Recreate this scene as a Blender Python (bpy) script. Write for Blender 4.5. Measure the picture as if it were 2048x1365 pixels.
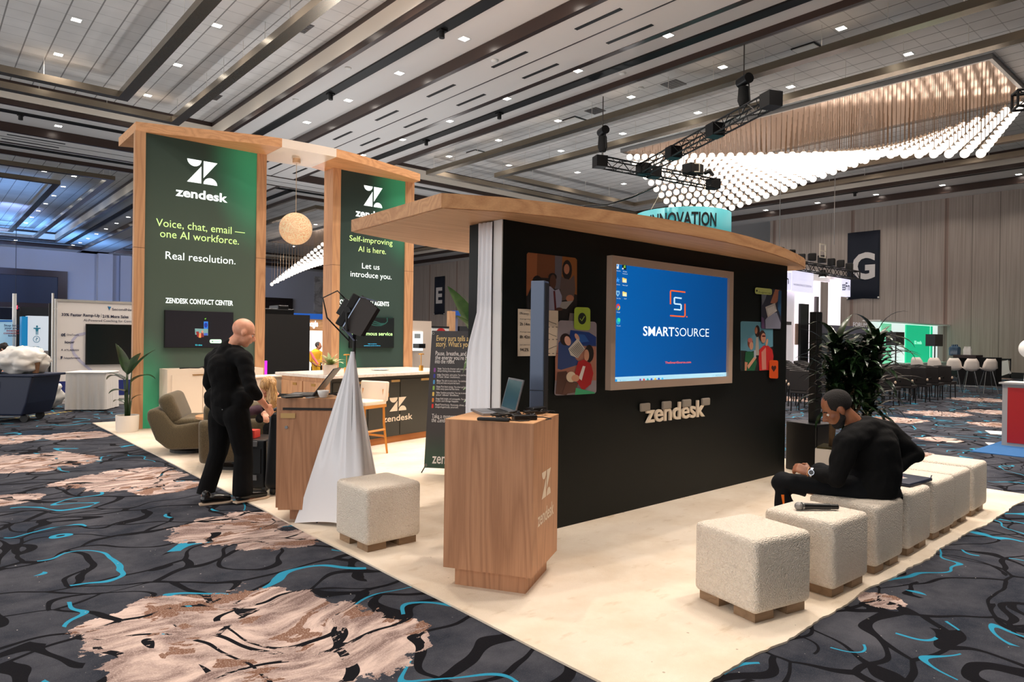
import bpy, bmesh, math, random
from mathutils import Vector, Matrix
random.seed(7)
PI = math.pi
SC = bpy.context.scene
C = SC.collection
for _o in list(bpy.data.objects):
    bpy.data.objects.remove(_o)

# ---------------------------------------------------------------- camera (24 mm, taken as 2048x1365)
CAM_H = 1.545
def _axes(p, r, y):
    f = Vector((math.cos(y)*math.cos(p), math.sin(y)*math.cos(p), math.sin(p)))
    rt = Vector((math.sin(y), -math.cos(y), 0)); up = rt.cross(f)
    return f, math.cos(r)*rt + math.sin(r)*up, -math.sin(r)*rt + math.cos(r)*up
_F, _R, _U = _axes(-0.00330092, 0.0130063, 0.85050968)
cam_data = bpy.data.cameras.new('camera'); cam = bpy.data.objects.new('camera', cam_data); C.objects.link(cam)
cam_data.sensor_width = 36; cam_data.sensor_fit = 'HORIZONTAL'; cam_data.lens = 1362.9/2048*36
cam_data.clip_start = .05; cam_data.clip_end = 300
m3 = Matrix((_R, _U, -_F)).transposed()
cam.matrix_world = Matrix.Translation((0, 0, CAM_H)) @ m3.to_4x4()
SC.camera = cam

# ---------------------------------------------------------------- view, world, large lights
SC.view_settings.view_transform = 'Standard'; SC.view_settings.look = 'None'
SC.view_settings.gamma = 1; SC.view_settings.use_curve_mapping = False
SC.view_settings.exposure = 0.0
W = bpy.data.worlds.new('world'); SC.world = W; W.use_nodes = True
W.node_tree.nodes['Background'].inputs[0].default_value = (.95, .93, .92, 1)
W.node_tree.nodes['Background'].inputs[1].default_value = 2.1

def area_light(name, loc, target, size, power, col, size_y=None, spread=None):
    l = bpy.data.lights.new(name, 'AREA'); l.energy = power; l.color = col; l.size = size
    if size_y: l.shape = 'RECTANGLE'; l.size_y = size_y
    if spread: l.spread = spread
    o = bpy.data.objects.new(name, l); C.objects.link(o); o.location = loc
    d = Vector(target)-Vector(loc); o.rotation_euler = d.to_track_quat('-Z', 'Y').to_euler()
    return o
_spot_cache = {}
def spot_light(name, loc, power, col, angle=110, target=None, blend=.9, radius=.09):
    key = (power, tuple(col), angle, radius)
    if key not in _spot_cache:
        l = bpy.data.lights.new(name, 'SPOT'); l.energy = power; l.color = col
        l.spot_size = math.radians(angle); l.spot_blend = blend; l.shadow_soft_size = radius
        _spot_cache[key] = l
    o = bpy.data.objects.new(name, _spot_cache[key]); C.objects.link(o); o.location = loc
    if target: o.rotation_euler = (Vector(target)-Vector(loc)).to_track_quat('-Z', 'Y').to_euler()
    return o
# blue wash lights on the stage end of the hall
LIGHT_POWER = 760
WARM = (1.0, .88, .77)
for _x, _y, _p in ((3.5, 60, 2300), (8.5, 62, 2300), (-2, 58, 1800), (3.0, 46, 1100)):
    spot_light('stage_wash_light', (_x, _y, 4.2), _p, (.16, .42, 1.0), 120, (_x, _y+1.5, 9.7), radius=.3)
spot_light('stage_wash_light', (4, 52, 8.6), 2800, (.30, .45, 1.0), 100, (9, 72, 5.5), radius=.3)
spot_light('stage_wash_light', (15, 56, 8.6), 1800, (.55, .65, 1.0), 100, (17, 72, 5.0), radius=.3)

# fill lamps without fixtures, added above canopy, crowns and floor to brighten the ceiling
for _x, _y, _z, _p in ((4.2, 4.9, 2.7, 50), (7.2, 4.9, 2.7, 50), (3.4, 12.9, 5.1, 30), (7.0, 12.6, 5.1, 30), (9.5, 20, 1.0, 230), (14, 27, 1.0, 260), (24, 19, 1.0, 240), (27, 38, 1.0, 300), (-5, 18, 1.0, 160)):
    area_light('ceiling_fill_light', (_x, _y, _z), (_x, _y+.01, 9), .6, _p, (1, .97, .95))
# ---------------------------------------------------------------- materials
def lin(c):
    return c/12.92 if c <= .04045 else ((c+.055)/1.055)**2.4
def rgb(r, g, b):
    return (lin(r/255), lin(g/255), lin(b/255), 1)
_mats = {}
def nm(name):
    m = bpy.data.materials.new(name); m.use_nodes = True
    nt = m.node_tree; return m, nt, nt.nodes['Principled BSDF']
def mat(name, col, rough=.6, metal=0., spec=.5, emit=None, es=0., bump=None, var=None, alpha=None, sheen=0):
    """plain procedural material; bump=(scale,strength), var=(scale,amount) noise variation of the colour"""
    if name in _mats: return _mats[name]
    m, nt, b = nm(name); _mats[name] = m
    if len(col) == 3: col = rgb(*col)
    b.inputs['Base Color'].default_value = col
    b.inputs['Roughness'].default_value = rough; b.inputs['Metallic'].default_value = metal
    b.inputs['Specular IOR Level'].default_value = spec
    if sheen: b.inputs['Sheen Weight'].default_value = sheen
    if emit is not None:
        if len(emit) == 3: emit = rgb(*emit)
        b.inputs['Emission Color'].default_value = emit; b.inputs['Emission Strength'].default_value = es
    if bump or var:
        tc = nt.nodes.new('ShaderNodeTexCoord')
    if var:
        n = nt.nodes.new('ShaderNodeTexNoise'); n.inputs['Scale'].default_value = var[0]; n.inputs['Detail'].default_value = 4
        nt.links.new(tc.outputs['Object'], n.inputs['Vector'])
        mx = nt.nodes.new('ShaderNodeMix'); mx.data_type = 'RGBA'
        lo = tuple(c*(1-var[1]) for c in col[:3])+(1,); hi = tuple(min(1, c*(1+var[1])) for c in col[:3])+(1,)
        mx.inputs['A'].default_value = lo; mx.inputs['B'].default_value = hi
        nt.links.new(n.outputs['Fac'], mx.inputs['Factor']); nt.links.new(mx.outputs['Result'], b.inputs['Base Color'])
    if bump:
        n2 = nt.nodes.new('ShaderNodeTexNoise'); n2.inputs['Scale'].default_value = bump[0]; n2.inputs['Detail'].default_value = 3
        nt.links.new(tc.outputs['Object'], n2.inputs['Vector'])
        bp = nt.nodes.new('ShaderNodeBump'); bp.inputs['Strength'].default_value = bump[1]; bp.inputs['Distance'].default_value = .01
        nt.links.new(n2.outputs['Fac'], bp.inputs['Height']); nt.links.new(bp.outputs['Normal'], b.inputs['Normal'])
    return m
def emis(name, col, s):
    if name in _mats: return _mats[name]
    m, nt, b = nm(name); _mats[name] = m
    c = rgb(*col); b.inputs['Base Color'].default_value = c
    b.inputs['Emission Color'].default_value = c; b.inputs['Emission Strength'].default_value = s
    return m
class NG:
    """small helper to chain nodes"""
    def __init__(s, nt): s.nt = nt
    def n(s, t, **k):
        x = s.nt.nodes.new('ShaderNode'+t)
        for a, v in k.items():
            setattr(x, a, v)
        return x
    def put(s, inp, v):
        if isinstance(v, bpy.types.NodeSocket): s.nt.links.new(v, inp)
        elif v is not None:
            inp.default_value = v
    def math(s, op, a, b=None, c=None, clamp=False):
        x = s.n('Math', operation=op, use_clamp=clamp)
        s.put(x.inputs[0], a); s.put(x.inputs[1], b); s.put(x.inputs[2], c)
        return x.outputs[0]
    def vmath(s, op, a, b=None, scale=None):
        x = s.n('VectorMath', operation=op)
        s.put(x.inputs[0], a); s.put(x.inputs[1], b)
        if scale is not None: s.put(x.inputs[3], scale)
        return x.outputs['Value'] if op in ('DISTANCE', 'LENGTH', 'DOT_PRODUCT') else x.outputs['Vector']
    def noise(s, v, scale, detail=3, rough=.5, dist=0, out='Fac'):
        x = s.n('TexNoise'); s.put(x.inputs['Vector'], v); x.inputs['Scale'].default_value = scale
        x.inputs['Detail'].default_value = detail; x.inputs['Roughness'].default_value = rough; x.inputs['Distortion'].default_value = dist
        return x.outputs[out]
    def mapr(s, v, a, b, c=0., d=1., smooth=False):
        x = s.n('MapRange'); x.interpolation_type = 'SMOOTHSTEP' if smooth else 'LINEAR'
        s.put(x.inputs['Value'], v); s.put(x.inputs['From Min'], a); s.put(x.inputs['From Max'], b); s.put(x.inputs['To Min'], c); s.put(x.inputs['To Max'], d)
        return x.outputs['Result']
    def mix(s, f, a, b):
        x = s.n('Mix', data_type='RGBA')
        s.put(x.inputs['Factor'], f); s.put(x.inputs['A'], a); s.put(x.inputs['B'], b)
        return x.outputs['Result']
    def sep(s, v):
        x = s.n('SeparateXYZ'); s.put(x.inputs[0], v); return x.outputs
    def comb(s, a, b, c):
        x = s.n('CombineXYZ'); s.put(x.inputs[0], a); s.put(x.inputs[1], b); s.put(x.inputs[2], c); return x.outputs[0]
    def bump(s, h, strength, dist=.01):
        x = s.n('Bump'); x.inputs['Strength'].default_value = strength; x.inputs['Distance'].default_value = dist
        s.put(x.inputs['Height'], h); return x.outputs[0]
    def obj(s): return s.n('TexCoord').outputs['Object']

def wood(name, base, dark, axis='Z', scale=1., rough=.5):
    """straight plank grain along axis with cathedral figure"""
    if name in _mats: return _mats[name]
    m, nt, b = nm(name); _mats[name] = m; g = NG(nt)
    base, dark = rgb(*base), rgb(*dark)
    p = g.obj()
    st = {'X': (.09, 1, 1), 'Y': (1, .09, 1), 'Z': (1, 1, .09)}[axis]
    q = g.vmath('MULTIPLY', p, tuple(v*scale for v in st))
    fig = g.noise(q, 3.2, 2, .45)
    rings = g.math('FRACT', g.math('MULTIPLY', fig, 13))
    rings = g.math('POWER', g.math('ABSOLUTE', g.math('SUBTRACT', rings, .5)), 1.3)
    q2 = g.vmath('MULTIPLY', p, {'X': (2, 90, 90), 'Y': (90, 2, 90), 'Z': (90, 90, 2)}[axis])
    fine = g.noise(q2, 1.6*scale, 3, .6)
    big = g.noise(g.vmath('MULTIPLY', p, st), 1.3, 1)
    f = g.math('ADD', g.math('MULTIPLY', rings, 1.0), g.math('MULTIPLY', g.math('SUBTRACT', fine, .35), .75))
    f = g.math('ADD', f, g.math('MULTIPLY', g.math('SUBTRACT', big, .5), .8))
    f = g.mapr(f, .05, .95)
    nt.links.new(g.mix(f, base, dark), b.inputs['Base Color'])
    b.inputs['Roughness'].default_value = rough; b.inputs['Specular IOR Level'].default_value = .35
    return m

# ---------------------------------------------------------------- geometry builder
def rotz(v, a):
    c, s = math.cos(a), math.sin(a); return Vector((v[0]*c-v[1]*s, v[0]*s+v[1]*c, v[2]))
def root_of(o):
    while o.parent: o = o.parent
    return o
class MB:
    def __init__(s): s.bm = bmesh.new(); s.mi = 0
    def _f(s, vs):
        try:
            f = s.bm.faces.new(vs); f.material_index = s.mi; return f
        except ValueError: return None
    def box(s, c, d, rz=0, rot=None, taper=None):
        c = Vector(c); hx, hy, hz = d[0]/2, d[1]/2, d[2]/2; V = []
        for z in (-1, 1):
            k = taper if (taper and z > 0) else 1
            for x, y in ((-1, -1), (1, -1), (1, 1), (-1, 1)):
                v = Vector((x*hx*k, y*hy*k, z*hz))
                v = rot @ v if rot else rotz(v, rz)
                V.append(s.bm.verts.new(c+v))
        for q in ((3, 2, 1, 0), (4, 5, 6, 7), (0, 1, 5, 4), (1, 2, 6, 5), (2, 3, 7, 6), (3, 0, 4, 7)):
            s._f([V[i] for i in q])
        return s
    def b2(s, lo, hi):
        return s.box([(a+b)/2 for a, b in zip(lo, hi)], [abs(b-a) for a, b in zip(lo, hi)])
    def poly(s, pts):
        s._f([s.bm.verts.new(p) for p in pts]); return s
    def slab(s, pts, vec):
        """planar polygon extruded by vec"""
        vec = Vector(vec); a = [s.bm.verts.new(p) for p in pts]; b = [s.bm.verts.new(Vector(p)+vec) for p in pts]
        s._f(a[::-1]); s._f(b); n = len(a)
        for i in range(n): s._f([a[i], a[(i+1) % n], b[(i+1) % n], b[i]])
        return s
    def prism(s, pts, z0, z1):
        return s.slab([(p[0], p[1], z0) for p in pts], (0, 0, z1-z0))
    def tube(s, pts, r, n=8, caps=True, flat=None):
        pts = [Vector(p) for p in pts]; R = r if isinstance(r, (list, tuple)) else [r]*len(pts); rings = []
        ref = None
        for i, p in enumerate(pts):
            t = (pts[min(i+1, len(pts)-1)]-pts[max(i-1, 0)])
            if t.length < 1e-9: t = Vector((0, 0, 1))
            t.normalize()
            if ref is None: ref = Vector((1, 0, 0)) if abs(t.x) < .8 else Vector((0, 1, 0))
            u = (ref-t*ref.dot(t)).normalized(); w = t.cross(u); ref = u
            k = flat if flat else 1
            rings.append([s.bm.verts.new(p+R[i]*(math.cos(2*PI*j/n)*u+k*math.sin(2*PI*j/n)*w)) for j in range(n)])
        for a, b in zip(rings, rings[1:]):
            for j in range(n): s._f([a[j], a[(j+1) % n], b[(j+1) % n], b[j]])
        if caps: s._f(rings[0][::-1]); s._f(rings[-1])
        return s
    def cyl(s, p0, p1, r0, r1=None, n=16):
        return s.tube([p0, p1], [r0, r0 if r1 is None else r1], n)
    def lathe(s, prof, c=(0, 0, 0), n=24, capb=True, capt=True):
        c = Vector(c); rings = [[s.bm.verts.new(c+Vector((r*math.cos(2*PI*j/n), r*math.sin(2*PI*j/n), z))) for j in range(n)] for r, z in prof]
        for a, b in zip(rings, rings[1:]):
            for j in range(n): s._f([a[j], a[(j+1) % n], b[(j+1) % n], b[j]])
        if capb: s._f(rings[0][::-1])
        if capt: s._f(rings[-1])
        return s
    def ball(s, c, r, u=16, v=10, rot=None):
        if not isinstance(r, (list, tuple)): r = (r, r, r)
        M = Matrix.Translation(c) @ (rot.to_4x4() if rot else Matrix()) @ Matrix.Diagonal((*r, 1))
        g = bmesh.ops.create_uvsphere(s.bm, u_segments=u, v_segments=v, radius=1, matrix=M)
        for x in g['verts']:
            for f in x.link_faces: f.material_index = s.mi
        return s
    def mesh(s, me, M):
        s_ = [s.bm.verts.new(M @ v.co) for v in me.vertices]
        for p in me.polygons: s._f([s_[i] for i in p.vertices])
        return s
    def build(s, name, m, parent=None, smooth=False, bevel=None, world=True, sub=0):
        bm = s.bm
        if bevel:
            bmesh.ops.remove_doubles(bm, verts=bm.verts, dist=1e-5)
            es = [e for e in bm.edges if len(e.link_faces) == 2 and e.calc_face_angle(0) > .5]
            bmesh.ops.bevel(bm, geom=es, offset=bevel[0], segments=bevel[1], affect='EDGES', profile=.5)
        bmesh.ops.recalc_face_normals(bm, faces=bm.faces)
        me = bpy.data.meshes.new(name); 
        if parent is not None and world:
            bm.transform(root_of(parent).matrix_basis.inverted())
        bm.to_mesh(me); bm.free()
        for x in (m if isinstance(m, (list, tuple)) else [m]): me.materials.append(x)
        if smooth:
            for p in me.polygons: p.use_smooth = True
            if smooth == 'auto':
                try: me.set_sharp_from_angle(angle=math.radians(38))
                except Exception: pass
        o = bpy.data.objects.new(name, me); C.objects.link(o)
        if parent is not None: o.parent = parent
        if sub:
            md = o.modifiers.new('subdivision', 'SUBSURF'); md.levels = sub; md.render_levels = sub
        return o
def tag(o, label=None, cat=None, group=None, kind=None):
    if label: o['label'] = label
    if cat: o['category'] = cat
    if group: o['group'] = group
    if kind: o['kind'] = kind
    return o
def thing(name, label, cat, loc=(0, 0, 0), rz=0, group=None):
    o = bpy.data.objects.new(name, None); C.objects.link(o); o.empty_display_size = .1
    o.matrix_basis = Matrix.Translation(loc) @ Matrix.Rotation(rz, 4, 'Z')
    return tag(o, label, cat, group)
def struct(name, mb, m, parent=None, **k):
    o = mb.build(name, m, parent, **k); o['kind'] = 'structure'; return o
def dup(root, loc, rz=0, label=None, group=None):
    def cp(o, par):
        c = o.copy(); C.objects.link(c)
        if par is not None: c.parent = par
        for ch in [x for x in kids.get(o.name, [])]: cp(ch, c)
        return c
    kids = {}
    st = [root]
    while st:
        o = st.pop(); kids[o.name] = list(o.children); st += kids[o.name]
    r = cp(root, None)
    r.matrix_basis = Matrix.Translation(loc) @ Matrix.Rotation(rz, 4, 'Z')
    if label: r['label'] = label
    if group: r['group'] = group
    return r
# ---- lettering: built-in font turned into flat mesh
_txt = {}
def text_me(s, bold=0., space=1.):
    k = (s, bold, space)
    if k not in _txt:
        cu = bpy.data.curves.new('lettering', 'FONT'); cu.body = s; cu.size = 1; cu.offset = bold; cu.resolution_u = 3; cu.space_character = space
        o = bpy.data.objects.new('lettering', cu); C.objects.link(o)
        dg = bpy.context.evaluated_depsgraph_get(); me = bpy.data.meshes.new_from_object(o.evaluated_get(dg))
        bpy.data.objects.remove(o); bpy.data.curves.remove(cu)
        xs = [v.co.x for v in me.vertices] or [0, 1]; ys = [v.co.y for v in me.vertices] or [0, 1]
        _txt[k] = (me, min(xs), max(xs), min(ys), max(ys))
    return _txt[k]
def text(mb, s, org, xd, yd, size=None, width=None, align='L', bold=0., space=1., shear=0.):
    """org = baseline point (left / centre / right by align); size = font size; width fits the line"""
    me, x0, x1, y0, y1 = text_me(s, bold, space)
    xd, yd = Vector(xd).normalized(), Vector(yd).normalized()
    sy = size; sx = size
    if width: sx = width/(x1-x0); sy = size if size else sx
    off = {'L': -x0, 'C': -(x0+x1)/2, 'R': -x1}[align]
    n = xd.cross(yd)
    M = Matrix.Translation(org) @ Matrix((xd*sx, (yd+xd*shear)*sy, n)).transposed().to_4x4() @ Matrix.Translation((off, 0, 0))
    return mb.mesh(me, M)
def flat(mb, org, xd, yd, pts, off=0.):
    """polygon given in (u,v) metres on a plane"""
    xd, yd = Vector(xd).normalized(), Vector(yd).normalized(); n = xd.cross(yd)
    mb.poly([Vector(org)+xd*u+yd*v+n*off for u, v in pts]); return mb
def rrect(u0, v0, u1, v1, r, n=5):
    P = []
    for cx_, cy_, a0 in ((u1-r, v0+r, -PI/2), (u1-r, v1-r, 0), (u0+r, v1-r, PI/2), (u0+r, v0+r, PI)):
        for i in range(n+1):
            a = a0+PI/2*i/n; P.append((cx_+r*math.cos(a), cy_+r*math.sin(a)))
    return P
def ell(u, v, a, b, n=20, a0=0, a1=2*PI, tilt=0):
    k = n if a1-a0 < 6.28 else n-1
    out = []
    for i in range(n if a1-a0 < 6.28 else n):
        t = a0+(a1-a0)*i/(n-1 if a1-a0 < 6.28 else n)
        x, y = a*math.cos(t), b*math.sin(t)
        out.append((u+x*math.cos(tilt)-y*math.sin(tilt), v+x*math.sin(tilt)+y*math.cos(tilt)))
    return out
def logo(mb, org, xd, yd, w, h):
    """mark of two half discs and two triangles; org = lower left corner"""
    g = .07*w; a = (w-g)/2
    r = a/2
    flat(mb, org, xd, yd, [(r+r*math.cos(t), h+min(r, h*.36)*math.sin(t)) for t in [PI+PI*i/14 for i in range(15)]])
    flat(mb, org, xd, yd, [(a+g, h), (w, h), (a+g, h*.25)][::-1])
    flat(mb, org, xd, yd, [(0, 0), (a, 0), (a, h*.75)])
    flat(mb, org, xd, yd, [(a+g+r+r*math.cos(t), min(r, h*.36)*math.sin(t)) for t in [PI*i/14 for i in range(15)]])
    return mb
ORD = ['nearest', 'second', 'third', 'fourth', 'fifth', 'sixth', 'seventh', 'eighth', 'ninth', 'tenth', 'eleventh', 'twelfth', 'thirteenth', 'fourteenth', 'fifteenth', 'sixteenth', 'seventeenth', 'eighteenth']
# ================================================================= HALL
# carpet
def carpet_material():
    m, nt, b = nm('hall_carpet'); g = NG(nt)
    p = g.obj()
    x, y, _ = g.sep(p)
    p2 = g.comb(x, y, 0.)
    n1 = g.noise(p2, .9, 2, .5, out='Color')
    warp = g.vmath('ADD', p2, g.vmath('SCALE', g.vmath('SUBTRACT', n1, (.5, .5, .5)), scale=1.1))
    base = g.mix(g.mapr(g.noise(p2, 2.2, 5, .65), .35, .68), rgb(40, 44, 54), rgb(76, 77, 84))
    base = g.mix(g.mapr(g.noise(p2, 160, 2), .55, .8, 0, .45), base, rgb(104, 104, 104))
    base = g.mix(g.mapr(g.noise(p2, .45, 3), .56, .66, 0, .8), base, rgb(24, 40, 58))
    # dark leaf outlines
    v = g.n('TexVoronoi', feature='DISTANCE_TO_EDGE'); g.put(v.inputs['Vector'], g.vmath('MULTIPLY', warp, (1.0, 1.7, 1))); v.inputs['Scale'].default_value = 1.25
    wid = g.math('MULTIPLY', g.noise(p2, 1.7, 1), .052)
    l1 = g.math('LESS_THAN', v.outputs['Distance'], wid)
    fine = g.noise(warp, .85, 1, .4)
    l2 = g.math('LESS_THAN', g.math('ABSOLUTE', g.math('SUBTRACT', g.math('FRACT', g.math('MULTIPLY', fine, 9)), .5)), .055)
    line = g.math('MAXIMUM', l1, g.math('MULTIPLY', l2, g.math('GREATER_THAN', g.noise(p2, .9, 1), .44)))
    col = g.mix(line, base, rgb(17, 17, 22))
    # turquoise strokes
    t1 = g.noise(g.vmath('ADD', warp, (7.3, 2.1, 0)), .62, 2, .55)
    tl = g.math('LESS_THAN', g.math('ABSOLUTE', g.math('SUBTRACT', g.math('FRACT', g.math('MULTIPLY', t1, 8)), .5)), g.math('MULTIPLY', g.noise(p2, 3, 1), .075))
    tm = g.math('GREATER_THAN', g.noise(g.vmath('ADD', p2, (3, 9, 0)), 1.1, 2), .50)
    tq = g.math('MULTIPLY', tl, tm)
    col = g.mix(tq, col, rgb(46, 140, 172))
    # pale blossom patches
    best = None
    for cx_, cy_, r_ in PATCHES:
        d = g.math('DIVIDE', g.vmath('DISTANCE', p2, (cx_, cy_, 0)), r_)
        best = d if best is None else g.math('MINIMUM', best, d)
    rnd = g.mapr(g.noise(g.vmath('ADD', p2, (31, 17, 0)), .24, 1), .60, .78, 2.0, .35)
    far = g.math('GREATER_THAN', g.vmath('LENGTH', p2), 13.5)
    rnd = g.math('ADD', rnd, g.math('MULTIPLY', g.math('SUBTRACT', 1, far), 5))
    best = g.math('MINIMUM', best, rnd)
    edge = g.noise(p2, 2.6, 6, .68)
    pd = g.math('ADD', best, g.math('MULTIPLY', g.math('SUBTRACT', edge, .5), 1.5))
    streak = g.noise(g.vmath('MULTIPLY', warp, (1.2, 4.5, 1)), 2.2, 5, .65)
    pale = g.mix(g.mapr(streak, .38, .62), rgb(120, 100, 96), rgb(206, 184, 174))
    pale = g.mix(g.math('GREATER_THAN', g.noise(g.vmath('MULTIPLY', warp, (1.4, 3.2, 1)), 1.5, 4, .6), .57), pale, rgb(122, 90, 74))
    pale = g.mix(g.mapr(g.noise(p2, 120, 2), .5, .75, 0, .5), pale, rgb(225, 205, 195))
    pm = g.math('LESS_THAN', pd, .92)
    pm = g.math('MULTIPLY', pm, g.math('SUBTRACT', 1, g.math('MULTIPLY', line, g.math('GREATER_THAN', streak, .5))))
    col = g.mix(pm, col, pale)
    speck = g.math('GREATER_THAN', g.noise(p2, 38, 1), .79)
    col = g.mix(g.math('MULTIPLY', speck, .75), col, rgb(190, 184, 176))
    nt.links.new(col, b.inputs['Base Color']); b.inputs['Roughness'].default_value = .95; b.inputs['Specular IOR Level'].default_value = .1
    nt.links.new(g.bump(g.noise(p2, 220, 2), .35, .01), b.inputs['Normal'])
    return m
def _fl(px, py):
    d = _F+_R*((px-1024)/1362.9)-_U*((py-682.5)/1362.9); k = -CAM_H/d.z; return d.x*k, d.y*k
PATCHES = [(*_fl(px, py), r) for px, py, r in ((330, 1240, .42), (480, 1235, .5), (640, 1285, .5), (430, 1320, .5), (560, 1350, .4), (760, 1275, .28), (250, 958, .62), (330, 975, .35), (470, 1055, .5), (555, 1080, .32), (60, 925, .75), (150, 872, .5), (20, 1000, .3), (15, 880, .5),
    (1760, 1200, .16), (1790, 840, .6), (1880, 828, .7), (1990, 825, .6), (1960, 800, .8), (1790, 905, .5), (1990, 850, .5), (1600, 800, .7), (1880, 880, .35))]
mb = MB(); mb.poly([(-14, -14, 0), (60, -14, 0), (60, 73, 0), (-14, 73, 0)])
struct('floor', mb, carpet_material())

def tile_material():
    m, nt, b = nm('ceiling_tile'); g = NG(nt); p = g.obj(); x, y, _ = g.sep(p)
    fx = g.math('ABSOLUTE', g.math('SUBTRACT', g.math('FRACT', g.math('DIVIDE', g.math('ADD', x, .1), .594)), .5))
    fy = g.math('ABSOLUTE', g.math('SUBTRACT', g.math('FRACT', g.math('DIVIDE', y, .61)), .5))
    l1 = g.math('GREATER_THAN', fx, .472); l2 = g.math('MULTIPLY', g.math('GREATER_THAN', fy, .480), .45)
    l = g.math('MAXIMUM', l1, l2)
    c = g.mix(g.mapr(g.noise(p, .5, 3), .35, .65), rgb(206, 204, 202), rgb(226, 224, 222))
    c = g.mix(g.math('MULTIPLY', l, .75), c, rgb(88, 84, 82))
    nt.links.new(c, b.inputs['Base Color']); b.inputs['Roughness'].default_value = .9
    return m
M_tile = tile_material()
M_soffit = mat('soffit_paint', (226, 222, 219), .85)
M_cove = mat('cove_paint', (232, 222, 208), .7, var=(.4, .05))
M_brown = mat('bronze_trim', (62, 46, 40), .28, .25, .6)
M_dark = mat('dark_trim', (58, 48, 50), .35, .1)
M_black = mat('black_matt', (10, 10, 11), .55)
M_black2 = mat('black_satin', (14, 14, 15), .35)
M_beam = mat('brushed_bronze', (150, 138, 122), .26, .85, bump=(3, .02))
M_rod = mat('white_rod', (225, 222, 216), .5)
M_lens = emis('lamp_lens', (255, 250, 240), 16)
M_white = mat('white_paint', (232, 230, 226), .55)
M_steel = mat('steel', (150, 150, 150), .3, .9)

SOF, DROP, TILE = 9.1, 8.79, 9.72
X1, X2, X3, X4, XW = -10.2, 8.55, 15.45, 34.3, 38.4
Y0, Y1, Y2, Y3, YW = -1.6, 27.4, 35.2, 66.3, 71.8
# flat soffit with four openings
mb = MB()
for lo, hi in (((-14, -14), (X2, Y0)), ((-14, Y0), (X1, Y1)), ((-14, Y1), (X2, Y2)), ((-14, Y2), (X1, Y3)), ((-14, Y3), (X2, YW)),
               ((X2, -14), (X3, YW)), ((X3, -14), (X4, Y0)), ((X3, Y1), (X4, Y2)), ((X3, Y3), (X4, YW)), ((X4, -14), (60, YW))):
    mb.poly([(lo[0], lo[1], SOF), (hi[0], lo[1], SOF), (hi[0], hi[1], SOF), (lo[0], hi[1], SOF)])
# lowered bands between the coffers
def band(x0, y0, x1, y1):
    mb.b2((x0, y0, DROP), (x1, y1, SOF+.02))
band(10.93, -14, 13.27, 30.46); band(10.93, 32.34, 13.27, YW)
band(-14, 30.46, 37, 32.34)
band(37.0, -14, XW+.1, YW); band(-14, 69.6, 37, YW+.1)
struct('ceiling', mb, M_soffit)
tn = [0]
def trim(mb, m, **k):
    tn[0] += 1
    return struct('trim_%d' % tn[0], mb, m, **k)
# coffers
cof = [(X1, Y0, X2, Y1), (X1, Y2, X2, Y3), (X3, Y0, X4, Y1), (X3, Y2, X4, Y3)]
mb = MB()
for a, b_, c, d in cof: mb.poly([(a-.3, b_-.3, TILE), (c+.3, b_-.3, TILE), (c+.3, d+.3, TILE), (a-.3, d+.3, TILE)])
struct('ceiling', mb, M_tile)
for a, b_, c, d in cof:
    mb = MB(); z0, z1 = SOF, TILE
    def ring(mb, a, b_, c, d, w, z0, z1):
        mb.b2((a-w, b_-w, z0), (a, d+w, z1)); mb.b2((c, b_-w, z0), (c+w, d+w, z1))
        mb.b2((a, b_-w, z0), (c, b_, z1)); mb.b2((a, d, z0), (c, d+w, z1))
    ring(mb, a, b_, c, d, .05, SOF, TILE-.165); trim(mb, M_cove)
    mb = MB(); ring(mb, a-.005, b_-.005, c+.005, d+.005, .06, TILE-.165, TILE-.002); trim(mb, M_brown)
    mb = MB(); ring(mb, a, b_, c, d, .13, SOF-.17, SOF+.01); trim(mb, M_brown)
# bronze edges on the lowered bands
for lo, hi in (((10.90, -14), (11.04, 30.46)), ((13.13, -14), (13.30, 30.46)), ((10.90, 32.34), (11.04, YW)), ((13.13, 32.34), (13.30, YW)),
               ((-14, 30.42), (37, 30.58)), ((-14, 32.22), (37, 32.38)), ((36.96, -14), (37.1, YW)), ((-14, 69.55), (37, 69.7))):
    mb = MB(); mb.b2((lo[0], lo[1], DROP-.012), (hi[0], hi[1], SOF-.01)); trim(mb, M_brown)
# black track slots and the thin seam
for lo, hi in (((9.46, -14), (9.78, 28.85)), ((14.42, -14), (14.74, 28.85)), ((9.46, 33.9), (9.78, 68.2)), ((14.42, 33.9), (14.74, 68.2)),
               ((-14, 28.72), (X4+.9, 28.98)), ((-14, 33.95), (X4+.9, 34.2)), ((35.0, -14), (35.25, 68)), ((-14, 68.1), (35.2, 68.35))):
    mb = MB(); mb.b2((lo[0], lo[1], SOF-.05), (hi[0], hi[1], SOF)); trim(mb, M_black)
for lo, hi, z in (((12.07, -14), (12.11, 30.46), DROP), ((12.07, 32.34), (12.11, 70), DROP), ((-14, 31.38), (37, 31.42), DROP)):
    mb = MB(); mb.b2((lo[0], lo[1], z-.008), (hi[0], hi[1], z)); trim(mb, M_dark)

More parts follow.
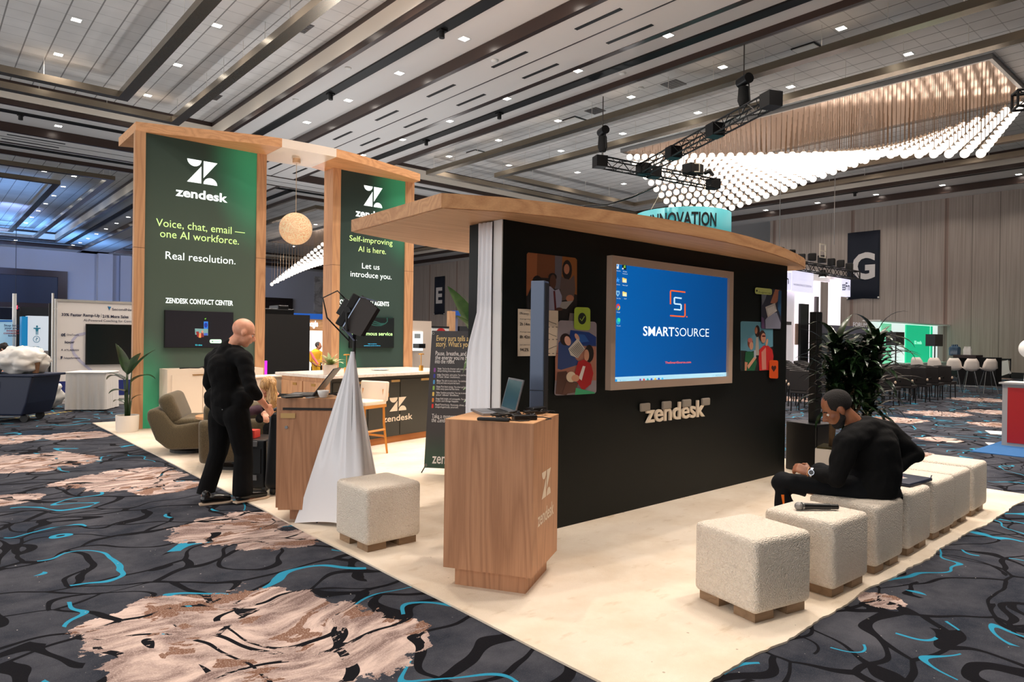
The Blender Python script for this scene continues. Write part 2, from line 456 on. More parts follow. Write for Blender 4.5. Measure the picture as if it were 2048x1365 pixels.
# walls
def panel_material():
    m, nt, b = nm('wall_panelling'); g = NG(nt); p = g.obj(); x, y, z = g.sep(p)
    f = g.math('FRACT', g.math('DIVIDE', g.math('ADD', y, .55), 4.5))
    wide = g.math('MULTIPLY', g.math('GREATER_THAN', f, .60), g.math('LESS_THAN', f, .64))
    th = g.math('LESS_THAN', g.math('ABSOLUTE', g.math('SUBTRACT', g.math('FRACT', g.math('MULTIPLY', f, 4)), .5)), .012)
    c = g.mix(g.mapr(g.noise(g.vmath('MULTIPLY', p, (1, 14, .25)), 1.5, 4), .35, .7), rgb(148, 136, 128), rgb(170, 158, 150))
    c = g.mix(g.math('MULTIPLY', wide, .8), c, rgb(132, 108, 98)); c = g.mix(g.math('MULTIPLY', th, .7), c, rgb(70, 62, 60))
    nt.links.new(c, b.inputs['Base Color']); b.inputs['Roughness'].default_value = .75
    return m
mb = MB(); mb.b2((XW, -14, 0), (XW+.25, 20.5, DROP)); mb.b2((XW, 46.5, 0), (XW+.25, YW, DROP))
struct('wall_right', mb, panel_material())
mb = MB(); mb.b2((XW-.03, -14, 0), (XW, 20.5, .28)); mb.b2((XW-.03, 46.5, 0), (XW, YW, .28)); struct('baseboard_right', mb, M_black)
mb = MB(); mb.b2((-14, -14.2, 0), (60, -14, SOF)); struct('wall_light_block', mb, mat('light_block_paint', (150, 140, 132), .8))  # unseen wall, added to block world light from the near side
mb = MB(); mb.b2((52, 10, 0), (52.2, 60, 9.1)); struct('wall_far', mb, mat('far_wall', (205, 205, 210), .8))
mb = MB(); mb.b2((-14, YW, 0), (60, YW+.25, SOF))
mb.b2((12.45, YW-.9, 0), (13.6, YW, SOF)); mb.b2((14.3, YW-.5, 0), (15.2, YW, SOF))
struct('wall_back', mb, mat('back_wall', (190, 192, 202), .75, var=(.3, .04)))
def marble(name, base, vein, sc, amt=.75):
    m, nt, b = nm(name); g = NG(nt); p = g.obj()
    n1 = g.noise(p, sc, 6, .6, .8)
    v = g.mapr(g.math('ABSOLUTE', g.math('SUBTRACT', n1, .5)), 0, .07, amt, 0)
    c = g.mix(v, rgb(*base), rgb(*vein)); c = g.mix(g.mapr(g.noise(p, sc*.5, 3), .4, .7, 0, .4), c, rgb(*[int(q*.9) for q in base]))
    nt.links.new(c, b.inputs['Base Color']); b.inputs['Roughness'].default_value = .25
    return m
M_marblewall = marble('wall_marble', (205, 203, 203), (120, 116, 114), .5)
for k, (xa, xb) in enumerate(((15.5, 19.6), (33.5, 37.6))):
    mb = MB(); mb.b2((xa, YW-.25, 0), (xb, YW, 8.2)); trim(mb, M_marblewall)
# stage opening with dark screen on the back wall
t = thing('stage_screen', 'wide dark blue stage screen in a bronze frame on the far left wall', 'screen', (5, YW, 4))
def screen_mat():
    m, nt, b = nm('stage_screen_glow'); g = NG(nt); p = g.obj(); x, y, z = g.sep(p)
    f = g.mapr(x, 1.0, -4.5, 0, 1, True)
    c = g.mix(g.math('MULTIPLY', f, g.mapr(z, 1.4, -1.5)), rgb(16, 22, 40), rgb(0, 96, 140))
    nt.links.new(c, b.inputs['Base Color']); nt.links.new(c, b.inputs['Emission Color']); b.inputs['Emission Strength'].default_value = .5
    b.inputs['Roughness'].default_value = .4
    return m
mb = MB(); mb.b2((-4, YW-.12, 4.1), (9.5, YW-.05, 6.45)); mb.build('screen', screen_mat(), t)
mb = MB()
for lo, hi in (((-4.4, 6.45), (10.2, 7.0)), ((-4.4, 3.7), (10.2, 4.1)), ((9.5, 4.1), (10.2, 6.45)), ((-4.4, 4.1), (-4, 6.45))): mb.b2((lo[0], YW-.25, lo[1]), (hi[0], YW, hi[1]))
mb.build('frame', M_brown, t)
mb = MB(); mb.b2((-6, YW-.7, 0), (11.2, YW-.1, 3.6)); trim(mb, mat('stage_drape', (16, 19, 28), .8, var=(2, .3)))
# dark door and frame on the back wall seen between the two towers
mb = MB(); mb.b2((25.6, YW-.3, 0), (30.2, YW-.02, 5.2)); struct('door_1', mb, mat('dark_door', (40, 28, 26), .5))
mb = MB()
for lo, hi in (((25.2, 0), (25.6, 5.6)), ((30.2, 0), (30.9, 5.6)), ((25.6, 5.2), (30.2, 5.6))): mb.b2((lo[0], YW-.4, lo[1]), (hi[0], YW, hi[1]))
trim(mb, mat('door_frame', (30, 22, 20), .4))

# ---------------------------------------------------------------- suspended rings in the coffers
def ring_frame(name, label, a, b_, c, d):
    t = thing(name, label, 'ceiling beam', ((a+c)/2, (b_+d)/2, 9.0), 0, 'suspended bronze beam frames')
    w = .31; z0, z1 = 8.9, 9.1
    for lo, hi in (((a, b_), (a+w, d)), ((c-w, b_), (c, d)), ((a+w, b_), (c-w, b_+w)), ((a+w, d-w), (c-w, d))):
        m_ = MB(); m_.b2((lo[0], lo[1], z0), (hi[0], hi[1], z1)); m_.build('beam', M_beam, t)
    pts = []
    n = int((d-b_)//1.55)
    for i in range(n+1):
        y = b_+.4+(d-b_-.8)*i/n
        pts += [(a+w/2, y), (c-w/2, y)]
    n = int((c-a)//1.9)
    for i in range(1, n):
        x = a+.4+(c-a-.8)*i/n; pts += [(x, b_+w/2), (x, d-w/2)]
    m_ = MB()
    for x, y in pts:
        if math.hypot(x, y) < 40: m_.cyl((x, y, z1-.005), (x, y, TILE-.003), .009, n=5)
    m_.build('hanger_rods', M_rod, t)
    return t
ring_frame('suspended_beam_frame', 'inner suspended bronze beam frame under the tiled ceiling at upper left', -6.7, 1.9, 5.03, 24.35)
ring_frame('suspended_beam_frame', 'outer suspended bronze beam frame under the tiled ceiling at upper left, lit in patches', -8.6, -.0, 6.96, 25.9)
ring_frame('suspended_beam_frame', 'inner suspended bronze beam frame under the far left ceiling with blue light', -6.7, 40.2, 5.4, 62.0)
ring_frame('suspended_beam_frame', 'outer suspended bronze beam frame under the far left ceiling with blue light', -8.6, 37.2, 7.2, 64.6)
ring_frame('suspended_beam_frame', 'outer suspended bronze beam frame around the globe chandelier at upper right', 17.3, -.3, 32.4, 25.75)
ring_frame('suspended_beam_frame', 'inner suspended bronze beam frame around the globe chandelier at upper right', 19.85, 2.0, 29.9, 24.0)
ring_frame('suspended_beam_frame', 'far suspended bronze beam frame seen between the two green towers', 17.3, 37, 32.4, 64.5)

# ---------------------------------------------------------------- downlights
def downlight(z, label, group, first=[None]):
    if first[0] is None:
        t = thing('downlight', label, 'ceiling light', (0, 0, 0), 0, group)
        s = .105
        m_ = MB()
        for lo, hi in (((-s-.02, -s-.02), (s+.02, -s)), ((-s-.02, s), (s+.02, s+.02)), ((-s-.02, -s), (-s, s)), ((s, -s), (s+.02, s))):
            m_.b2((lo[0], lo[1], -.006), (hi[0], hi[1], .0))
        m_.build('frame', M_white, t, world=False)
        m_ = MB(); m_.b2((-s, -s, -.004), (s, s, -.0005)); m_.build('lens', M_lens, t, world=False)
        first[0] = t
        return t, True
    return first[0], False
_dl0 = None
def place_downlights(pts, z, where, glow=True, col=WARM, power=None):
    global _dl0
    pts = sorted(pts, key=lambda p: math.hypot(*p))
    vis = 0
    for (x, y) in pts:
        d = Vector((x, y, z-CAM_H)); dep = d.dot(_F); inview = False
        if dep > 1:
            u = d.dot(_R)/dep; v = d.dot(_U)/dep
            inview = abs(u) < .76 and abs(v) < .51
        if inview:
            lab = '%s square downlight %s' % ('nearest visible' if vis == 0 else ORD[min(vis, 17)]+'-nearest', where); vis += 1
            grp = 'square recessed downlights'
            if _dl0 is None:
                _dl0, _ = downlight(z, lab, grp); _dl0.matrix_basis = Matrix.Translation((x, y, z))
            else: dup(_dl0, (x, y, z), 0, lab, grp)
        if glow: spot_light('downlight_beam', (x, y, z-.03), power or LIGHT_POWER, col, 125)
def row(x, y0, n, dy=3.05): return [(x, y0+dy*i) for i in range(n)]
place_downlights(row(7.62, -2.4, 3)+row(7.62, 7.1, 7, 3.13), TILE, 'between the wide white cove and the bronze beam')
place_downlights(row(5.95, 1.0, 8, 3.55), TILE, 'between the two bronze beam frames at upper left')
place_downlights(row(3.12, .2, 4, 6.3)+row(3.12, 20.95, 2, 2.95), TILE, 'inside the inner bronze beam frame at upper left')
place_downlights(row(-3, -2, 3, 6), TILE, 'at far upper left')
place_downlights(row(10.37, 1.6, 9), SOF, 'in the white strip beside the wide brown drop')
place_downlights(row(13.95, -2.0, 10), SOF, 'between the brown edge and second black track')
place_downlights(row(18.03, -2.6, 9, 3.45), TILE, 'between chandelier coffer edge and outer bronze beam')
place_downlights(row(21.0, .3, 8, 3.43), TILE, 'between the two bronze beams near the globe chandelier', power=LIGHT_POWER*.8)
place_downlights([(24.3, 23.0), (27.8, 23.0), (31.0, 16.5), (31.0, 12.5), (31.0, 8.6)], TILE, 'behind the globe chandelier')
place_downlights(row(36.6, 2, 9, 2.97), SOF, 'in the strip above the panelled right wall', power=170)
place_downlights([(3.9, 29.7), (18.9, 29.7), (22.4, 29.7), (26, 29.7)], SOF, 'in the strip beyond the near coffers')
place_downlights(row(4.9, 38.6, 2, 3)+row(6.2, 38.4, 8, 3.4), TILE, 'in the blue-lit tiled ceiling at far left', glow=False)
place_downlights(row(7.75, 37.8, 8, 3.45), TILE, 'along the far left cove in the blue-lit ceiling', glow=False)
place_downlights(row(10.36, 46.2, 7, 3.4), SOF, 'in the blue strip beside the far black track', glow=False)
place_downlights([(6.2, 68.9), (10.2, 68.9)], SOF, 'in the strip above the stage screen wall', glow=False)
place_downlights([(20, 39), (23.5, 38.5), (24, 42), (22, 47), (25.5, 49), (27.5, 53), (24, 57), (26, 60), (30, 62)], TILE, 'in the far ceiling seen between the two green towers', glow=False)
for _x, _y in ((22, 42), (22, 55), (28, 48), (5, 42), (45, 30), (45, 42), (31, 30)):
    spot_light('downlight_beam', (_x, _y, 8.7), 2600, WARM, 150)

# ---------------------------------------------------------------- slot diffusers and air vents
_sl = None
for xs, y0, wh in ((11.55, 1.4, 'left of the thin seam'), (12.66, 1.4, 'right of the thin seam')):
    k = 0
    for i in range(16):
        y = y0+3.05*i-.18
        if y < 4 or 29.8 < y < 32.5: continue
        lab = '%s black slot air diffuser %s in the lowered white ceiling band' % (ORD[k] if k else 'nearest', wh); k += 1
        if _sl is None:
            m_ = MB(); m_.b2((-.05, -.68, -.012), (.05, .68, 0)); _sl = m_.build('slot_diffuser', M_black)
            tag(_sl, lab, 'air vent', 'black slot diffusers'); _sl.matrix_basis = Matrix.Translation((xs, y, DROP))
        else: dup(_sl, (xs, y, DROP), 0, lab, 'black slot diffusers')
k = 0
for x, y, wh in ((3.4, 31.0, 'upper one at far left'), (3.3, 31.8, 'lower one at far left')):
    m_ = MB(); m_.b2((-.9, -.05, -.012), (.9, .05, 0)); o = m_.build('slot_diffuser', M_black); tag(o, 'thin black slot air diffuser in the far cross band, '+wh, 'air vent', 'black slot diffusers'); o.matrix_basis = Matrix.Translation((x, y, DROP))
M_vent = mat('vent_grey', (86, 80, 78), .6)
for x, y, w_, lab in ((7.55, 17.3, .62, 'dark square return vent beside the blue lit beam'), (7.55, 24.4, .62, 'dark square return vent near the coffer corner at upper left'),
                      (18.1, 13.0, .6, 'slatted square vent beside the outer bronze beam at upper right'), (18.2, 16.4, .55, 'slatted square vent beside the third light along the outer bronze beam'),
                      (24.5, 26.0, .6, 'small dark square vent beyond the inner bronze beam frame'), (31.3, 10.6, .8, 'dark square vent under the globe chandelier sweep')):
    t = thing('ceiling_vent', lab, 'air vent', (x, y, TILE), 0, 'square ceiling vents')
    m_ = MB(); m_.b2((x-w_/2, y-w_/2, TILE-.012), (x+w_/2, y+w_/2, TILE)); m_.build('grille', M_vent, t)
    m_ = MB()
    for i in range(5): m_.b2((x-w_/2+.04, y-w_/2+.06+i*.11, TILE-.02), (x+w_/2-.04, y-w_/2+.075+i*.11, TILE-.011))
    m_.build('slats', M_steel, t)
for x, y, lab in ((18.6, 8.9, 'white panel diffuser beside outer bronze beam at upper right'), (18.4, 17.6, 'white panel diffuser with dark edge near the truss cable'), (18.5, 23.6, 'white panel diffuser at the near corner of the chandelier coffer')):
    t = thing('panel_diffuser', lab, 'air vent', (x, y, TILE), 0, 'white panel diffusers')
    m_ = MB(); m_.b2((x-.3, y-.3, TILE-.05), (x+.3, y+.3, TILE-.03)); m_.build('panel', M_white, t)
    m_ = MB(); m_.b2((x-.33, y-.33, TILE-.03), (x+.33, y+.33, TILE-.001)); m_.build('recess', M_black, t)
# track heads on the black tracks
k = 0
for x, y, lab in ((9.62, 19.6, 'on the near track above the towers'), (9.62, 13.7, 'on the near track at top centre'), (14.58, 17.4, 'on the second track above the dark wall'), (14.58, 21.7, 'on the second track behind the right tower'), (18.1, 28.85, 'on the cross track left of the wooden canopy'), (35.1, 14.3, 'on the far track above the letter banner'), (2.7, 28.85, 'on the cross track at upper left')):
    t = thing('track_spotlight', 'small black spotlight head '+lab, 'ceiling light', (x, y, SOF-.05), 0, 'black track spotlights')
    m_ = MB(); m_.b2((x-.1, y-.1, SOF-.09), (x+.1, y+.1, SOF-.05)); m_.build('adapter', M_black, t)
    m_ = MB(); m_.cyl((x, y, SOF-.24), (x, y, SOF-.09), .07); m_.build('lamp_head', M_black, t)
for x, y, z, lab in ((7.2, 21.9, TILE, 'between the left beams'), (8.0, 13, TILE, 'above the lit beam'), (9.1, 17.5, SOF, 'beside the near black track'), (9.1, 21.0, SOF, 'farther along the near black track'), (15.0, 12.5, SOF, 'beyond the second black track'), (16.5, 8.4, TILE, 'at the chandelier coffer edge'), (11.3, 13.7, DROP, 'between brown drop and slot diffuser'), (17.6, 13.9, TILE, 'in the tiles beside the outer beam')):
    m_ = MB(); m_.lathe([(.06, -.045), (.09, -.03), (.1, 0)], (x, y, z), 14); o = m_.build('sprinkler_head', M_white, smooth=True)
    tag(o, 'small round sprinkler head '+lab, 'sprinkler', 'sprinkler heads')
# ================================================================= BOOTH: measuring helpers (photo pixel on a known plane -> point)
def _ray(px, py): return _F+_R*((px-1024)/1362.9)-_U*((py-682.5)/1362.9)
_O = Vector((0, 0, CAM_H))
def at_y(px, py, Y): d = _ray(px, py); return _O+d*(Y/d.y)
def at_x(px, py, X): d = _ray(px, py); return _O+d*(X/d.x)
def at_z(px, py, z=0.): d = _ray(px, py); return _O+d*((z-CAM_H)/d.z)
def at_d(px, py, base): return _O+_ray(px, py)*((Vector(base)-_O).dot(_F))
M_oak = wood('oak_light', (214, 164, 118), (172, 118, 78), 'X', 1.0)
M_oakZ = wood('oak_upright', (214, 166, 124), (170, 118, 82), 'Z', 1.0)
M_oakP = wood('oak_podium', (194, 144, 108), (148, 102, 72), 'Z', 1.25)
M_oakS = wood('oak_soffit', (222, 180, 140), (190, 140, 102), 'X', .8)
M_wallg = mat('dark_green_laminate', (13, 17, 15), .5, 0, .25, var=(1.2, .06))
M_green = mat('logo_cream', (232, 214, 190), .6)
M_glow = emis('lit_white', (240, 250, 246), 1.0)
M_lime = emis('lit_lime', (204, 240, 150), .8)
M_cream = mat('cream_laminate', (236, 218, 198), .5)

# cream rug
def rug_material():
    m, nt, b = nm('cream_carpet'); g = NG(nt); p = g.obj()
    a = g.noise(p, 1.6, 5, .62); a2 = g.noise(g.vmath('MULTIPLY', p, (1, 2.2, 1)), 4.5, 4, .6)
    c = g.mix(g.mapr(a, .42, .72), rgb(238, 224, 205), rgb(222, 203, 178))
    c = g.mix(g.mapr(a2, .60, .72, 0, .55), c, rgb(206, 184, 154))
    c = g.mix(g.math('MULTIPLY', g.math('GREATER_THAN', g.noise(p, 22, 1), .80), .6), c, rgb(150, 130, 108))
    nt.links.new(c, b.inputs['Base Color']); b.inputs['Roughness'].default_value = .95; b.inputs['Specular IOR Level'].default_value = .1
    nt.links.new(g.bump(g.math('ADD', g.noise(p, 190, 3), g.math('MULTIPLY', a2, 2.5)), .45, .012), b.inputs['Normal'])
    return m
mb = MB(); R0 = random.Random(3); P = []
def wob(a, b_, n, amp):
    for i in range(n):
        t = i/n; x = a[0]+(b_[0]-a[0])*t; y = a[1]+(b_[1]-a[1])*t
        w = amp*(math.sin(t*23)+.6*math.sin(t*57+1)+R0.uniform(-.5, .5)); dx, dy = b_[0]-a[0], b_[1]-a[1]; L = math.hypot(dx, dy)
        P.append((x-dy/L*w, y+dx/L*w))
wob((2.33, 1.70), (8.62, 1.70), 150, .012); wob((8.62, 1.70), (8.72, 13.5), 40, .006); wob((8.72, 13.5), (2.31, 13.5), 20, .004); wob((2.31, 13.5), (2.33, 1.70), 60, .004)
mb.prism(P, .0005, .012)
rug = mb.build('booth_carpet', rug_material())
tag(rug, 'large cream plush booth carpet under the display furniture', 'carpet')

# ---------------------------------------------------------------- main display wall with canopy
WY = 3.89
t = thing('display_wall', 'dark green booth wall with large screen and curved wooden canopy', 'booth wall', (5.5, WY+.2, 0))
mb = MB(); mb.b2((3.31, WY, .012), (7.70, WY+.41, 2.44)); mb.build('wall_body', M_wallg, t)
mb = MB(); mb.b2((3.300, WY+.001, .012), (3.312, WY+.10, 2.439)); o = mb.build('edge_panel', mat('edge_white', (226, 224, 222), .6), t); o['label'] = 'white end panel'
for x in (4.55, 6.42):
    pass
# canopy outline
can = [(2.73, 3.87), (2.80, 3.83), (3.10, 3.68), (3.5, 3.565), (3.95, 3.475), (4.45, 3.40), (4.93, 3.365), (5.5, 3.36), (6.0, 3.395), (6.5, 3.46), (7.0, 3.555), (7.5, 3.675), (7.9, 3.79), (8.12, 3.875), (8.22, 3.94), (8.255, 4.05), (8.255, 5.25), (7.4, 5.55), (6.4, 5.75), (5.4, 5.83), (4.63, 5.76), (3.7, 5.58), (2.81, 5.31)]
mb = MB(); mb.slab([(x, y, 2.446) for x, y in can], (0, 0, .10)); cn = mb.build('canopy', M_oak, t); cn['label'] = 'curved oak canopy'
mb = MB(); k = .992; cx0 = 5.5; cy0 = 4.6
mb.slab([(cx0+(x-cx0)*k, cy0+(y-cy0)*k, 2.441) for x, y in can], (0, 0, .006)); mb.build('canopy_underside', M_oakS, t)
mb = MB()
for q in ((1380, 448), (1300, 440)):
    pass
for px in (1381, 1520):
    a = at_y(px, 470, 3.37 if px < 1400 else 3.44); mb.b2((a.x-.0012, a.y-.0005, 2.447), (a.x+.0012, a.y+.05, 2.546))
mb.build('canopy_joint', mat('joint_brown', (90, 60, 40), .8), cn)  # dark brown joint lines on the canopy edge
# logo letters standing off the wall
mb = MB(); p0 = at_y(1293, 846, WY-.03); p1 = at_y(1410, 834, WY-.03)
text(mb, 'zendesk', p0, (1, 0, 0), (0, 0, 1), size=.235, width=p1.x-p0.x, bold=.014)
bm = mb.bm; ret = bmesh.ops.extrude_face_region(bm, geom=list(bm.faces))
bmesh.ops.translate(bm, verts=[v for v in ret['geom'] if isinstance(v, bmesh.types.BMVert)], vec=(0, .018, 0))
lt = mb.build('raised_lettering', M_green, t); lt['label'] = 'cream raised logo lettering with taped corners'
mb = MB()
for px, py in ((1290, 815), (1333, 811), (1373, 807), (1411, 804)):
    a = at_y(px, py, WY-.02); mb.box(a, (.135, .03, .075))
mb.build('foam_tab', mat('foam_grey', (150, 140, 128), .8), lt, bevel=(.012, 3))
# graphics printed on the wall
class Art:
    """flat print on a plane of constant y, drawn in crop pixels"""
    def __init__(s, name, ox, oy, sc, Y, parent, label=None):
        s.n, s.ox, s.oy, s.sc, s.Y, s.p, s.lab = name, ox, oy, sc, Y, parent, label; s.mb = MB(); s.ms = []; s.k = 0
    def col(s, c, e=None):
        nme = 'print_%d_%d_%d' % tuple(c) + ('_lit%d' % int(e*100) if e else '')
        m = emis(nme, c, e) if e else mat(nme, c, .55)
        if m not in s.ms: s.ms.append(m)
        s.mb.mi = s.ms.index(m)
    def P(s, u, v): return at_y(s.ox+u*s.sc, s.oy+v*s.sc, s.Y)
    def poly(s, pts, c, e=None):
        s.col(c, e); s.k += 1
        s.mb.poly([s.P(u, v)+Vector((0, -.0004*s.k, 0)) for u, v in pts]); return s
    def e(s, u, v, a, b, c, n=16, tilt=0, em=None): return s.poly(ell(u, v, a, b, n, tilt=tilt), c, em)
    def round(s, quad, r, c, e=None):
        """quad TL,TR,BR,BL with rounded corners"""
        out = []
        for i in range(4):
            p, a, b = Vector(quad[i]), Vector(quad[i-1]), Vector(quad[(i+1) % 4])
            da, db = (a-p).normalized()*r, (b-p).normalized()*r
            for j in range(6):
                q = j/5; out.append(((1-q)**2*(p+da)+2*q*(1-q)*p+q*q*(p+db))[:])
        return s.poly(out, c, e)
    def txt(s, st, u, v, c, h, u2=None, v2=None, bold=0., em=None):
        s.col(c, em); s.k += 1
        a = s.P(u, v)+Vector((0, -.0004*s.k, 0)); hh = (s.P(u, v-h)-s.P(u, v)).length/.72
        w = (s.P(u2, v).x-s.P(u, v).x) if u2 else None
        text(s.mb, st, a, (1, 0, 0), (0, 0, 1), size=hh, width=w, bold=bold); return s
    def line(s, pts, w, c, em=None):
        pts = [Vector(p) for p in pts]; L, Rr = [], []
        for i, p in enumerate(pts):
            d = (pts[min(i+1, len(pts)-1)]-pts[max(0, i-1)]).normalized(); n = Vector((-d.y, d.x))*w/2
            L.append((p+n)[:]); Rr.append((p-n)[:])
        for i in range(len(pts)-1): s.k -= 0; s.poly([L[i], L[i+1], Rr[i+1], Rr[i]], c, em); s.k -= 1
        s.k += 1; return s
    def done(s):
        o = s.mb.build(s.n, s.ms, s.p)
        if s.lab: o['label'] = s.lab
        return o
YA = WY-.002
SK, SKD = (176, 116, 88), (84, 50, 36)
A = Art('photo_print', 1000, 480, .2345, YA, t, 'rounded photo print of two colleagues')
A.round([(226, 106), (656, 156), (656, 690), (222, 690)], 26, (30, 24, 22))
A.poly([(228, 122), (240, 108), (318, 116), (312, 470), (224, 478)], (150, 88, 52)).poly([(318, 116), (468, 134), (466, 330), (316, 320)], (112, 64, 36))
A.poly([(468, 134), (530, 141), (522, 420), (466, 420)], (96, 92, 100)).poly([(530, 141), (640, 154), (655, 170), (655, 470), (520, 430)], (140, 84, 38))
A.e(316, 370, 46, 66, (22, 16, 16)).poly([(265, 400), (345, 400), (350, 600), (225, 600), (230, 480)], (24, 22, 24))
A.e(570, 258, 42, 86, (26, 18, 16)).e(566, 250, 24, 44, SK)
A.poly([(520, 310), (548, 330), (590, 340), (630, 300), (640, 420), (625, 500), (520, 520), (508, 400)], (92, 76, 72))
A.e(445, 318, 36, 34, (18, 12, 10)).e(448, 358, 27, 62, SKD).poly([(412, 395), (430, 400), (462, 432), (500, 420), (524, 480), (520, 600), (412, 600)], (150, 150, 172))
A.poly([(450, 436), (466, 436), (478, 600), (462, 604)], (92, 26, 34)).e(592, 500, 34, 30, SK).poly([(520, 530), (620, 520), (560, 590), (500, 585)], (150, 144, 140)).e(500, 592, 30, 14, SKD)
A.poly([(590, 625), (632, 628), (632, 690), (580, 690)], (110, 100, 96)).done()
A = Art('statistics_card', 1000, 480, .2345, YA-.006, t, 'cream statistics card')
A.poly([(152, 588), (496, 605), (496, 990), (150, 993)], (226, 208, 186))
for st, v, h, u2, b in (('Efficiency', 636, 20, 244, .01), ('Average first reply', 680, 10, 300, .0), ('2h 14m', 730, 26, 252, .02), ('Average resolution', 790, 10, 300, 0), ('8h 42m', 840, 26, 254, .02), ('SLA attainment', 900, 10, 260, 0), ('94.2%', 950, 26, 242, .02)):
    A.txt(st, 168, v, (40, 34, 32), h, u2, bold=b)
for v in (700, 805, 925):
    s_ = -1 if v == 925 else 1
    A.line([(330, v-22*s_), (370, v-20*s_), (410, v-8*s_), (445, v+8*s_), (478, v+20*s_)], 4, (60, 60, 50))
    for u in (405, 440, 472): A.poly([(u, v+42), (u+16, v+42), (u+16, v+48), (u, v+48)], (90, 80, 74))
A.done()
A = Art('photo_print', 1000, 480, .2345, YA-.010, t, 'rounded photo print of a father and child')
A.round([(498, 686), (824, 700), (822, 1312), (462, 1330)], 30, (150, 140, 146)).poly([(470, 1010), (500, 860), (820, 900), (820, 1200), (470, 1200)], (168, 112, 92))
A.poly([(497, 880), (560, 800), (820, 880), (820, 910), (700, 905), (640, 1010), (690, 1060), (520, 1110), (490, 1100)], (50, 70, 120)).poly([(600, 770), (760, 790), (820, 830), (818, 900), (640, 890), (590, 830)], (24, 58, 130)).poly([(640, 800), (720, 810), (760, 870), (660, 880)], (40, 92, 170))
A.e(556, 850, 46, 52, (40, 22, 18)).e(575, 862, 26, 42, (214, 160, 140), tilt=-.3).e(655, 830, 16, 34, (214, 160, 140), tilt=-.5)
A.poly([(580, 930), (660, 840), (722, 930), (660, 1010), (600, 985)], (200, 192, 180))
for i in range(8): A.line([(590+10*i, 935-9*i), (660+7*i, 1004-9*i)], 4, (50, 46, 50))
A.poly([(485, 1130), (560, 1120), (640, 1240), (560, 1325), (470, 1315)], (84, 54, 44)).e(756, 970, 38, 74, (22, 16, 16)).e(732, 985, 22, 50, (196, 140, 112))
A.poly([(660, 1040), (710, 1020), (770, 1060), (790, 1140), (770, 1230), (700, 1290), (655, 1220), (620, 1180)], (168, 26, 30)).poly([(700, 1075), (722, 1080), (690, 1200), (664, 1180)], (222, 214, 206))
A.e(600, 1170, 42, 46, (222, 200, 170)).e(636, 1180, 34, 30, (206, 150, 120)).poly([(560, 1210), (660, 1220), (640, 1300), (520, 1322)], (96, 62, 50)).poly([(640, 1262), (800, 1300), (800, 1312), (630, 1322)], (64, 160, 110)).done()
A = Art('badge', 1000, 480, .2345, YA-.02, t, 'lime green badge with tick mark')
A.round([(634, 573), (770, 578), (770, 775), (630, 765)], 32, (164, 188, 64)).e(700, 672, 35, 50, (28, 36, 26)).line([(682, 672), (696, 692), (720, 652)], 7, (170, 196, 70)).done()
A = Art('photo_print', 1460, 550, .1611, YA, t, 'rounded photo print of three friends outdoors')
A.round([(130, 576), (532, 590), (535, 1195), (130, 1195)], 26, (96, 150, 170)).poly([(131, 940), (200, 945), (240, 960), (535, 890), (535, 1195), (131, 1195)], (26, 30, 30))
A.e(338, 700, 32, 74, (44, 26, 24)).e(322, 690, 18, 44, SK).poly([(320, 780), (350, 770), (360, 1000), (310, 1000)], (170, 160, 150))
A.e(250, 850, 34, 60, (130, 64, 44)).e(262, 880, 24, 52, (206, 150, 122)).e(246, 812, 30, 30, (190, 110, 104)).poly([(190, 960), (230, 950), (290, 960), (330, 1090), (300, 1190), (170, 1190)], (28, 92, 60)).poly([(180, 1080), (215, 1090), (200, 1190), (180, 1190)], (196, 130, 104)).poly([(210, 1130), (300, 1010), (325, 1030), (225, 1170)], (206, 150, 122)).poly([(292, 935), (318, 940), (318, 1030), (292, 1030)], (170, 176, 186))
A.poly([(360, 930), (410, 880), (470, 880), (520, 930), (535, 1010), (520, 1180), (360, 1190), (350, 1040)], (196, 40, 40)).poly([(385, 960), (440, 900), (445, 1175), (392, 1180)], (206, 130, 116)).e(395, 760, 40, 70, (60, 34, 26)).e(408, 785, 30, 62, (200, 140, 112)).poly([(392, 752), (432, 752), (432, 772), (392, 772)], (90, 20, 26)).e(450, 840, 14, 46, (206, 150, 122), tilt=.2).done()
A = Art('photo_print', 1460, 550, .1611, YA-.006, t, 'rounded photo print of a hand holding a phone')
A.round([(388, 170), (640, 182), (634, 676), (386, 668)], 26, (44, 46, 62)).poly([(388, 170), (470, 190), (440, 300), (400, 380)], (110, 112, 124)).poly([(560, 180), (612, 190), (590, 330), (560, 360), (500, 350)], (168, 104, 78)).poly([(600, 200), (638, 200), (630, 520), (590, 420)], (40, 84, 124))
A.poly([(436, 560), (500, 480), (580, 470), (628, 600), (625, 670), (440, 668)], (132, 132, 150)).poly([(388, 520), (420, 540), (430, 668), (388, 668)], (92, 66, 104)).poly([(436, 400), (556, 350), (580, 450), (466, 528)], (196, 186, 180)).poly([(460, 420), (545, 382), (560, 440), (478, 500)], (220, 212, 206)).done()
A = Art('caption_pill', 1460, 550, .1611, YA-.014, t, 'pale lime caption pill')
A.round([(312, 155), (522, 176), (520, 252), (308, 236)], 26, (196, 204, 120)).txt('AI-suggested reply', 352, 222, (60, 62, 40), 22, 508).e(332, 198, 10, 14, (40, 44, 30)).done()
A = Art('badge', 1460, 550, .1611, YA-.014, t, 'orange badge with dark heart')
A.round([(490, 1058), (598, 1064), (598, 1290), (486, 1284)], 22, (222, 84, 26))
hp = [(543, 1218)]+[(543+30*math.sin(a)**3, 1165-(2.6*(13*math.cos(a)-5*math.cos(2*a)-2*math.cos(3*a)-math.cos(4*a)))) for a in [2*PI*i/24 for i in range(1, 24)]]
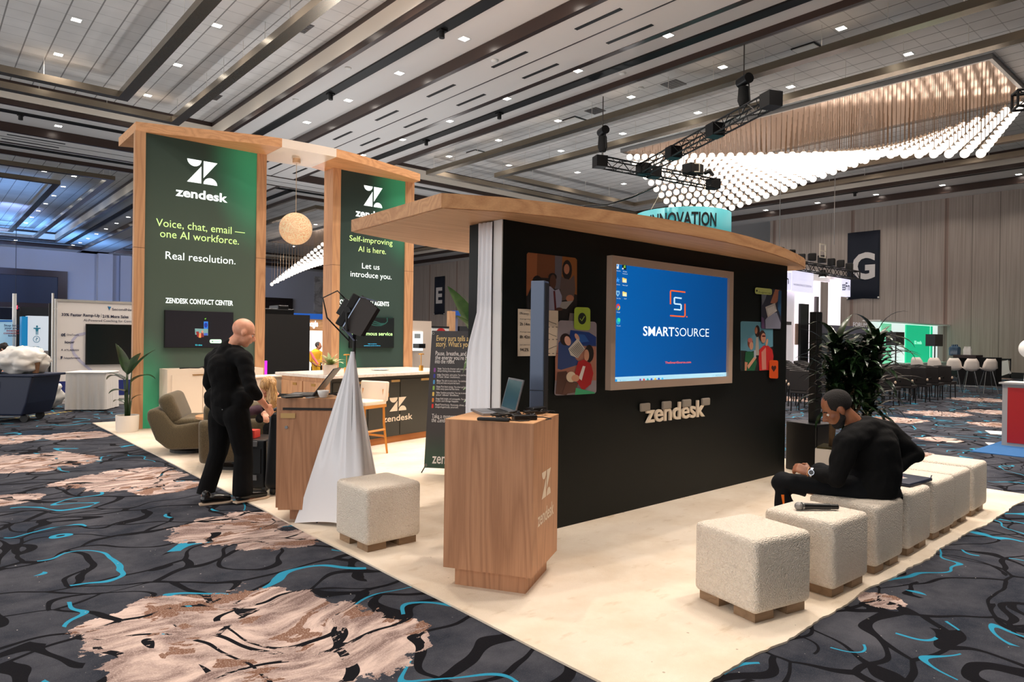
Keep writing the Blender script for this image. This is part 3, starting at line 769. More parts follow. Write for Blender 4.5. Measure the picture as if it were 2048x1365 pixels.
A.poly([(543+30*math.sin(a)**3, 1162-2.9*(13*math.cos(a)-5*math.cos(2*a)-2*math.cos(3*a)-math.cos(4*a))) for a in [2*PI*i/24 for i in range(24)]], (66, 30, 26)).done()

# large screen on the wall
YS = WY-.062
a, b_ = at_y(1221, 781.5, YS), at_y(1467.5, 544.3, YS)
sx0, sz0, sx1, sz1 = a.x, a.z, b_.x, b_.z
t = thing('wall_screen', 'large wall screen in a beige frame showing a bright blue desktop', 'screen', ((sx0+sx1)/2, WY-.03, sz0))
i0, i1 = at_y(1230, 764.5, YS), at_y(1459.5, 556.5, YS)
mb = MB()
for lo, hi in (((sx0, sz0), (sx1, i0.z)), ((sx0, i1.z), (sx1, sz1)), ((sx0, i0.z), (i0.x, i1.z)), ((i1.x, i0.z), (sx1, i1.z))):
    mb.b2((lo[0], YS, lo[1]), (hi[0], WY-.001, hi[1]))
mb.build('frame', mat('screen_frame', (178, 156, 140), .55), t)
YD = WY-.035
A = Art('display', 1200, 480, .14648, YD, t, 'lit blue desktop picture')
mm, nt, bb = nm('blue_desktop'); g = NG(nt); gx, gy, gz = g.sep(g.obj())
nt.links.new(g.mix(g.mapr(gx, -.8, .9), rgb(0, 96, 176), rgb(0, 68, 132)), bb.inputs['Emission Color']); bb.inputs['Emission Strength'].default_value = .92; bb.inputs['Base Color'].default_value = (.005, .01, .02, 1); bb.inputs['Roughness'].default_value = .5; bb.inputs['Specular IOR Level'].default_value = .2
A.ms.append(mm); A.mb.mi = 0
A.mb.b2((i0.x-.02, YD, i0.z-.02), (i1.x+.02, WY-.002, i1.z+.02))
OR, WH, CY = (240, 96, 32), (236, 248, 255), (150, 220, 246)
A.line([(962, 880), (962, 705), (968, 696), (980, 694), (1165, 716)], 18, OR, .9).line([(955, 1036), (1140, 1050), (1154, 1044), (1160, 1030), (1160, 875)], 18, OR, .9)
A.line([(1114, 800), (1020, 788), (1014, 794), (1014, 868), (1020, 874), (1098, 882), (1106, 890), (1106, 950), (1098, 958), (1008, 950)], 19, (190, 226, 248), .95)
A.e(1184, 1052, 9, 9, OR, em=.9)
A.txt('SMART', 586, 1308, WH, 132, 1012, bold=.012, em=1).txt('SOURCE', 1024, 1316, WH, 122, 1484, bold=-.008, em=1)
A.txt('TheSmartSource.com', 884, 1692, (236, 92, 52), 30, 1240, bold=.02, em=.9)
A.poly([(204, 1876), (1776, 1808), (1776, 1880), (204, 1950)], (168, 216, 236), .85)
A.poly([(204, 1906), (230, 1905), (230, 1946), (204, 1948)], (30, 150, 220), .8)
for i, (u, cc) in enumerate(((545, (120, 60, 160)), (595, (210, 70, 60)), (645, (40, 170, 170)), (697, (40, 90, 200)), (748, (240, 190, 70)), (796, (30, 80, 190)), (845, (60, 180, 230)))):
    v = 1912-(u-545)*.045; A.e(u, v, 13, 17, cc, em=.8)
A.txt('Search', 296, 1928, (110, 130, 150), 14, 348, em=.7).line([(262, 1912), (278, 1930)], 5, (70, 100, 130), .7)
A.txt('^ ENG', 1530, 1860, (60, 90, 120), 14, 1670, em=.6).txt('1:27 PM', 1690, 1838, (60, 90, 120), 12, 1740, em=.6).txt('8/19/2025', 1680, 1868, (60, 90, 120), 12, 1742, em=.6)
for u, v, cc, kind in ((226, 356, (210, 226, 236), 'bin'), (320, 366, (22, 24, 22), 'app'), (228, 550, (60, 150, 240), 'star'), (320, 552, (244, 208, 100), 'folder'), (228, 735, (130, 190, 230), 'shield'), (320, 740, (244, 216, 120), 'folder'), (230, 920, (214, 60, 50), 'ring'), (230, 1110, (30, 160, 190), 'wave')):
    if kind == 'folder': A.poly([(u-28, v-34), (u-8, v-32), (u, v-24), (u+28, v-20), (u+28, v+36), (u-28, v+28)], cc, .9).poly([(u-20, v-8), (u+28, v-2), (u+28, v+36), (u-20, v+30)], (250, 236, 190), .85)
    elif kind == 'star': A.poly([(u, v-42), (u+8, v-12), (u+28, v-8), (u+12, v+10), (u+20, v+34), (u, v+18), (u-18, v+30), (u-12, v+6), (u-22, v-10), (u-8, v-12)], cc, .9)
    elif kind == 'ring': A.e(u, v, 28, 46, cc, em=.85).poly([(u-24, v+10), (u, v+10), (u+8, v+44), (u-18, v+40)], (60, 160, 80), .8).poly([(u+6, v-14), (u+28, v-4), (u+24, v+26), (u+4, v+42)], (240, 200, 60), .85).e(u, v, 12, 20, (60, 130, 230), em=.9)
    elif kind == 'wave': A.e(u, v, 28, 46, cc, em=.85).e(u+10, v-16, 18, 26, (60, 220, 150), em=.8)
    elif kind == 'shield': A.poly([(u-22, v-40), (u+24, v-36), (u+24, v+6), (u, v+42), (u-22, v+12)], cc, .85).e(u+2, v-4, 12, 18, (30, 100, 180), em=.8)
    elif kind == 'app': A.poly([(u-28, v-44), (u+28, v-38), (u+28, v+46), (u-28, v+38)], cc, .5).poly([(u-6, v-14), (u+2, v-14), (u+2, v+20), (u-6, v+20)], (170, 220, 70), .9).poly([(u+6, v-24), (u+14, v-24), (u+14, v+20), (u+6, v+20)], (120, 200, 80), .9).poly([(u-30, v+18), (u-12, v+20), (u-12, v+40), (u-30, v+38)], (230, 236, 240), .9)
    else: A.poly([(u-22, v-42), (u+22, v-38), (u+18, v+42), (u-18, v+38)], cc, .9).e(u, v-4, 10, 16, (60, 140, 220), em=.9)
for st, u, v, u2 in (('Recycle Bin', 206, 430, 262), ('Wireless', 292, 440, 348), ('Workbench', 286, 470, 356), ('Remote', 206, 618, 252), ('New Stuff', 286, 628, 356), ('Secure Client', 206, 806, 258), ('Stuff', 306, 812, 338), ('Google', 206, 996, 250), ('Microsoft', 206, 1182, 258)):
    A.txt(st, u, v, (210, 230, 244), 16, u2, em=.8)
A.done()

# white curtain closing the left end of the wall box
def cloth(mb, cols, n):
    """grid from list of columns (each a list of points)"""
    V = [[mb.bm.verts.new(p) for p in c] for c in cols]
    for a, b_ in zip(V, V[1:]):
        for i in range(len(a)-1): mb._f([a[i], b_[i], b_[i+1], a[i+1]])
M_cloth = mat('white_cloth', (238, 238, 242), .85, bump=(6, .15))
mb = MB(); cols = []
for j in range(25):
    s = j/24; col_ = []
    for i in range(22):
        z = .03+2.40*i/21; q = z/2.43
        wtop = .15 if q > .72 else .15+.11*min(1, (.72-q)/.12)
        y = WY+.095+s*(wtop+.015*math.sin(q*5))
        x = 3.30-.008-.010*(1+math.sin(s*19+q*1.7))*(.3+.7*s)-.012*s
        col_.append((x, y, z))
    cols.append(col_)
cloth(mb, cols, 22)
o = mb.build('curtain', M_cloth, smooth=True); tag(o, 'white draped curtain hanging at the left end of the dark booth wall', 'curtain')
o.modifiers.new('thickness', 'SOLIDIFY').thickness = .004

# ---------------------------------------------------------------- two tall towers with crown
TY = 12.18
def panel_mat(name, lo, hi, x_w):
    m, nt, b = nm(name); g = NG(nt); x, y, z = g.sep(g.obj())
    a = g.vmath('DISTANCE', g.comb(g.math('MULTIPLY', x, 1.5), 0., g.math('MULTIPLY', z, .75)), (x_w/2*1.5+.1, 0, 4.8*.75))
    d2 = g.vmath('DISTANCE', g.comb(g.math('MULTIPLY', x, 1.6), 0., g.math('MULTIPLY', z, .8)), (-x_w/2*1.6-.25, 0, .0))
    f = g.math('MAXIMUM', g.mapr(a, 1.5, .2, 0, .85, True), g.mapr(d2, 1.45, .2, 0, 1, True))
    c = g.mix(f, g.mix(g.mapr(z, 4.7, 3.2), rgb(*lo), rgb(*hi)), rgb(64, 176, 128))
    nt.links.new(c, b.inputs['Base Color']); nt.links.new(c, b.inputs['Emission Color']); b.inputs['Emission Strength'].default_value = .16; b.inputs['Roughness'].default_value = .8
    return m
def tower(name, label, xs, lo, hi):
    t = thing(name, label, 'booth tower', ((xs[1]+xs[2])/2, TY, 0))
    for k_, (x0, x1) in enumerate(((xs[0], xs[1]), (xs[2], xs[3]))):
        mb = MB(); dp = .10 if (k_ == 0 and x0 < 3) else .38
        mb.b2((x0, TY, .012), (x1, TY+dp, 4.80)); o = mb.build('post', M_oakZ, t)
        mb = MB()
        mb.b2((x0-.001, TY-.001, 2.93), (x1+.001, TY+dp+.001, 2.936)); mb.build('post_joint', mat('joint_brown', (90, 60, 40), .8), o)  # dark brown joint line around the post
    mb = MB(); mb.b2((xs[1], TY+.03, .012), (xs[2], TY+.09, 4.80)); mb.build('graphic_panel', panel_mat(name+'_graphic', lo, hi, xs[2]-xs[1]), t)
    return t
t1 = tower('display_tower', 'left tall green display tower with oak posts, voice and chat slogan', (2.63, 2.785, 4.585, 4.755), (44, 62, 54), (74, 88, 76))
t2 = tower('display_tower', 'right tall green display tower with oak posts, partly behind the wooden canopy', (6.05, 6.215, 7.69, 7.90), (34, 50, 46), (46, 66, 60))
crown = [(2.646, 12.22), (3.29, 11.99), (3.81, 11.78), (4.39, 11.57), (4.745, 11.485), (5.237, 11.44), (5.73, 11.42), (6.25, 11.50), (6.75, 11.63), (7.3, 11.77), (7.88, 11.94)]
def crown_part(name, pts, back, m, t):
    mb = MB(); mb.slab([(x, y, 4.80) for x, y in pts+back], (0, 0, .15)); return mb.build(name, m, t)
M_crown = wood('oak_crown', (232, 178, 130), (192, 134, 90), 'X', 1.0)
crown_part('crown', crown[:5], [(4.74, 12.60), (2.646, 13.44)], M_crown, t1)
crown_part('crown', crown[6:], [(7.88, 13.2), (5.73, 12.47)], M_crown, t2)
tb = thing('crown_bridge', 'white curved crown section bridging the two green towers', 'canopy', (5.24, 12, 4.8))
crown_part('bridge_panel', crown[4:7], [(5.73, 12.47), (4.75, 12.60)], mat('bridge_white', (240, 226, 212), .5), tb)
for tt, xs, lines in ((t1, (2.785, 4.585), ((490, 455, 'Voice, chat, email \u2014', 312, 452, M_lime, 0), (478, 474, 'one AI workforce.', 320, 474, M_lime, 0), (471, 521, 'Real resolution.', 331, 518, M_glow, 0), (466, 608, 'ZENDESK CONTACT CENTER', 331, 606, M_glow, .02))),
                      (t2, (6.215, 7.69), ((785, 491, 'Self-improving', 699, 481.5, M_lime, 0), (772, 505, 'AI is here.', 716.5, 503, M_lime, 0), (759, 541, 'Let us', 724, 537, M_glow, 0), (783, 562, 'introduce you.', 701, 553, M_glow, 0), (778, 612, 'FORETHOUGHT AI AGENTS', 676, 608, M_glow, .02), (738, 621, 'FOR ZENDESK', 676, 620, M_glow, .02)))):
    Yt = TY+.026
    hs = {0: None}
    for px1, py1, s, px0, py0, m_, bo in lines:
        a, b_ = at_y(px0, py0, Yt), at_y(px1, py1, Yt); mb = MB()
        sz = {'ZENDESK CONTACT CENTER': .118, 'FORETHOUGHT AI AGENTS': .125, 'FOR ZENDESK': .125}.get(s, .182 if tt is t1 else .158)
        text(mb, s, a, (1, 0, 0), (0, 0, 1), size=sz, width=b_.x-a.x, bold=bo); o = mb.build('lit_lettering', m_, tt); o['label'] = ('lime' if m_ is M_lime else 'white')+' backlit lettering'
    mb = MB()
    if tt is t1: a, b_, c_, d_ = at_y(374, 363, Yt), at_y(435, 326, Yt), at_y(351, 391, Yt), at_y(455, 397.5, Yt)
    else: a, b_, c_, d_ = at_y(727.5, 411, Yt), at_y(765, 376, Yt), at_y(711, 432, Yt), at_y(778, 441, Yt)
    logo(mb, a, (1, 0, 0), (0, 0, 1), b_.x-a.x, b_.z-a.z-.01); o = mb.build('lit_mark', M_glow, tt); o['label'] = 'white backlit logo mark'
    mb = MB(); text(mb, 'zendesk', c_, (1, 0, 0), (0, 0, 1), size=.205, width=d_.x-c_.x, bold=.028); o = mb.build('lit_lettering', M_glow, tt); o['label'] = 'white backlit logo lettering'
# screens on the towers
def tower_tv(label, x0, x1, z0, z1):
    t = thing('television', label, 'television', ((x0+x1)/2, TY, z0))
    mb = MB(); mb.b2((x0, TY-.03, z0), (x1, TY+.029, z1)); mb.build('casing', M_black, t, bevel=(.006, 2))
    return t
tv = tower_tv('television on the left green tower showing a small photo collage', 3.088, 4.19, 1.322, 1.945)
A = Art('display', 380, 620, .14652, TY-.032, tv, 'lit dark picture')
A.col((16, 16, 26), .35); q0, q1 = A.P(-318, 520), A.P(580, 30)
A.mb.b2((3.10, TY-.0325, 1.334), (4.178, TY-.0305, 1.933))
A.round([(170, 90), (245, 92), (245, 158), (170, 152)], 14, (140, 230, 70), .8).e(208, 122, 20, 20, (14, 40, 14), em=.3).line([(200, 122), (207, 129), (218, 115)], 5, (150, 240, 90), .8)
A.poly([(188, 160), (246, 160), (246, 270), (188, 270)], (40, 110, 200), .7).e(216, 210, 22, 34, (30, 50, 150), em=.5).poly([(66, 256), (246, 262), (246, 352), (70, 340)], (110, 150, 150), .6)
A.poly([(80, 300), (120, 295), (130, 370), (100, 372)], (130, 40, 40), .6).poly([(125, 320), (150, 320), (150, 382), (118, 380)], (220, 140, 80), .6).poly([(150, 310), (180, 300), (190, 372), (150, 374)], (120, 40, 50), .6).e(168, 300, 14, 20, (190, 130, 110), em=.6).poly([(190, 320), (240, 318), (240, 350), (190, 352)], (60, 90, 180), .6)
A.round([(268, 404), (430, 404), (430, 458), (268, 456)], 24, (196, 240, 210), .8).e(306, 432, 8, 8, (20, 40, 40), em=.2).txt('AI agent', 330, 440, (150, 200, 180), 18, 400, em=.6).txt("It's time", 72, 490, (60, 200, 220), 20, 164, bold=.02, em=.8).done()
tv = tower_tv('television on the right green tower showing glowing green words', 6.43, 7.43, 1.325, 1.945)
A = Art('display', 640, 570, .14652, TY-.032, tv, 'lit dark green picture')
A.col((4, 14, 16), .5); A.mb.b2((6.44, TY-.0325, 1.336), (7.42, TY-.0305, 1.933))
A.poly([(410, 440), (995, 440), (995, 640), (410, 640)], (8, 40, 34), .5)
for kk in range(3): A.line([(600, 495+30*kk), (680, 486+26*kk), (760, 505+26*kk), (830, 530+14*kk), (890, 530), (920, 500), (915, 450)], 12, (30, 76, 70), .5)
A.txt('autonomous service', 424, 686, (190, 244, 160), 52, 988, bold=.012, em=.95).txt('Help us build the', 655, 812, (60, 180, 230), 12, 772, bold=.02, em=.8).txt('autonomous service workforce', 600, 836, (60, 180, 230), 12, 822, bold=.02, em=.8).done()

# woven ball pendant
t = thing('pendant_lamp', 'woven cream ball pendant hanging between the green towers', 'pendant lamp', (5.255, 12.05, 4.8))
c_ = Vector((5.255, 12.05, 3.515))
def woven():
    m, nt, b = nm('woven_rattan'); g = NG(nt); p = g.obj()
    w1 = g.math('ABSOLUTE', g.math('SUBTRACT', g.math('FRACT', g.math('MULTIPLY', g.noise(p, 3, 2, .4), 22)), .5))
    w2 = g.math('ABSOLUTE', g.math('SUBTRACT', g.math('FRACT', g.math('MULTIPLY', g.noise(g.vmath('ADD', p, (5, 1, 2)), 3.4, 2, .4), 22)), .5))
    w = g.math('MAXIMUM', w1, w2); cc = g.mix(g.mapr(w, .2, .5), rgb(222, 180, 134), rgb(250, 222, 184))
    nt.links.new(cc, b.inputs['Base Color']); nt.links.new(cc, b.inputs['Emission Color']); b.inputs['Emission Strength'].default_value = .25; b.inputs['Roughness'].default_value = .8
    nt.links.new(g.bump(w, .5, .01), b.inputs['Normal']); return m
mb = MB(); mb.ball(c_, .293, 40, 24); mb.build('shade', woven(), t, smooth=True)
mb = MB(); mb.cyl(c_+Vector((0, 0, .29)), (c_.x, c_.y, 4.74), .006, n=6); mb.build('cord', mat('cord_cream', (206, 186, 160), .7), t)
mb = MB(); mb.cyl((c_.x, c_.y, 4.72), (c_.x, c_.y, 4.80), .07); mb.build('ceiling_rose', mat('rose_wood', (226, 190, 152), .5), t)
# ---------------------------------------------------------------- white cabinets against the towers
M_brass = mat('brass', (176, 136, 76), .3, .9)
def cabinet(label, x0, x1, y0, y1, h, door_px=None):
    t = thing('cabinet', label, 'cabinet', ((x0+x1)/2, (y0+y1)/2, 0), 0, None)
    mb = MB(); mb.b2((x0, y0+.02, .012), (x1, y1, h)); mb.build('body', M_cream, t)
    n = max(2, round((x1-x0)/.55)); w = (x1-x0-.12)/n
    for i in range(n):
        mb = MB(); xa = x0+.06+w*i; mb.b2((xa+.004, y0, .07), (xa+w-.004, y0+.021, h-.09)); d = mb.build('door', M_cream, t)
        if i % 2 == 0 and i+1 < n:
            mb = MB(); mb.b2((xa+w-.16, y0-.012, h-.10), (xa+w+.10, y0+.02, h-.085)); mb.build('handle', M_brass, d)
        mb = MB(); mb.cyl((xa+.05, y0-.004, h-.21), (xa+.05, y0+.004, h-.21), .012, n=12)
        if i % 2: mb.build('lock', M_brass, d)
        else: mb.bm.free()
    return t
p0 = at_y(323, 860, 11.70)
cabinet('white two-door cabinet under the television of the left green tower', 3.02, 4.55, 11.68, 12.17, .985)
cabinet('white cabinet at the foot of the right green tower', 6.1, 7.75, 11.70, 12.17, .93)
mb = MB(); mb.tube([(3.25, 11.9, .992), (3.4, 11.86, 1.0), (3.55, 11.93, .992), (3.68, 11.88, 1.03), (3.75, 11.85, 1.05), (3.82, 11.9, 1.0), (3.9, 11.88, .992)], .009, 6); mb.tube([(3.62, 11.9, .992), (3.7, 11.84, 1.04), (3.78, 11.9, 1.02), (3.86, 11.84, .995)], .009, 6)
o = mb.build('cable', M_black, smooth=True); tag(o, 'black cable coil lying on the white cabinet by the left tower', 'cable')
# ================================================================= FURNITURE ON THE BOOTH
RUG = .012
# ---- boucle cubes
def boucle():
    m, nt, b = nm('boucle'); g = NG(nt); p = g.obj()
    v = g.n('TexVoronoi', feature='SMOOTH_F1'); g.put(v.inputs['Vector'], g.vmath('ADD', p, g.vmath('SCALE', g.noise(p, 30, 2, out='Color'), scale=.03))); v.inputs['Scale'].default_value = 150
    c = g.mix(g.mapr(v.outputs['Distance'], .15, .7), rgb(242, 232, 218), rgb(226, 213, 196)); nt.links.new(c, b.inputs['Base Color'])
    b.inputs['Roughness'].default_value = .95; b.inputs['Specular IOR Level'].default_value = .15
    nt.links.new(g.bump(v.outputs['Distance'], .9, -.012), b.inputs['Normal']); return m
M_boucle = boucle(); M_foot = wood('foot_wood', (150, 122, 94), (112, 88, 64), 'X', 1.5)
def ottoman(label, loc, rz, group):
    t = thing('ottoman', label, 'ottoman', loc, rz, group)
    mb = MB(); mb.box((0, 0, .255), (.465, .465, .41)); mb.build('upholstery', M_boucle, t, smooth=True, bevel=(.035, 5), world=False)
    s = .205
    for sx in (-1, 1):
        for sy in (-1, 1):
            mb = MB(); mb.box((sx*(s-.075), sy*(s-.075), .0275), (.15, .15, .053)); mb.build('foot', M_foot, t, world=False)
    return t
GO = 'boucle cube ottomans'
ot = ottoman('cream boucle cube ottoman nearest the camera, at the front end of the row', (3.694, 2.058, RUG), math.radians(-11.7), GO)
for lab, x, y, r in (('cream boucle cube ottoman with the microphone lying on it', 4.37, 1.992, -2), ('cream boucle cube ottoman the seated man sits on', 5.005, 2.0, 0), ('cream boucle cube ottoman just behind the seated man, fourth in the row', 5.60, 2.01, 1),
                     ('cream boucle cube ottoman carrying the navy case, fifth in the row', 6.205, 2.025, 0), ('cream boucle cube ottoman second from the far end of the row', 6.715, 2.045, 1), ('cream boucle cube ottoman at the far end of the row', 7.285, 2.06, 2),
                     ('cream boucle cube ottoman standing alone by the white cloth stand', 2.635, 4.505, 1)):
    dup(ot, (x, y, RUG), math.radians(r), lab, GO)
# ---- oak podium
def podium(name, label, L, Cc, h, inset, logo_on=True):
    L, Cc = Vector((*L, 0)), Vector((*Cc, 0)); u = (Cc-L); s = u.length; u.normalize(); v = Vector((-u.y, u.x, 0))
    t = thing(name, label, 'podium', L+u*s/2+v*s/2, math.atan2(u.y, u.x))
    mb = MB(); mb.b2((-s/2, -s/2, .13), (s/2, s/2, h-.002)); mb.build('body', M_oakP, t, world=False)
    mb = MB(); mb.b2((-s/2-.0005, -s/2-.0005, h-.004), (s/2+.0005, s/2+.0005, h)); mb.build('top', M_oak, t, world=False)
    k = s/2-inset
    mb = MB(); mb.b2((-k, -k, RUG), (k, k, .13)); mb.build('plinth', M_oakP, t, world=False)
    return t, s, u, v, L, Cc
t, s, u, v, L, Cc = podium('podium', 'square oak podium with cream logo and laptop in the foreground', (2.467, 3.427), (2.752, 2.932), 1.046, .055)
px = lambda X, z: Cc+v*X+u*.0015+Vector((0, 0, z))
mb = MB(); logo(mb, px(.185, .555), v, (0, 0, 1), .205, .165); o = mb.build('logo_mark', M_green, t); o['label'] = 'cream logo mark'
mb = MB(); text(mb, 'zendesk', px(.108, .405), v, (0, 0, 1), size=.125, width=.36, bold=.014); o = mb.build('logo_lettering', M_green, t); o['label'] = 'cream logo lettering'
# ---- left counter with door ajar
t, s, u, v, L, Cc = podium('counter', 'square oak counter with its door ajar beside the white cloth stand', (2.245, 5.479), (2.652, 5.134), 1.035, .09)
hinge = Cc-u*.015; ang = math.radians(-4)
du = rotz(-u, -ang); dn = rotz(-v, -ang)
mb = MB(); w = s-.05; z0, z1 = .125, .93
mb.slab([hinge-v*.004+Vector((0, 0, z0)), hinge-v*.004+du*w+Vector((0, 0, z0)), hinge-v*.004+du*w+Vector((0, 0, z1)), hinge-v*.004+Vector((0, 0, z1))], dn*.02)
d = mb.build('door', M_oakP, t)
mb = MB(); q = hinge+du*(w-.13)+dn*.0245-v*.004
mb.slab([q+Vector((0, 0, .875)), q+du*.115+Vector((0, 0, .875)), q+du*.115+Vector((0, 0, .915)), q+Vector((0, 0, .915))], dn*.002)
mb.build('finger_pull', mat('pull_brass', (196, 160, 104), .4, .4), d)
mb = MB(); q = hinge+du*(w-.06)+dn*.024+Vector((0, 0, .80)); mb.cyl(q, q+dn*.008, .013, n=14); mb.build('lock', M_steel, d)
mb = MB(); a = L+u*.05-v*.002; mb.slab([a+Vector((0, 0, .935)), a+u*(s-.1)+Vector((0, 0, .935)), a+u*(s-.1)+Vector((0, 0, .955)), a+Vector((0, 0, .955))], v*-.001); mb.build('door_gap_shade', M_black, t)  # black strip standing in for the shade in the gap above the door
# ---- laptops and desk clutter
M_silver = mat('silver_shell', (150, 152, 158), .35, .7); M_char = mat('charcoal_shell', (36, 36, 38), .4, .2); M_scr = mat('screen_glass', (44, 70, 78), .12, 0, .6, (60, 92, 100), .25)
def laptop(label, h0, h1, bdir, depth, tip, m, lit=False):
    """hinge from h0 to h1, base runs along bdir, lid towards tip"""
    h0, h1 = Vector(h0), Vector(h1); bdir = Vector(bdir); bdir.z = 0; bdir.normalize(); tip = Vector(tip)
    t = thing('laptop', label, 'laptop', (h0+h1)/2)
    mb = MB(); mb.slab([h0, h1, h1+bdir*depth, h0+bdir*depth], (0, 0, .015)); b = mb.build('base', m, t)
    mb = MB(); up = Vector((0, 0, .0155)); hd = (h1-h0)
    mb.slab([h0+hd*.08+bdir*.02+up, h0+hd*.92+bdir*.02+up, h0+hd*.92+bdir*depth*.5+up, h0+hd*.08+bdir*depth*.5+up], (0, 0, .001)); mb.build('keyboard', M_black, t)
    mb = MB(); mb.slab([h0+hd*.34+bdir*depth*.58+up, h0+hd*.66+bdir*depth*.58+up, h0+hd*.66+bdir*depth*.92+up, h0+hd*.34+bdir*depth*.92+up], (0, 0, .0008)); mb.build('touchpad', mat('pad_grey', (120, 122, 126), .4), t)
    l0, l1 = h0+Vector((0, 0, .014)), h1+Vector((0, 0, .014)); n = hd.cross(tip).normalized()
    if n.dot(bdir) < 0: n = -n
    mb = MB(); mb.slab([l0, l1, l1+tip, l0+tip], -n*.008); lid = mb.build('lid', m, t)
    mb = MB(); q = n*.0008
    mb.poly([l0+hd*.04+tip*.07+q, l0+hd*.96+tip*.07+q, l0+hd*.96+tip*.94+q, l0+hd*.04+tip*.94+q]); mb.build('display', M_scr, lid)
    return t
h0, h1 = Vector((3.075, 3.57, 1.047)), Vector((2.985, 3.36, 1.047))
hd = (h1-h0).normalized()*.32; mid = (h0+h1)/2-Vector((.02, 0, 0)); bd = Vector((-hd.y, hd.x, 0)).normalized()
if bd.x > 0: bd = -bd
laptop('open silver laptop on the podium with the logo', mid-hd/2, mid+hd/2, bd, .215, -bd*.055+Vector((0, 0, .215)), M_silver)
TOPC = 1.036
h0 = Vector((2.495, 5.41, TOPC)); hd = Vector((.27, .17, 0)); bd = Vector((-.17, .27, 0))
hd = Vector((.20, .255, 0)); h0 = Vector((2.50, 5.37, TOPC)); bd = Vector((-.255, .20, 0))
laptop('open black laptop leaning back on the oak counter', h0, h0+hd, bd, .22, Vector((.165, -.13, 0))*.82+Vector((0, 0, .225)), M_char)
def rnd_cable(name, label, c, rx, ry, z, n, r, seed, loops=3, parent=None):
    R = random.Random(seed); pts = []
    for i in range(n):
        a = 2*PI*loops*i/n
        pts.append((c[0]+rx*math.cos(a)*(1+.25*R.uniform(-1, 1)), c[1]+ry*math.sin(a)*(1+.25*R.uniform(-1, 1)), z+r+.022*abs(math.sin(a*1.3+seed))+.012*R.random()))
    mb = MB(); mb.tube(pts, r, 6); o = mb.build(name, M_black2, smooth=True); tag(o, label, 'cable', None); return o
ZP = 1.047
rnd_cable('cable', 'black cable bundle coiled beside the silver laptop', (2.80, 3.23), .10, .055, ZP, 44, .0045, 5, 5)
rnd_cable('cable', 'black cable coil behind the power brick on the podium', (3.06, 3.24), .09, .05, ZP, 30, .004, 9, 3)
def brick(label, c, d, rz, z): 
    t = thing('power_brick', label, 'power adapter', (c[0], c[1], z), rz, 'black power adapters'); mb = MB(); mb.box((0, 0, d[2]/2), d); mb.build('case', M_black2, t, bevel=(.006, 2), world=False)
    mb = MB(); mb.tube([(d[0]/2-.003, 0, d[2]/2), (d[0]/2+.05, .01, .012), (d[0]/2+.09, -.03, .006), (d[0]/2+.04, -.07, .006)], .0035, 6); mb.build('lead', M_black2, t, world=False, smooth=True)
    return t
brick('flat black power adapter at the front of the podium top', (2.83, 3.10), (.15, .065, .03), math.radians(-25), ZP)
brick('larger black power adapter at the back corner of the podium top', (3.12, 3.30), (.15, .07, .045), math.radians(10), ZP)
mb = MB(); mb.box((2.635, 3.16, ZP+.011), (.20, .05, .018), math.radians(-52)); o = mb.build('tablet_pouch', M_black2, bevel=(.006, 2)); tag(o, 'slim black pouch lying at the front edge of the podium top', 'pouch')
mb = MB(); mb.tube([(2.70, 3.10, ZP+.006), (2.74, 3.04, ZP+.004), (2.80, 3.03, ZP+.004), (2.86, 3.07, ZP+.004), (2.85, 3.13, ZP+.004)], .0035, 6); o = mb.build('cable', M_black2, smooth=True); tag(o, 'short black lead looped at the podium front edge', 'cable')
# cup, tray, tablet on the counter
c_ = (2.545, 5.255)
t = thing('coffee_cup', 'white coffee cup on the oak counter', 'cup', (*c_, TOPC))
mb = MB(); mb.lathe([(.022, .002), (.03, .006), (.044, .04), (.048, .062), (.045, .062), (.04, .04), (.02, .01)], (*c_, TOPC), 24, True, True); mb.build('bowl', M_white, t, smooth=True)
mb = MB(); mb.b2((2.27, 5.36, TOPC), (2.42, 5.46, TOPC+.014)); o = mb.build('tablet', M_black2, bevel=(.004, 2)); tag(o, 'black tablet lying at the left corner of the oak counter', 'tablet')
mb = MB(); mb.box((2.47, 5.30, TOPC+.004), (.10, .05, .006), .3); o = mb.build('metal_tray', M_steel); tag(o, 'small metal tray beside the white cup', 'tray')
rnd_cable('cable', 'black cable heap behind the white cup on the counter', (2.70, 5.30), .07, .06, TOPC, 26, .004, 4, 3)
mb = MB(); mb.box((2.87, 5.49, TOPC+.012), (.14, .08, .022), .5); o = mb.build('power_pack', M_black2, bevel=(.008, 2)); tag(o, 'black power pack at the right corner of the oak counter', 'power adapter')

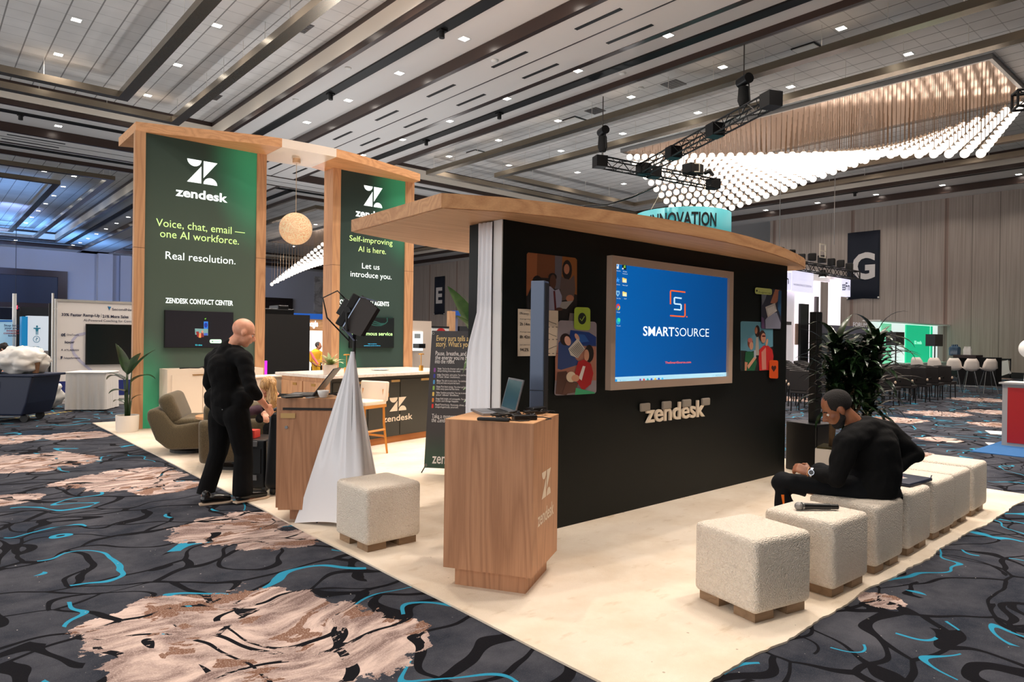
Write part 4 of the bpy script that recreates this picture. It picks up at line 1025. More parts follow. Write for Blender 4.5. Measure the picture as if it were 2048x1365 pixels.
# ---- tripod light with white scrim
AP = Vector((2.655, 4.965, 1.425))
base = [Vector((2.352, 5.352, RUG)), Vector((2.70, 4.80, RUG)), Vector((3.10, 5.20, RUG)), Vector((2.76, 5.06, RUG))]
t = thing('light_stand', 'tall light stand wrapped in a draped white stretch cloth', 'light stand', (2.655, 4.965, 0))
mb = MB(); cols = []
nseg = 14; peri = []
for i in range(len(base)):
    a, b_ = base[i], base[(i+1) % len(base)]
    for j in range(nseg): peri.append((a.lerp(b_, j/nseg), j/nseg))
for p, f in peri+[peri[0]]:
    col_ = []
    for i in range(26):
        q = i/25; qq = q**1.12
        pull = math.sin(PI*f)*.10*q*q
        ctr = Vector((AP.x, AP.y, 0)); tgt = p.lerp(Vector((ctr.x, ctr.y, p.z)), pull)
        r_ = tgt-Vector((AP.x, AP.y, tgt.z)); rr = r_.length
        x = AP.x+r_.x*(.018/rr*(1-q)+qq); y = AP.y+r_.y*(.018/rr*(1-q)+qq)
        fold = .022*math.sin(f*PI*2*5+p.x*9)*math.sin(PI*min(1, q*1.15))
        x += r_.x/rr*fold; y += r_.y/rr*fold
        z = AP.z*(1-q)+RUG*q + (.035*math.sin(PI*f)*(q**8))
        col_.append((x, y, z))
    cols.append(col_)
cloth(mb, cols, 26); o = mb.build('scrim_cloth', M_cloth, t, smooth=True); o['label'] = 'draped white stretch cloth'
mb = MB(); mb.cyl((2.655, 4.965, RUG), (2.665, 4.96, 1.63), .014); mb.build('pole', M_black, t)
mb = MB()
for b_ in base[:3]: mb.cyl((2.655, 4.965, .55), tuple((b_*.6+Vector((2.655, 4.965, 0))*.4)[:2])+(.03,), .010)
mb.build('tripod_legs', M_black, t)
t = thing('panel_light', 'black video panel light with open barn doors on the cloth-wrapped stand', 'lamp', (2.665, 4.96, 1.60))
FW = Vector((.80, -.55, -.55)).normalized()           # the panel faces right and down
SD = FW.cross(Vector((0, 0, 1))).normalized(); UPV = SD.cross(FW)
c0 = Vector((2.63, 4.985, 1.755))
def obox(mb, c, ex, ey, ez, hx, hy, hz):
    R3 = Matrix((ex, ey, ez)).transposed(); mb.box(c, (2*hx, 2*hy, 2*hz), rot=R3); return mb
mb = MB(); obox(mb, c0, SD, UPV, FW, .13, .14, .03); mb.build('housing', M_black, t, bevel=(.008, 2))
mb = MB(); obox(mb, c0+FW*.036, SD, UPV, FW, .12, .13, .002); mb.build('diffuser', mat('light_face', (190, 205, 230), .5, 0, .5, (190, 205, 230), .6), t)
mb = MB(); obox(mb, c0-FW*.055, SD, UPV, FW, .05, .07, .02); mb.build('driver_box', M_black2, t, bevel=(.005, 2))
mb = MB()
for sx in (-1, 1): mb.cyl(c0+SD*.135*sx, c0+SD*.17*sx, .025, n=10)
mb.build('tilt_knob', M_black2, t)
M_door = mat('barn_door_inner', (150, 165, 205), .5); M_doorb = mat('barn_door_black', (44, 36, 33), .55)
for nme, hingec, out, ax, hw, ln, m_ in (('barn_door', c0+FW*.04+UPV*.14, FW*.96+UPV*.28, SD, .15, .12, M_door), ('barn_door', c0+FW*.04-UPV*.14, FW*.93-UPV*.36, SD, .15, .13, M_door),
                                       ('barn_door', c0+FW*.04+SD*.13, FW*.97+SD*.25, UPV, .16, .16, M_doorb), ('barn_door', c0+FW*.04-SD*.13, FW*.97-SD*.25, UPV, .16, .16, M_doorb)):
    out = out.normalized(); n = ax.cross(out).normalized()
    mb = MB(); mb.slab([hingec-ax*hw, hingec+ax*hw, hingec+ax*hw*.8+out*ln, hingec-ax*hw*.8+out*ln], n*.003); mb.build(nme, m_, t)
mb = MB(); mb.tube([c0-FW*.06+UPV*.06, c0-FW*.16+UPV*.09, c0-FW*.24-Vector((0, 0, .02)), c0-FW*.20-Vector((0, 0, .16)), Vector((2.64, 4.98, 1.50))], .006, 8); mb.build('power_lead', M_black2, t, smooth=True)
mb = MB(); mb.tube([c0-SD*.16, c0-SD*.16-Vector((0, 0, .16)), Vector((2.665, 4.96, 1.60)), c0+SD*.16-Vector((0, 0, .16)), c0+SD*.16], .011, 8); mb.build('yoke', M_black, t)

# ---- marble bar with logo
BR_ = math.radians(13); BO = Vector((4.13, 8.30, 0))
t = thing('bar_counter', 'dark green bar counter with marble top and cream logo', 'counter', BO, BR_)
M_marb = marble('marble_top', (240, 230, 220), (196, 176, 160), 6, .4)
mb = MB(); mb.b2((0, 0, .11), (2.5, 1.05, .99)); mb.build('body', mat('bar_green', (48, 46, 38), .45), t, world=False)
mb = MB(); mb.b2((.03, .03, RUG), (2.47, 1.02, .11)); mb.build('plinth', wood('plinth_wood', (190, 122, 66), (150, 92, 48), 'X'), t, world=False)
mb = MB(); mb.b2((-.006, .02, .11), (0, 1.05, .989)); mb.build('end_panel', M_oakZ, t, world=False)
mb = MB(); mb.prism([(-.09, -.10), (2.6, -.10), (2.6, 1.15), (-.05, 1.15)], .99, 1.035); mb.build('marble_top', M_marb, t, world=False, bevel=(.008, 2))
for k in range(4):
    mb = MB(); mb.b2((.02+k*.62, -.014, .125), (.02+k*.62+.605, 0, .93)); d = mb.build('door', mat('bar_green', (48, 46, 38), .45), t, world=False)
    mb = MB(); mb.b2((.02+k*.62+.43, -.022, .895), (.02+k*.62+.60, -.013, .928)); mb.build('finger_pull', mat('pull_brass', (196, 160, 104), .4, .4), d, world=False)
bu = rotz((1, 0, 0), BR_); bn = rotz((0, -1, 0), BR_)
def bar_pt(px_, py_):
    d = _ray(px_, py_); o_ = BO+bn*.016; tt = (o_-_O).dot(bn)/d.dot(bn); return _O+d*tt
a, b_ = bar_pt(779, 824), bar_pt(813, 793)
mb = MB(); logo(mb, a, bu, (0, 0, 1), (b_-a).dot(bu), b_.z-a.z-.005); o = mb.build('logo_mark', M_green, t); o['label'] = 'cream logo mark'
a, b_ = bar_pt(766, 845.5), bar_pt(825, 841)
mb = MB(); text(mb, 'zendesk', a, bu, (0, 0, 1), size=.125, width=(b_-a).dot(bu), bold=.014); o = mb.build('logo_lettering', M_green, t); o['label'] = 'cream logo lettering'
# side drawers on the left end seen past the laptop
for k in range(2):
    mb = MB(); mb.b2((-.018, .10+k*.48, .13), (-.006, .10+k*.48+.46, .93)); d = mb.build('side_door', M_oakZ, t, world=False)
    mb = MB(); mb.b2((-.025, .30+k*.4, .87), (-.017, .38+k*.4, .905)); mb.build('finger_pull', M_brass, d, world=False)
# low oak cabinet end and cream panel to the left of the bar
t = thing('side_cabinet', 'pale cream cabinet between the bar and the seated woman', 'cabinet', (3.75, 9.6, 0), BR_)
mb = MB(); mb.b2((-.25, -.15, .012), (.42, .25, .955)); mb.build('body', M_cream, t, world=False)
mb = MB(); mb.b2((-.27, -.165, .955), (.44, .26, .972)); mb.build('top', M_cream, t, world=False)
# ---- bar stool
t = thing('bar_stool', 'honey wood bar stool with cream seat at the marble bar', 'bar stool', (4.42, 7.95, 0), math.radians(200))
M_honey = wood('honey_wood', (214, 142, 58), (176, 108, 36), 'Z', 1.5); M_honeyX = mat('honey_rail', (206, 134, 54), .45)
lx, ly = .19, .18
for sx, sy, n_ in ((1, 1, 'f'), (1, -1, 'f'), (-1, 1, 'b'), (-1, -1, 'b')):
    mb = MB(); top = .66 if sx > 0 else .86
    mb.tube([(sx*(lx+.035), sy*(ly+.03), RUG), (sx*lx, sy*ly, .40), (sx*(lx-.005), sy*(ly-.01), top)], [.017, .021, .019], 4); mb.build('leg', M_honey, t, world=False)
for z, a, b_ in ((.24, (-.2, -.19), (-.2, .19)), (.22, (.2, -.19), (.2, .19)), (.33, (-.2, .19), (.2, .19)), (.33, (-.2, -.19), (.2, -.19))):
    mb = MB(); mb.tube([(*a, z), (*b_, z)], .015, 4); mb.build('stretcher', M_honeyX, t, world=False)
mb = MB(); mb.box((0, 0, .645), (.43, .40, .04)); mb.build('seat_frame', M_honeyX, t, world=False)
M_leather = mat('cream_leather', (240, 222, 200), .5)
mb = MB(); mb.box((.0, 0, .69), (.43, .41, .065)); mb.build('seat', M_leather, t, world=False, smooth='auto', bevel=(.022, 4))
mb = MB(); mb.box((-.205, 0, .83), (.065, .45, .26), rot=Matrix.Rotation(math.radians(-6), 3, 'Y')); mb.build('backrest', M_leather, t, world=False, smooth='auto', bevel=(.022, 4))
mb = MB(); mb.box((-.245, 0, .78), (.022, .41, .05)); mb.build('back_rail', M_honeyX, t, world=False)
# ---- table lamps and bits on the bar
def brass_lamp(label, p, z, h, r):
    t = thing('table_lamp', label, 'table lamp', (p[0], p[1], z), 0, None)
    mb = MB(); mb.cyl((p[0], p[1], z), (p[0], p[1], z+h*.30), r*.75, n=18); mb.build('base', M_gold, t, smooth='auto')
    mb = MB(); mb.cyl((p[0], p[1], z+h*.30), (p[0], p[1], z+h*.94), r*.14, n=8); mb.build('stem', M_gold, t)
    mb = MB(); mb.lathe([(r, 0), (r, h*.05), (r*.5, h*.07)], (p[0], p[1], z+h*.92), 20); mb.build('shade', M_gold, t)
M_gold = mat('gold_metal', (214, 156, 70), .32, .75)
BT = 1.036
p = at_z(842, 742, BT); brass_lamp('slim gold table lamp at the right end of the marble bar', p, BT, .27, .045)
p = at_z(693, 747, BT); brass_lamp('slim gold table lamp on the marble bar beside the white cloth stand', p, BT, .27, .045)
p = at_z(760, 741, BT); mb = MB(); mb.lathe([(.09, .002), (.14, .012), (.145, .014), (.09, .006)], (p.x, p.y, BT), 24); o = mb.build('plate', M_white, smooth=True); tag(o, 'white plate lying on the marble bar', 'plate')

# ---- leaves
def leaf(mb, base, az, el, L, w, droop=.6, n=9, fold=.18, shape=.5, twist=0.):
    """arching blade: starts at base, heads along azimuth az / elevation el and bends down"""
    base = Vector(base); pts = []; d_el = el; p = Vector(base)
    for i in range(n+1):
        pts.append((p.copy(), d_el)); st = L/n
        p = p+Vector((math.cos(az)*math.cos(d_el), math.sin(az)*math.cos(d_el), math.sin(d_el)))*st
        d_el -= droop/n*(.4+1.2*i/n)
    side = Vector((-math.sin(az), math.cos(az), 0)); rows = []
    for i, (q, e_) in enumerate(pts):
        t = i/n; ww = w*(math.sin(PI*min(1, t**shape))**.75 if 0 < t < 1 else .04)
        nrm = Vector((-math.cos(az)*math.sin(e_), -math.sin(az)*math.sin(e_), math.cos(e_)))
        sd = side*math.cos(twist*t)+nrm*math.sin(twist*t)
        rows.append([mb.bm.verts.new(q-sd*ww+nrm*fold*ww), mb.bm.verts.new(q), mb.bm.verts.new(q+sd*ww+nrm*fold*ww)])
    for a, b_ in zip(rows, rows[1:]):
        mb._f([a[0], a[1], b_[1], b_[0]]); mb._f([a[1], a[2], b_[2], b_[1]])
    return pts[-1][0]
def leafmat(name, a, b_, rough=.35):
    m, nt, b = nm(name); g = NG(nt); p = g.obj()
    nt.links.new(g.mix(g.mapr(g.noise(p, 7, 3), .35, .65), rgb(*a), rgb(*b_)), b.inputs['Base Color']); b.inputs['Roughness'].default_value = rough; b.inputs['Specular IOR Level'].default_value = .5
    return m
M_leafD = leafmat('dark_leaf', (20, 40, 22), (46, 74, 38), .3); M_leafM = leafmat('mid_leaf', (52, 96, 50), (96, 138, 76), .35); M_leafV = leafmat('variegated_leaf', (120, 140, 70), (226, 216, 170), .45)
M_soil = mat('soil', (46, 38, 28), .95, var=(30, .4)); M_pot = mat('white_pot', (236, 226, 214), .5)
# potted bird of paradise by the left tower
t = thing('potted_plant', 'tall broad-leaved plant in a white pot at the left green tower', 'plant', (2.52, 12.02, 0))
c_ = (2.525, 12.00)
mb = MB(); mb.lathe([(.145, RUG), (.158, .05), (.165, .27), (.15, .27), (.145, .235), (.01, .23)], (*c_, 0), 28, True, False); mb.build('pot', M_pot, t, smooth='auto')
mb = MB(); mb.lathe([(.01, .225), (.146, .235)], (*c_, 0), 20); mb.build('soil', M_soil, t)
mb = MB(); lv = MB(); R = random.Random(2)
def toW(dx, dz, dep=0.): return Vector((c_[0], c_[1], 0))+Vector((_R.x, _R.y, 0))*dx+Vector((_F.x, _F.y, 0))*dep+Vector((0, 0, dz))
azR = math.atan2(_R.y, _R.x)
for dx, dz, bx, az, el, L, w, dr in ((-.02, .92, 0, azR+PI-.25, 1.25, .52, .105, .35), (.06, .95, .02, azR+.15, .95, .50, .075, .5), (-.03, .84, -.02, azR+PI+.15, .5, .34, .06, .7), (.05, .78, .03, azR+.1, .75, .42, .085, 1.9), (-.06, .82, -.02, azR+PI-.1, .6, .33, .085, 1.9), (0, .62, -.02, azR+PI+.9, .5, .30, .085, 1.6), (-.05, .46, -.03, azR+PI-.3, .5, .24, .055, 1.5), (.06, .50, .03, azR+.3, .9, .18, .05, 1.2), (.0, .9, .0, azR+1.4, 1.1, .45, .09, .7)):
    a = toW(bx, .23); b_ = toW(dx*.7, dz*.75); e_ = toW(dx, dz); mb.tube([a, b_, e_], [.014, .011, .007], 6)
    leaf(lv, e_, az, el, L, w, dr, 10, .25, .62)
mb.build('stems', mat('stem_green', (40, 62, 30), .5), t, smooth=True); lv.build('leaves', M_leafD, t, smooth=True)
# plant behind the wall end
t = thing('potted_plant', 'light green broad-leaved plant behind the curtained wall end', 'plant', (4.2, 5.05, 0))
mb = MB(); lv = MB(); b0 = Vector((4.2, 5.05, .3))
mb2 = MB(); mb2.lathe([(.17, RUG), (.2, .34), (.185, .34), (.17, .3), (.01, .3)], (4.2, 5.05, 0), 24, True, False); mb2.build('pot', M_pot, t, smooth='auto')
def stemleaf(p0, p1, p2, w, dr, twist=0.):
    """leaf from pixel path p1 (blade start) to p2 (tip) at y=5.05"""
    a, b_ = at_y(*p1, 5.05), at_y(*p2, 5.0); mb.tube([b0, Vector((4.2, 5.05, .8)).lerp(a, .5), a], [.016, .013, .008], 6)
    d = b_-a; leaf(lv, a, math.atan2(d.y, d.x), math.atan2(d.z, math.hypot(d.x, d.y))+dr*.35, d.length*1.02, w, dr, 10, .35, .55, twist)
stemleaf(None, (962, 690), (896, 576), .085, .25, .8); stemleaf(None, (958, 668), (926, 590), .06, .2, -.9); stemleaf(None, (972, 665), (968, 600), .075, .2, .6)
stemleaf(None, (960, 672), (912, 633), .04, .3, .4); stemleaf(None, (950, 712), (926, 748), .06, .5, .9); stemleaf(None, (960, 712), (940, 720), .05, 1.5)
stemleaf(None, (962, 775), (926, 782), .04, .7); stemleaf(None, (962, 797), (928, 806), .04, .7)
mb.build('stems', mat('stem_light', (88, 116, 60), .5), t, smooth=True); lv.build('leaves', M_leafM, t, smooth=True)
# variegated plant on the bar
p = at_z(667, 752, BT); t = thing('potted_plant', 'small variegated plant in a pale pot on the marble bar', 'plant', (p.x+.1, p.y+.3, BT))
c_ = (p.x+.10, p.y+.30)
mb = MB(); mb.lathe([(.085, BT), (.095, BT+.13), (.085, BT+.13), (.08, BT+.11), (.01, BT+.11)], (*c_, 0), 24, True, False); mb.build('pot', mat('blush_pot', (236, 214, 196), .5), t, smooth='auto')
lv = MB(); R = random.Random(8)
for i in range(17):
    az = 2*PI*i/17*2.6; leaf(lv, (c_[0], c_[1], BT+.11), az, R.uniform(.5, 1.35), R.uniform(.16, .25), R.uniform(.028, .04), R.uniform(.6, 1.4), 7, .2, .7)
lv.build('leaves', M_leafV, t, smooth=True)
# plants past the right tower
t = thing('potted_plant', 'bushy dark green plant in a white pot right of the right tower', 'plant', (8.35, 11.0, 0))
mb = MB(); mb.lathe([(.2, 0), (.22, .95), (.2, .95), (.01, .9)], (8.35, 11.0, 0), 24, True, False); mb.build('pot', M_pot, t, smooth='auto')
lv = MB(); R = random.Random(12)
for i in range(60): leaf(lv, (8.35+R.uniform(-.1, .1), 11+R.uniform(-.1, .1), .9+R.uniform(0, .25)), R.uniform(0, 6.28), R.uniform(.2, 1.4), R.uniform(.2, .42), R.uniform(.025, .05), R.uniform(.5, 1.6), 6, .2, .6)
lv.build('leaves', M_leafD, t, smooth=True)
# ---- dracaenas in the white square planter
t = thing('potted_tree', 'two dark glossy cane plants in a white square planter behind the seated man', 'plant', (7.75, 3.32, 0), math.radians(12))
PC = Vector((7.75, 3.32, 0))
mb = MB(); mb.box((PC.x, PC.y, .19), (.36, .36, .36), math.radians(12)); mb.build('planter', mat('planter_white', (216, 210, 202), .55), t)
mb = MB(); mb.box((PC.x, PC.y, .375), (.33, .33, .03), math.radians(12)); mb.build('moss', mat('moss', (70, 62, 34), .95, var=(40, .5), bump=(60, .8)), t)
mb = MB(); lv = MB(); R = random.Random(21)
canes = [((-.06, 0), [(-.06, 1.02), (.0, 1.40), (.02, .76), (.10, 1.2)]), ((.10, .04), [(.46, 1.44), (.40, 1.08), (.36, .76), (.30, 1.25)]), ((.04, -.05), [(.20, .88), (.16, 1.1)])]
def toP(dx, dz, dep=0.): return PC+Vector((_R.x, _R.y, 0))*dx+Vector((_F.x, _F.y, 0))*dep+Vector((0, 0, dz))
for (bx, by), heads in canes:
    for hx, hz in heads:
        dp = R.uniform(-.1, .1)
        mb.tube([toP(bx, .37, by), toP(bx*.6+hx*.4, .37+(hz-.37)*.55, by), toP(hx, hz, dp)], [.024, .02, .015], 7)
        for i in range(34):
            az = 2*PI*i/34*3.1+R.uniform(-.2, .2); leaf(lv, toP(hx, hz-.08+.26*i/34, dp), az, R.uniform(.1, 1.4), R.uniform(.32, .54), R.uniform(.034, .05), R.uniform(.9, 2.2), 8, .2, .55)
mb.build('canes', mat('cane_bark', (88, 66, 44), .8, var=(30, .3)), t, smooth=True); lv.build('leaves', leafmat('cane_leaf', (10, 22, 12), (30, 52, 26), .25), t, smooth=True)

# ---- roll-up text banner
TLb, BLb = at_d(864, 662, at_z(848, 936, .07)), at_z(848, 936, .075)
BRb = BLb+Vector((.50, -.60, 0)); TRb = TLb+Vector((.50, -.60, .0))
t = thing('banner_stand', 'dark text banner on a slim stand listing aura colours', 'banner', ((BLb+BRb)/2).xy[:]+(0,))
bx = (BRb-BLb); wB = bx.length; bx.normalize(); by = (TLb-BLb); hB = by.length; by.normalize(); bnn = bx.cross(by).normalized()
def bnr_mat():
    m, nt, b = nm('banner_print'); g = NG(nt); x, y, z = g.sep(g.obj())
    nt.links.new(g.mix(g.mapr(z, .55, .1, 0, 1, True), rgb(66, 66, 70), rgb(52, 84, 72)), b.inputs['Base Color']); b.inputs['Roughness'].default_value = .6; return m
mb = MB(); mb.slab([BLb, BRb, TRb, TLb], -bnn*.003); sh = mb.build('sheet', bnr_mat(), t)
def bt(mb, s, px0, py0, px1, size, bold=0.):
    """line of print measured by its pixel ends"""
    def pp(px_, py_):
        d = _ray(px_, py_); tt = (BLb-_O).dot(bnn)/d.dot(bnn); return _O+d*tt
    a, b_ = pp(px0, py0), pp(px1, py0)
    text(mb, s, a+bnn*.002, bx, by, size=size, width=(b_-a).dot(bx), bold=bold)
mb = MB(); bt(mb, 'Every aura tells a', 873, 682, 937, .088, .004); bt(mb, "story. What's yours?", 872, 693.5, 950, .088, .004); o = mb.build('headline', mat('banner_yellow', (250, 222, 150), .6), t); o['label'] = 'pale yellow headline print'
mb = MB()
bt(mb, 'Pause, breathe, and discover', 871, 711, 962, .07, .004); bt(mb, "the energy you're bringing", 870.5, 719.5, 956, .07, .004); bt(mb, 'into the room.', 870, 727, 909, .07, .004)
bt(mb, 'Take a moment to visit', 863.5, 836.5, 935, .07, .004); bt(mb, 'the Zendesk booth today.', 863, 844.5, 938, .07, .004); bt(mb, 'zendesk', 864, 927, 930, .17, .014)
rows = [('Violet', "You're the dreamer with outstanding energy,", 'always thinking three steps ahead.', (150, 80, 170)), ('Indigo', 'Deep feeler, quiet genius. You just know things \u2014', 'trust that instinct.', (60, 70, 170)), ('Blue', 'The calm in every storm. You communicate with', 'clarity and make everyone feel heard.', (80, 160, 220)), ('Green', 'Pure heart energy. You show up for everyone,', 'make every space feel like home.', (150, 200, 90)),
        ('Yellow', 'Sunshine personified. Your joy is contagious and', 'your ideas? Endless.', (246, 214, 110)), ('Orange', 'Bold, bright, and unstoppable. You walk into a', 'room and things happen.', (236, 146, 66)), ('Red', 'Powerhouse. Passionate, driven, and fully', 'unapologetically yourself.', (226, 50, 50))]
dots = []
for i, (nm_, l1, l2, cc) in enumerate(rows):
    py = 739.5+12*i; x0 = 875-.72*i
    bt(mb, nm_, x0, py, x0+8, .030, .012); bt(mb, l1, x0+9.5, py, x0+72, .030, .002); bt(mb, l2, x0, py+4.3, x0+46, .030, .002); dots.append((x0-5.5, py+1, cc))
o = mb.build('body_print', mat('banner_white', (240, 240, 240), .6), t); o['label'] = 'white body print'
for k, (x0, py, cc) in enumerate(dots):
    mb = MB(); d = _ray(x0, py); p = _O+d*((BLb-_O).dot(bnn)/d.dot(bnn))
    flat(mb, p+bnn*.002, bx, by, rrect(-.011, -.024, .011, .024, .009)); o = mb.build('colour_chip', mat('chip_%d' % k, cc, .6), t); o['label'] = ['violet', 'indigo', 'blue', 'green', 'yellow', 'orange', 'red'][k]+' colour chip'
mb = MB()
for c_, e_ in ((TLb, -1), (BLb, -1), (TRb, 1), (BRb, 1)): 
    q = c_-bx*.02*e_*1+by*(-.03 if c_ in (TLb, TRb) else .03)+bnn*.004; mb.tube([q+.012*(math.cos(a)*bx+math.sin(a)*by) for a in [2*PI*i/10 for i in range(11)]], .004, 5)
mb.build('eyelets', M_steel, t)
mid = (BLb+BRb+TLb+TRb)/4-bnn*.12
mb = MB()
for c_ in (TLb, TRb): mb.tube([mid, c_-bnn*.01], .006, 6)
for c_ in (BLb, BRb): mb.tube([mid, Vector((c_.x, c_.y, .0))+(bx*(-.03 if c_ is BLb else .03))+Vector((0, 0, .016))], .007, 6)
mb.tube([mid, Vector((mid.x, mid.y, RUG+.005))-bnn*.3], .007, 6)
mb.build('stand_rods', M_black2, t)

# ---- lounge chairs
def tweed():
    m, nt, b = nm('olive_tweed'); g = NG(nt); p = g.obj()
    n1 = g.noise(g.vmath('MULTIPLY', p, (1, 1, 3)), 90, 2); c = g.mix(g.mapr(n1, .35, .65), rgb(72, 62, 42), rgb(102, 88, 62)); nt.links.new(c, b.inputs['Base Color']); b.inputs['Roughness'].default_value = .95; b.inputs['Sheen Weight'].default_value = .2
    nt.links.new(g.bump(n1, .4, .005), b.inputs['Normal']); return m
M_tweed = tweed()
def lounge(label, loc, rz):
    t = thing('lounge_chair', label, 'armchair', loc, rz, 'olive tweed lounge chairs')
    def prof(pts, w, z=0): 
        mb = MB(); mb.slab([(x, -w/2, y) for x, y in pts], (0, w, 0)); return mb
    mb = prof([(-.20, .075), (.26, .075), (.37, .19), (.42, .40), (.30, .44), (-.12, .38), (-.24, .55), (-.34, .60), (-.44, .58), (-.44, .46), (-.34, .20)], .80)
    mb.build('shell', M_tweed, t, world=False, smooth='auto', bevel=(.05, 4))
    mb = MB(); mb.box((.06, 0, .415), (.56, .70, .10)); mb.build('seat_cushion', M_tweed, t, world=False, smooth='auto', bevel=(.045, 5))
    mb = MB(); mb.box((-.19, 0, .58), (.19, .72, .40), rot=Matrix.Rotation(math.radians(-22), 3, 'Y')); mb.build('back_cushion', M_tweed, t, world=False, smooth='auto', bevel=(.08, 6))
    mb = MB(); mb.cyl((0, 0, 0), (0, 0, .035), .25, n=28); mb.cyl((0, 0, .03), (0, 0, .08), .07); mb.build('swivel_base', M_black, t, world=False)
    return t
lounge('olive tweed lounge chair facing right, beside the left green tower', (2.76, 9.55, RUG), azR+.25)
lounge('olive tweed lounge chair with its back to the camera, behind the standing man', (2.86, 8.10, RUG), math.radians(70))
t = thing('side_table', 'small round oak side table between the olive chairs', 'side table', (2.90, 8.90, 0))
mb = MB(); mb.cyl((2.90, 8.90, .50), (2.90, 8.90, .53), .27, n=36); mb.build('table_top', M_oak, t)
mb = MB(); mb.cyl((2.90, 8.90, RUG), (2.90, 8.90, .50), .035); mb.cyl((2.90, 8.90, RUG), (2.90, 8.90, .03), .17, n=28); mb.build('pedestal', M_oak, t)
p = (2.80, 8.86)
t = thing('table_lamp', 'dark brass mushroom lamp on the round side table', 'table lamp', (*p, .53))
mb = MB(); mb.cyl((*p, .53), (*p, .545), .05, n=20); mb.build('base', M_brass, t); mb = MB(); mb.cyl((*p, .545), (*p, .80), .008, n=8); mb.build('stem', M_brass, t)
mb = MB(); mb.lathe([(.055, .79), (.057, .815), (.03, .825)], (*p, 0), 20); mb.build('shade', M_brass, t)
p = (2.99, 8.80); t = thing('potted_plant', 'tiny bright green plant on the round side table', 'plant', (*p, .53))
mb = MB(); mb.cyl((*p, .53), (*p, .60), .04, .045, n=16); mb.build('pot', M_pot, t); lv = MB(); R = random.Random(4)
for i in range(26): leaf(lv, (p[0], p[1], .59), R.uniform(0, 6.28), R.uniform(.3, 1.5), R.uniform(.07, .13), .016, 1, 5)
lv.build('leaves', leafmat('fresh_leaf', (60, 130, 40), (110, 180, 70), .4), t, smooth=True)

# ---- roller cases
t = thing('equipment_case', 'black hard equipment case with grey latches beside the standing man', 'case', (2.60, 6.80, RUG), math.radians(-48))
mb = MB(); mb.box((.03, .05, .27), (.24, .40, .48)); mb.build('shell', M_black2, t, world=False, bevel=(.02, 3))
for z in (.47, .14):
    mb = MB(); mb.box((.02, -.157, z), (.10, .016, .05)); mb.build('latch', mat('latch_grey', (120, 120, 122), .45), t, world=False)
mb = MB(); mb.box((.03, -.153, .30), (.16, .01, .25)); mb.build('rib_panel', M_black, t, world=False, bevel=(.004, 1))
for x in (-.07, .12):
    mb = MB(); mb.cyl((x, -.12, .03), (x+.03, -.12, .03), .03, n=12); mb.build('wheel', M_black, t, world=False)
mb = MB(); mb.box((2.555, 6.83, RUG+.55), (.10, .12, .075), math.radians(-48)); o = mb.build('red_box', mat('red_box', (226, 52, 36), .5)); tag(o, 'small red box standing on the black equipment case', 'box')
t = thing('equipment_case', 'tall black roller case the standing man holds, beside the oak counter', 'case', (2.72, 6.45, RUG), math.radians(-48))
mb = MB(); mb.box((0, .04, .42), (.25, .34, .74), rot=Matrix.Rotation(math.radians(4), 3, 'Y')); mb.build('shell', mat('case_black', (20, 21, 24), .4), t, world=False, smooth='auto', bevel=(.05, 5))
mb = MB(); mb.tube([(-.10, -.07, .70), (-.105, -.07, .80), (-.04, -.06, .83), (.06, -.06, .83)], .017, 8); mb.tube([(-.10, .14, .70), (-.105, .14, .80), (-.04, .12, .83), (.06, .12, .83)], .017, 8); mb.build('rim_handle', mat('handle_grey', (96, 106, 118), .4), t, world=False, smooth=True)
for y in (-.09, .17):
    mb = MB(); mb.cyl((-.08, y, .04), (-.05, y, .04), .04, n=12); mb.build('wheel', M_black, t, world=False)
t = thing('headphones', 'white headphones lying on the tall black roller case', 'headphones', (2.83, 6.40, .83))
mb = MB(); c_ = Vector((2.83, 6.40, .885)); rr = _R.copy(); rr.z = 0; rr.normalize()
mb.tube([c_+.055*(math.cos(a)*rr+math.sin(a)*Vector((0, 0, 1))) for a in [PI*i/12 for i in range(13)]], .008, 8); mb.build('band', M_white, t, smooth=True)
mb = MB()
for s_ in (-1, 1): mb.ball(c_+rr*.055*s_-Vector((0, 0, .012)), (.028, .028, .034), 14, 8)
mb.build('ear_cups', mat('cup_grey', (190, 190, 194), .5), t, smooth=True)

# ---- column speakers
def col_speaker(label, x, y, rz, zb, zt, w, base_d, m_side):
    t = thing('column_speaker', label, 'speaker', (x, y, RUG), rz, 'black column speakers')
    if base_d: 
        mb = MB(); mb.box((0, base_d[3], base_d[2]/2), base_d[:3]); mb.build('subwoofer', M_black2, t, world=False, bevel=(.012, 2))
        mb = MB(); mb.box((0, base_d[3]-base_d[1]/2-.002, base_d[2]/2), (base_d[0]*.9, .004, base_d[2]*.9)); mb.build('grille', M_black, t, world=False)
    mb = MB(); mb.box((0, 0, (zb+zt)/2), (w, w, zt-zb)); mb.build('column', m_side, t, world=False, bevel=(.006, 2))
    mb = MB(); mb.box((0, -w/2-.002, (zb+zt)/2), (w*.86, .004, (zt-zb)*.98)); mb.build('column_grille', M_black, t, world=False)
    mb = MB(); mb.box((0, 0, zb+(zt-zb)*.47), (w+.003, w+.006, .004)); mb.build('seam', M_black2, t, world=False)
    return t
M_spk = mat('speaker_side', (84, 98, 122), .32, .2)
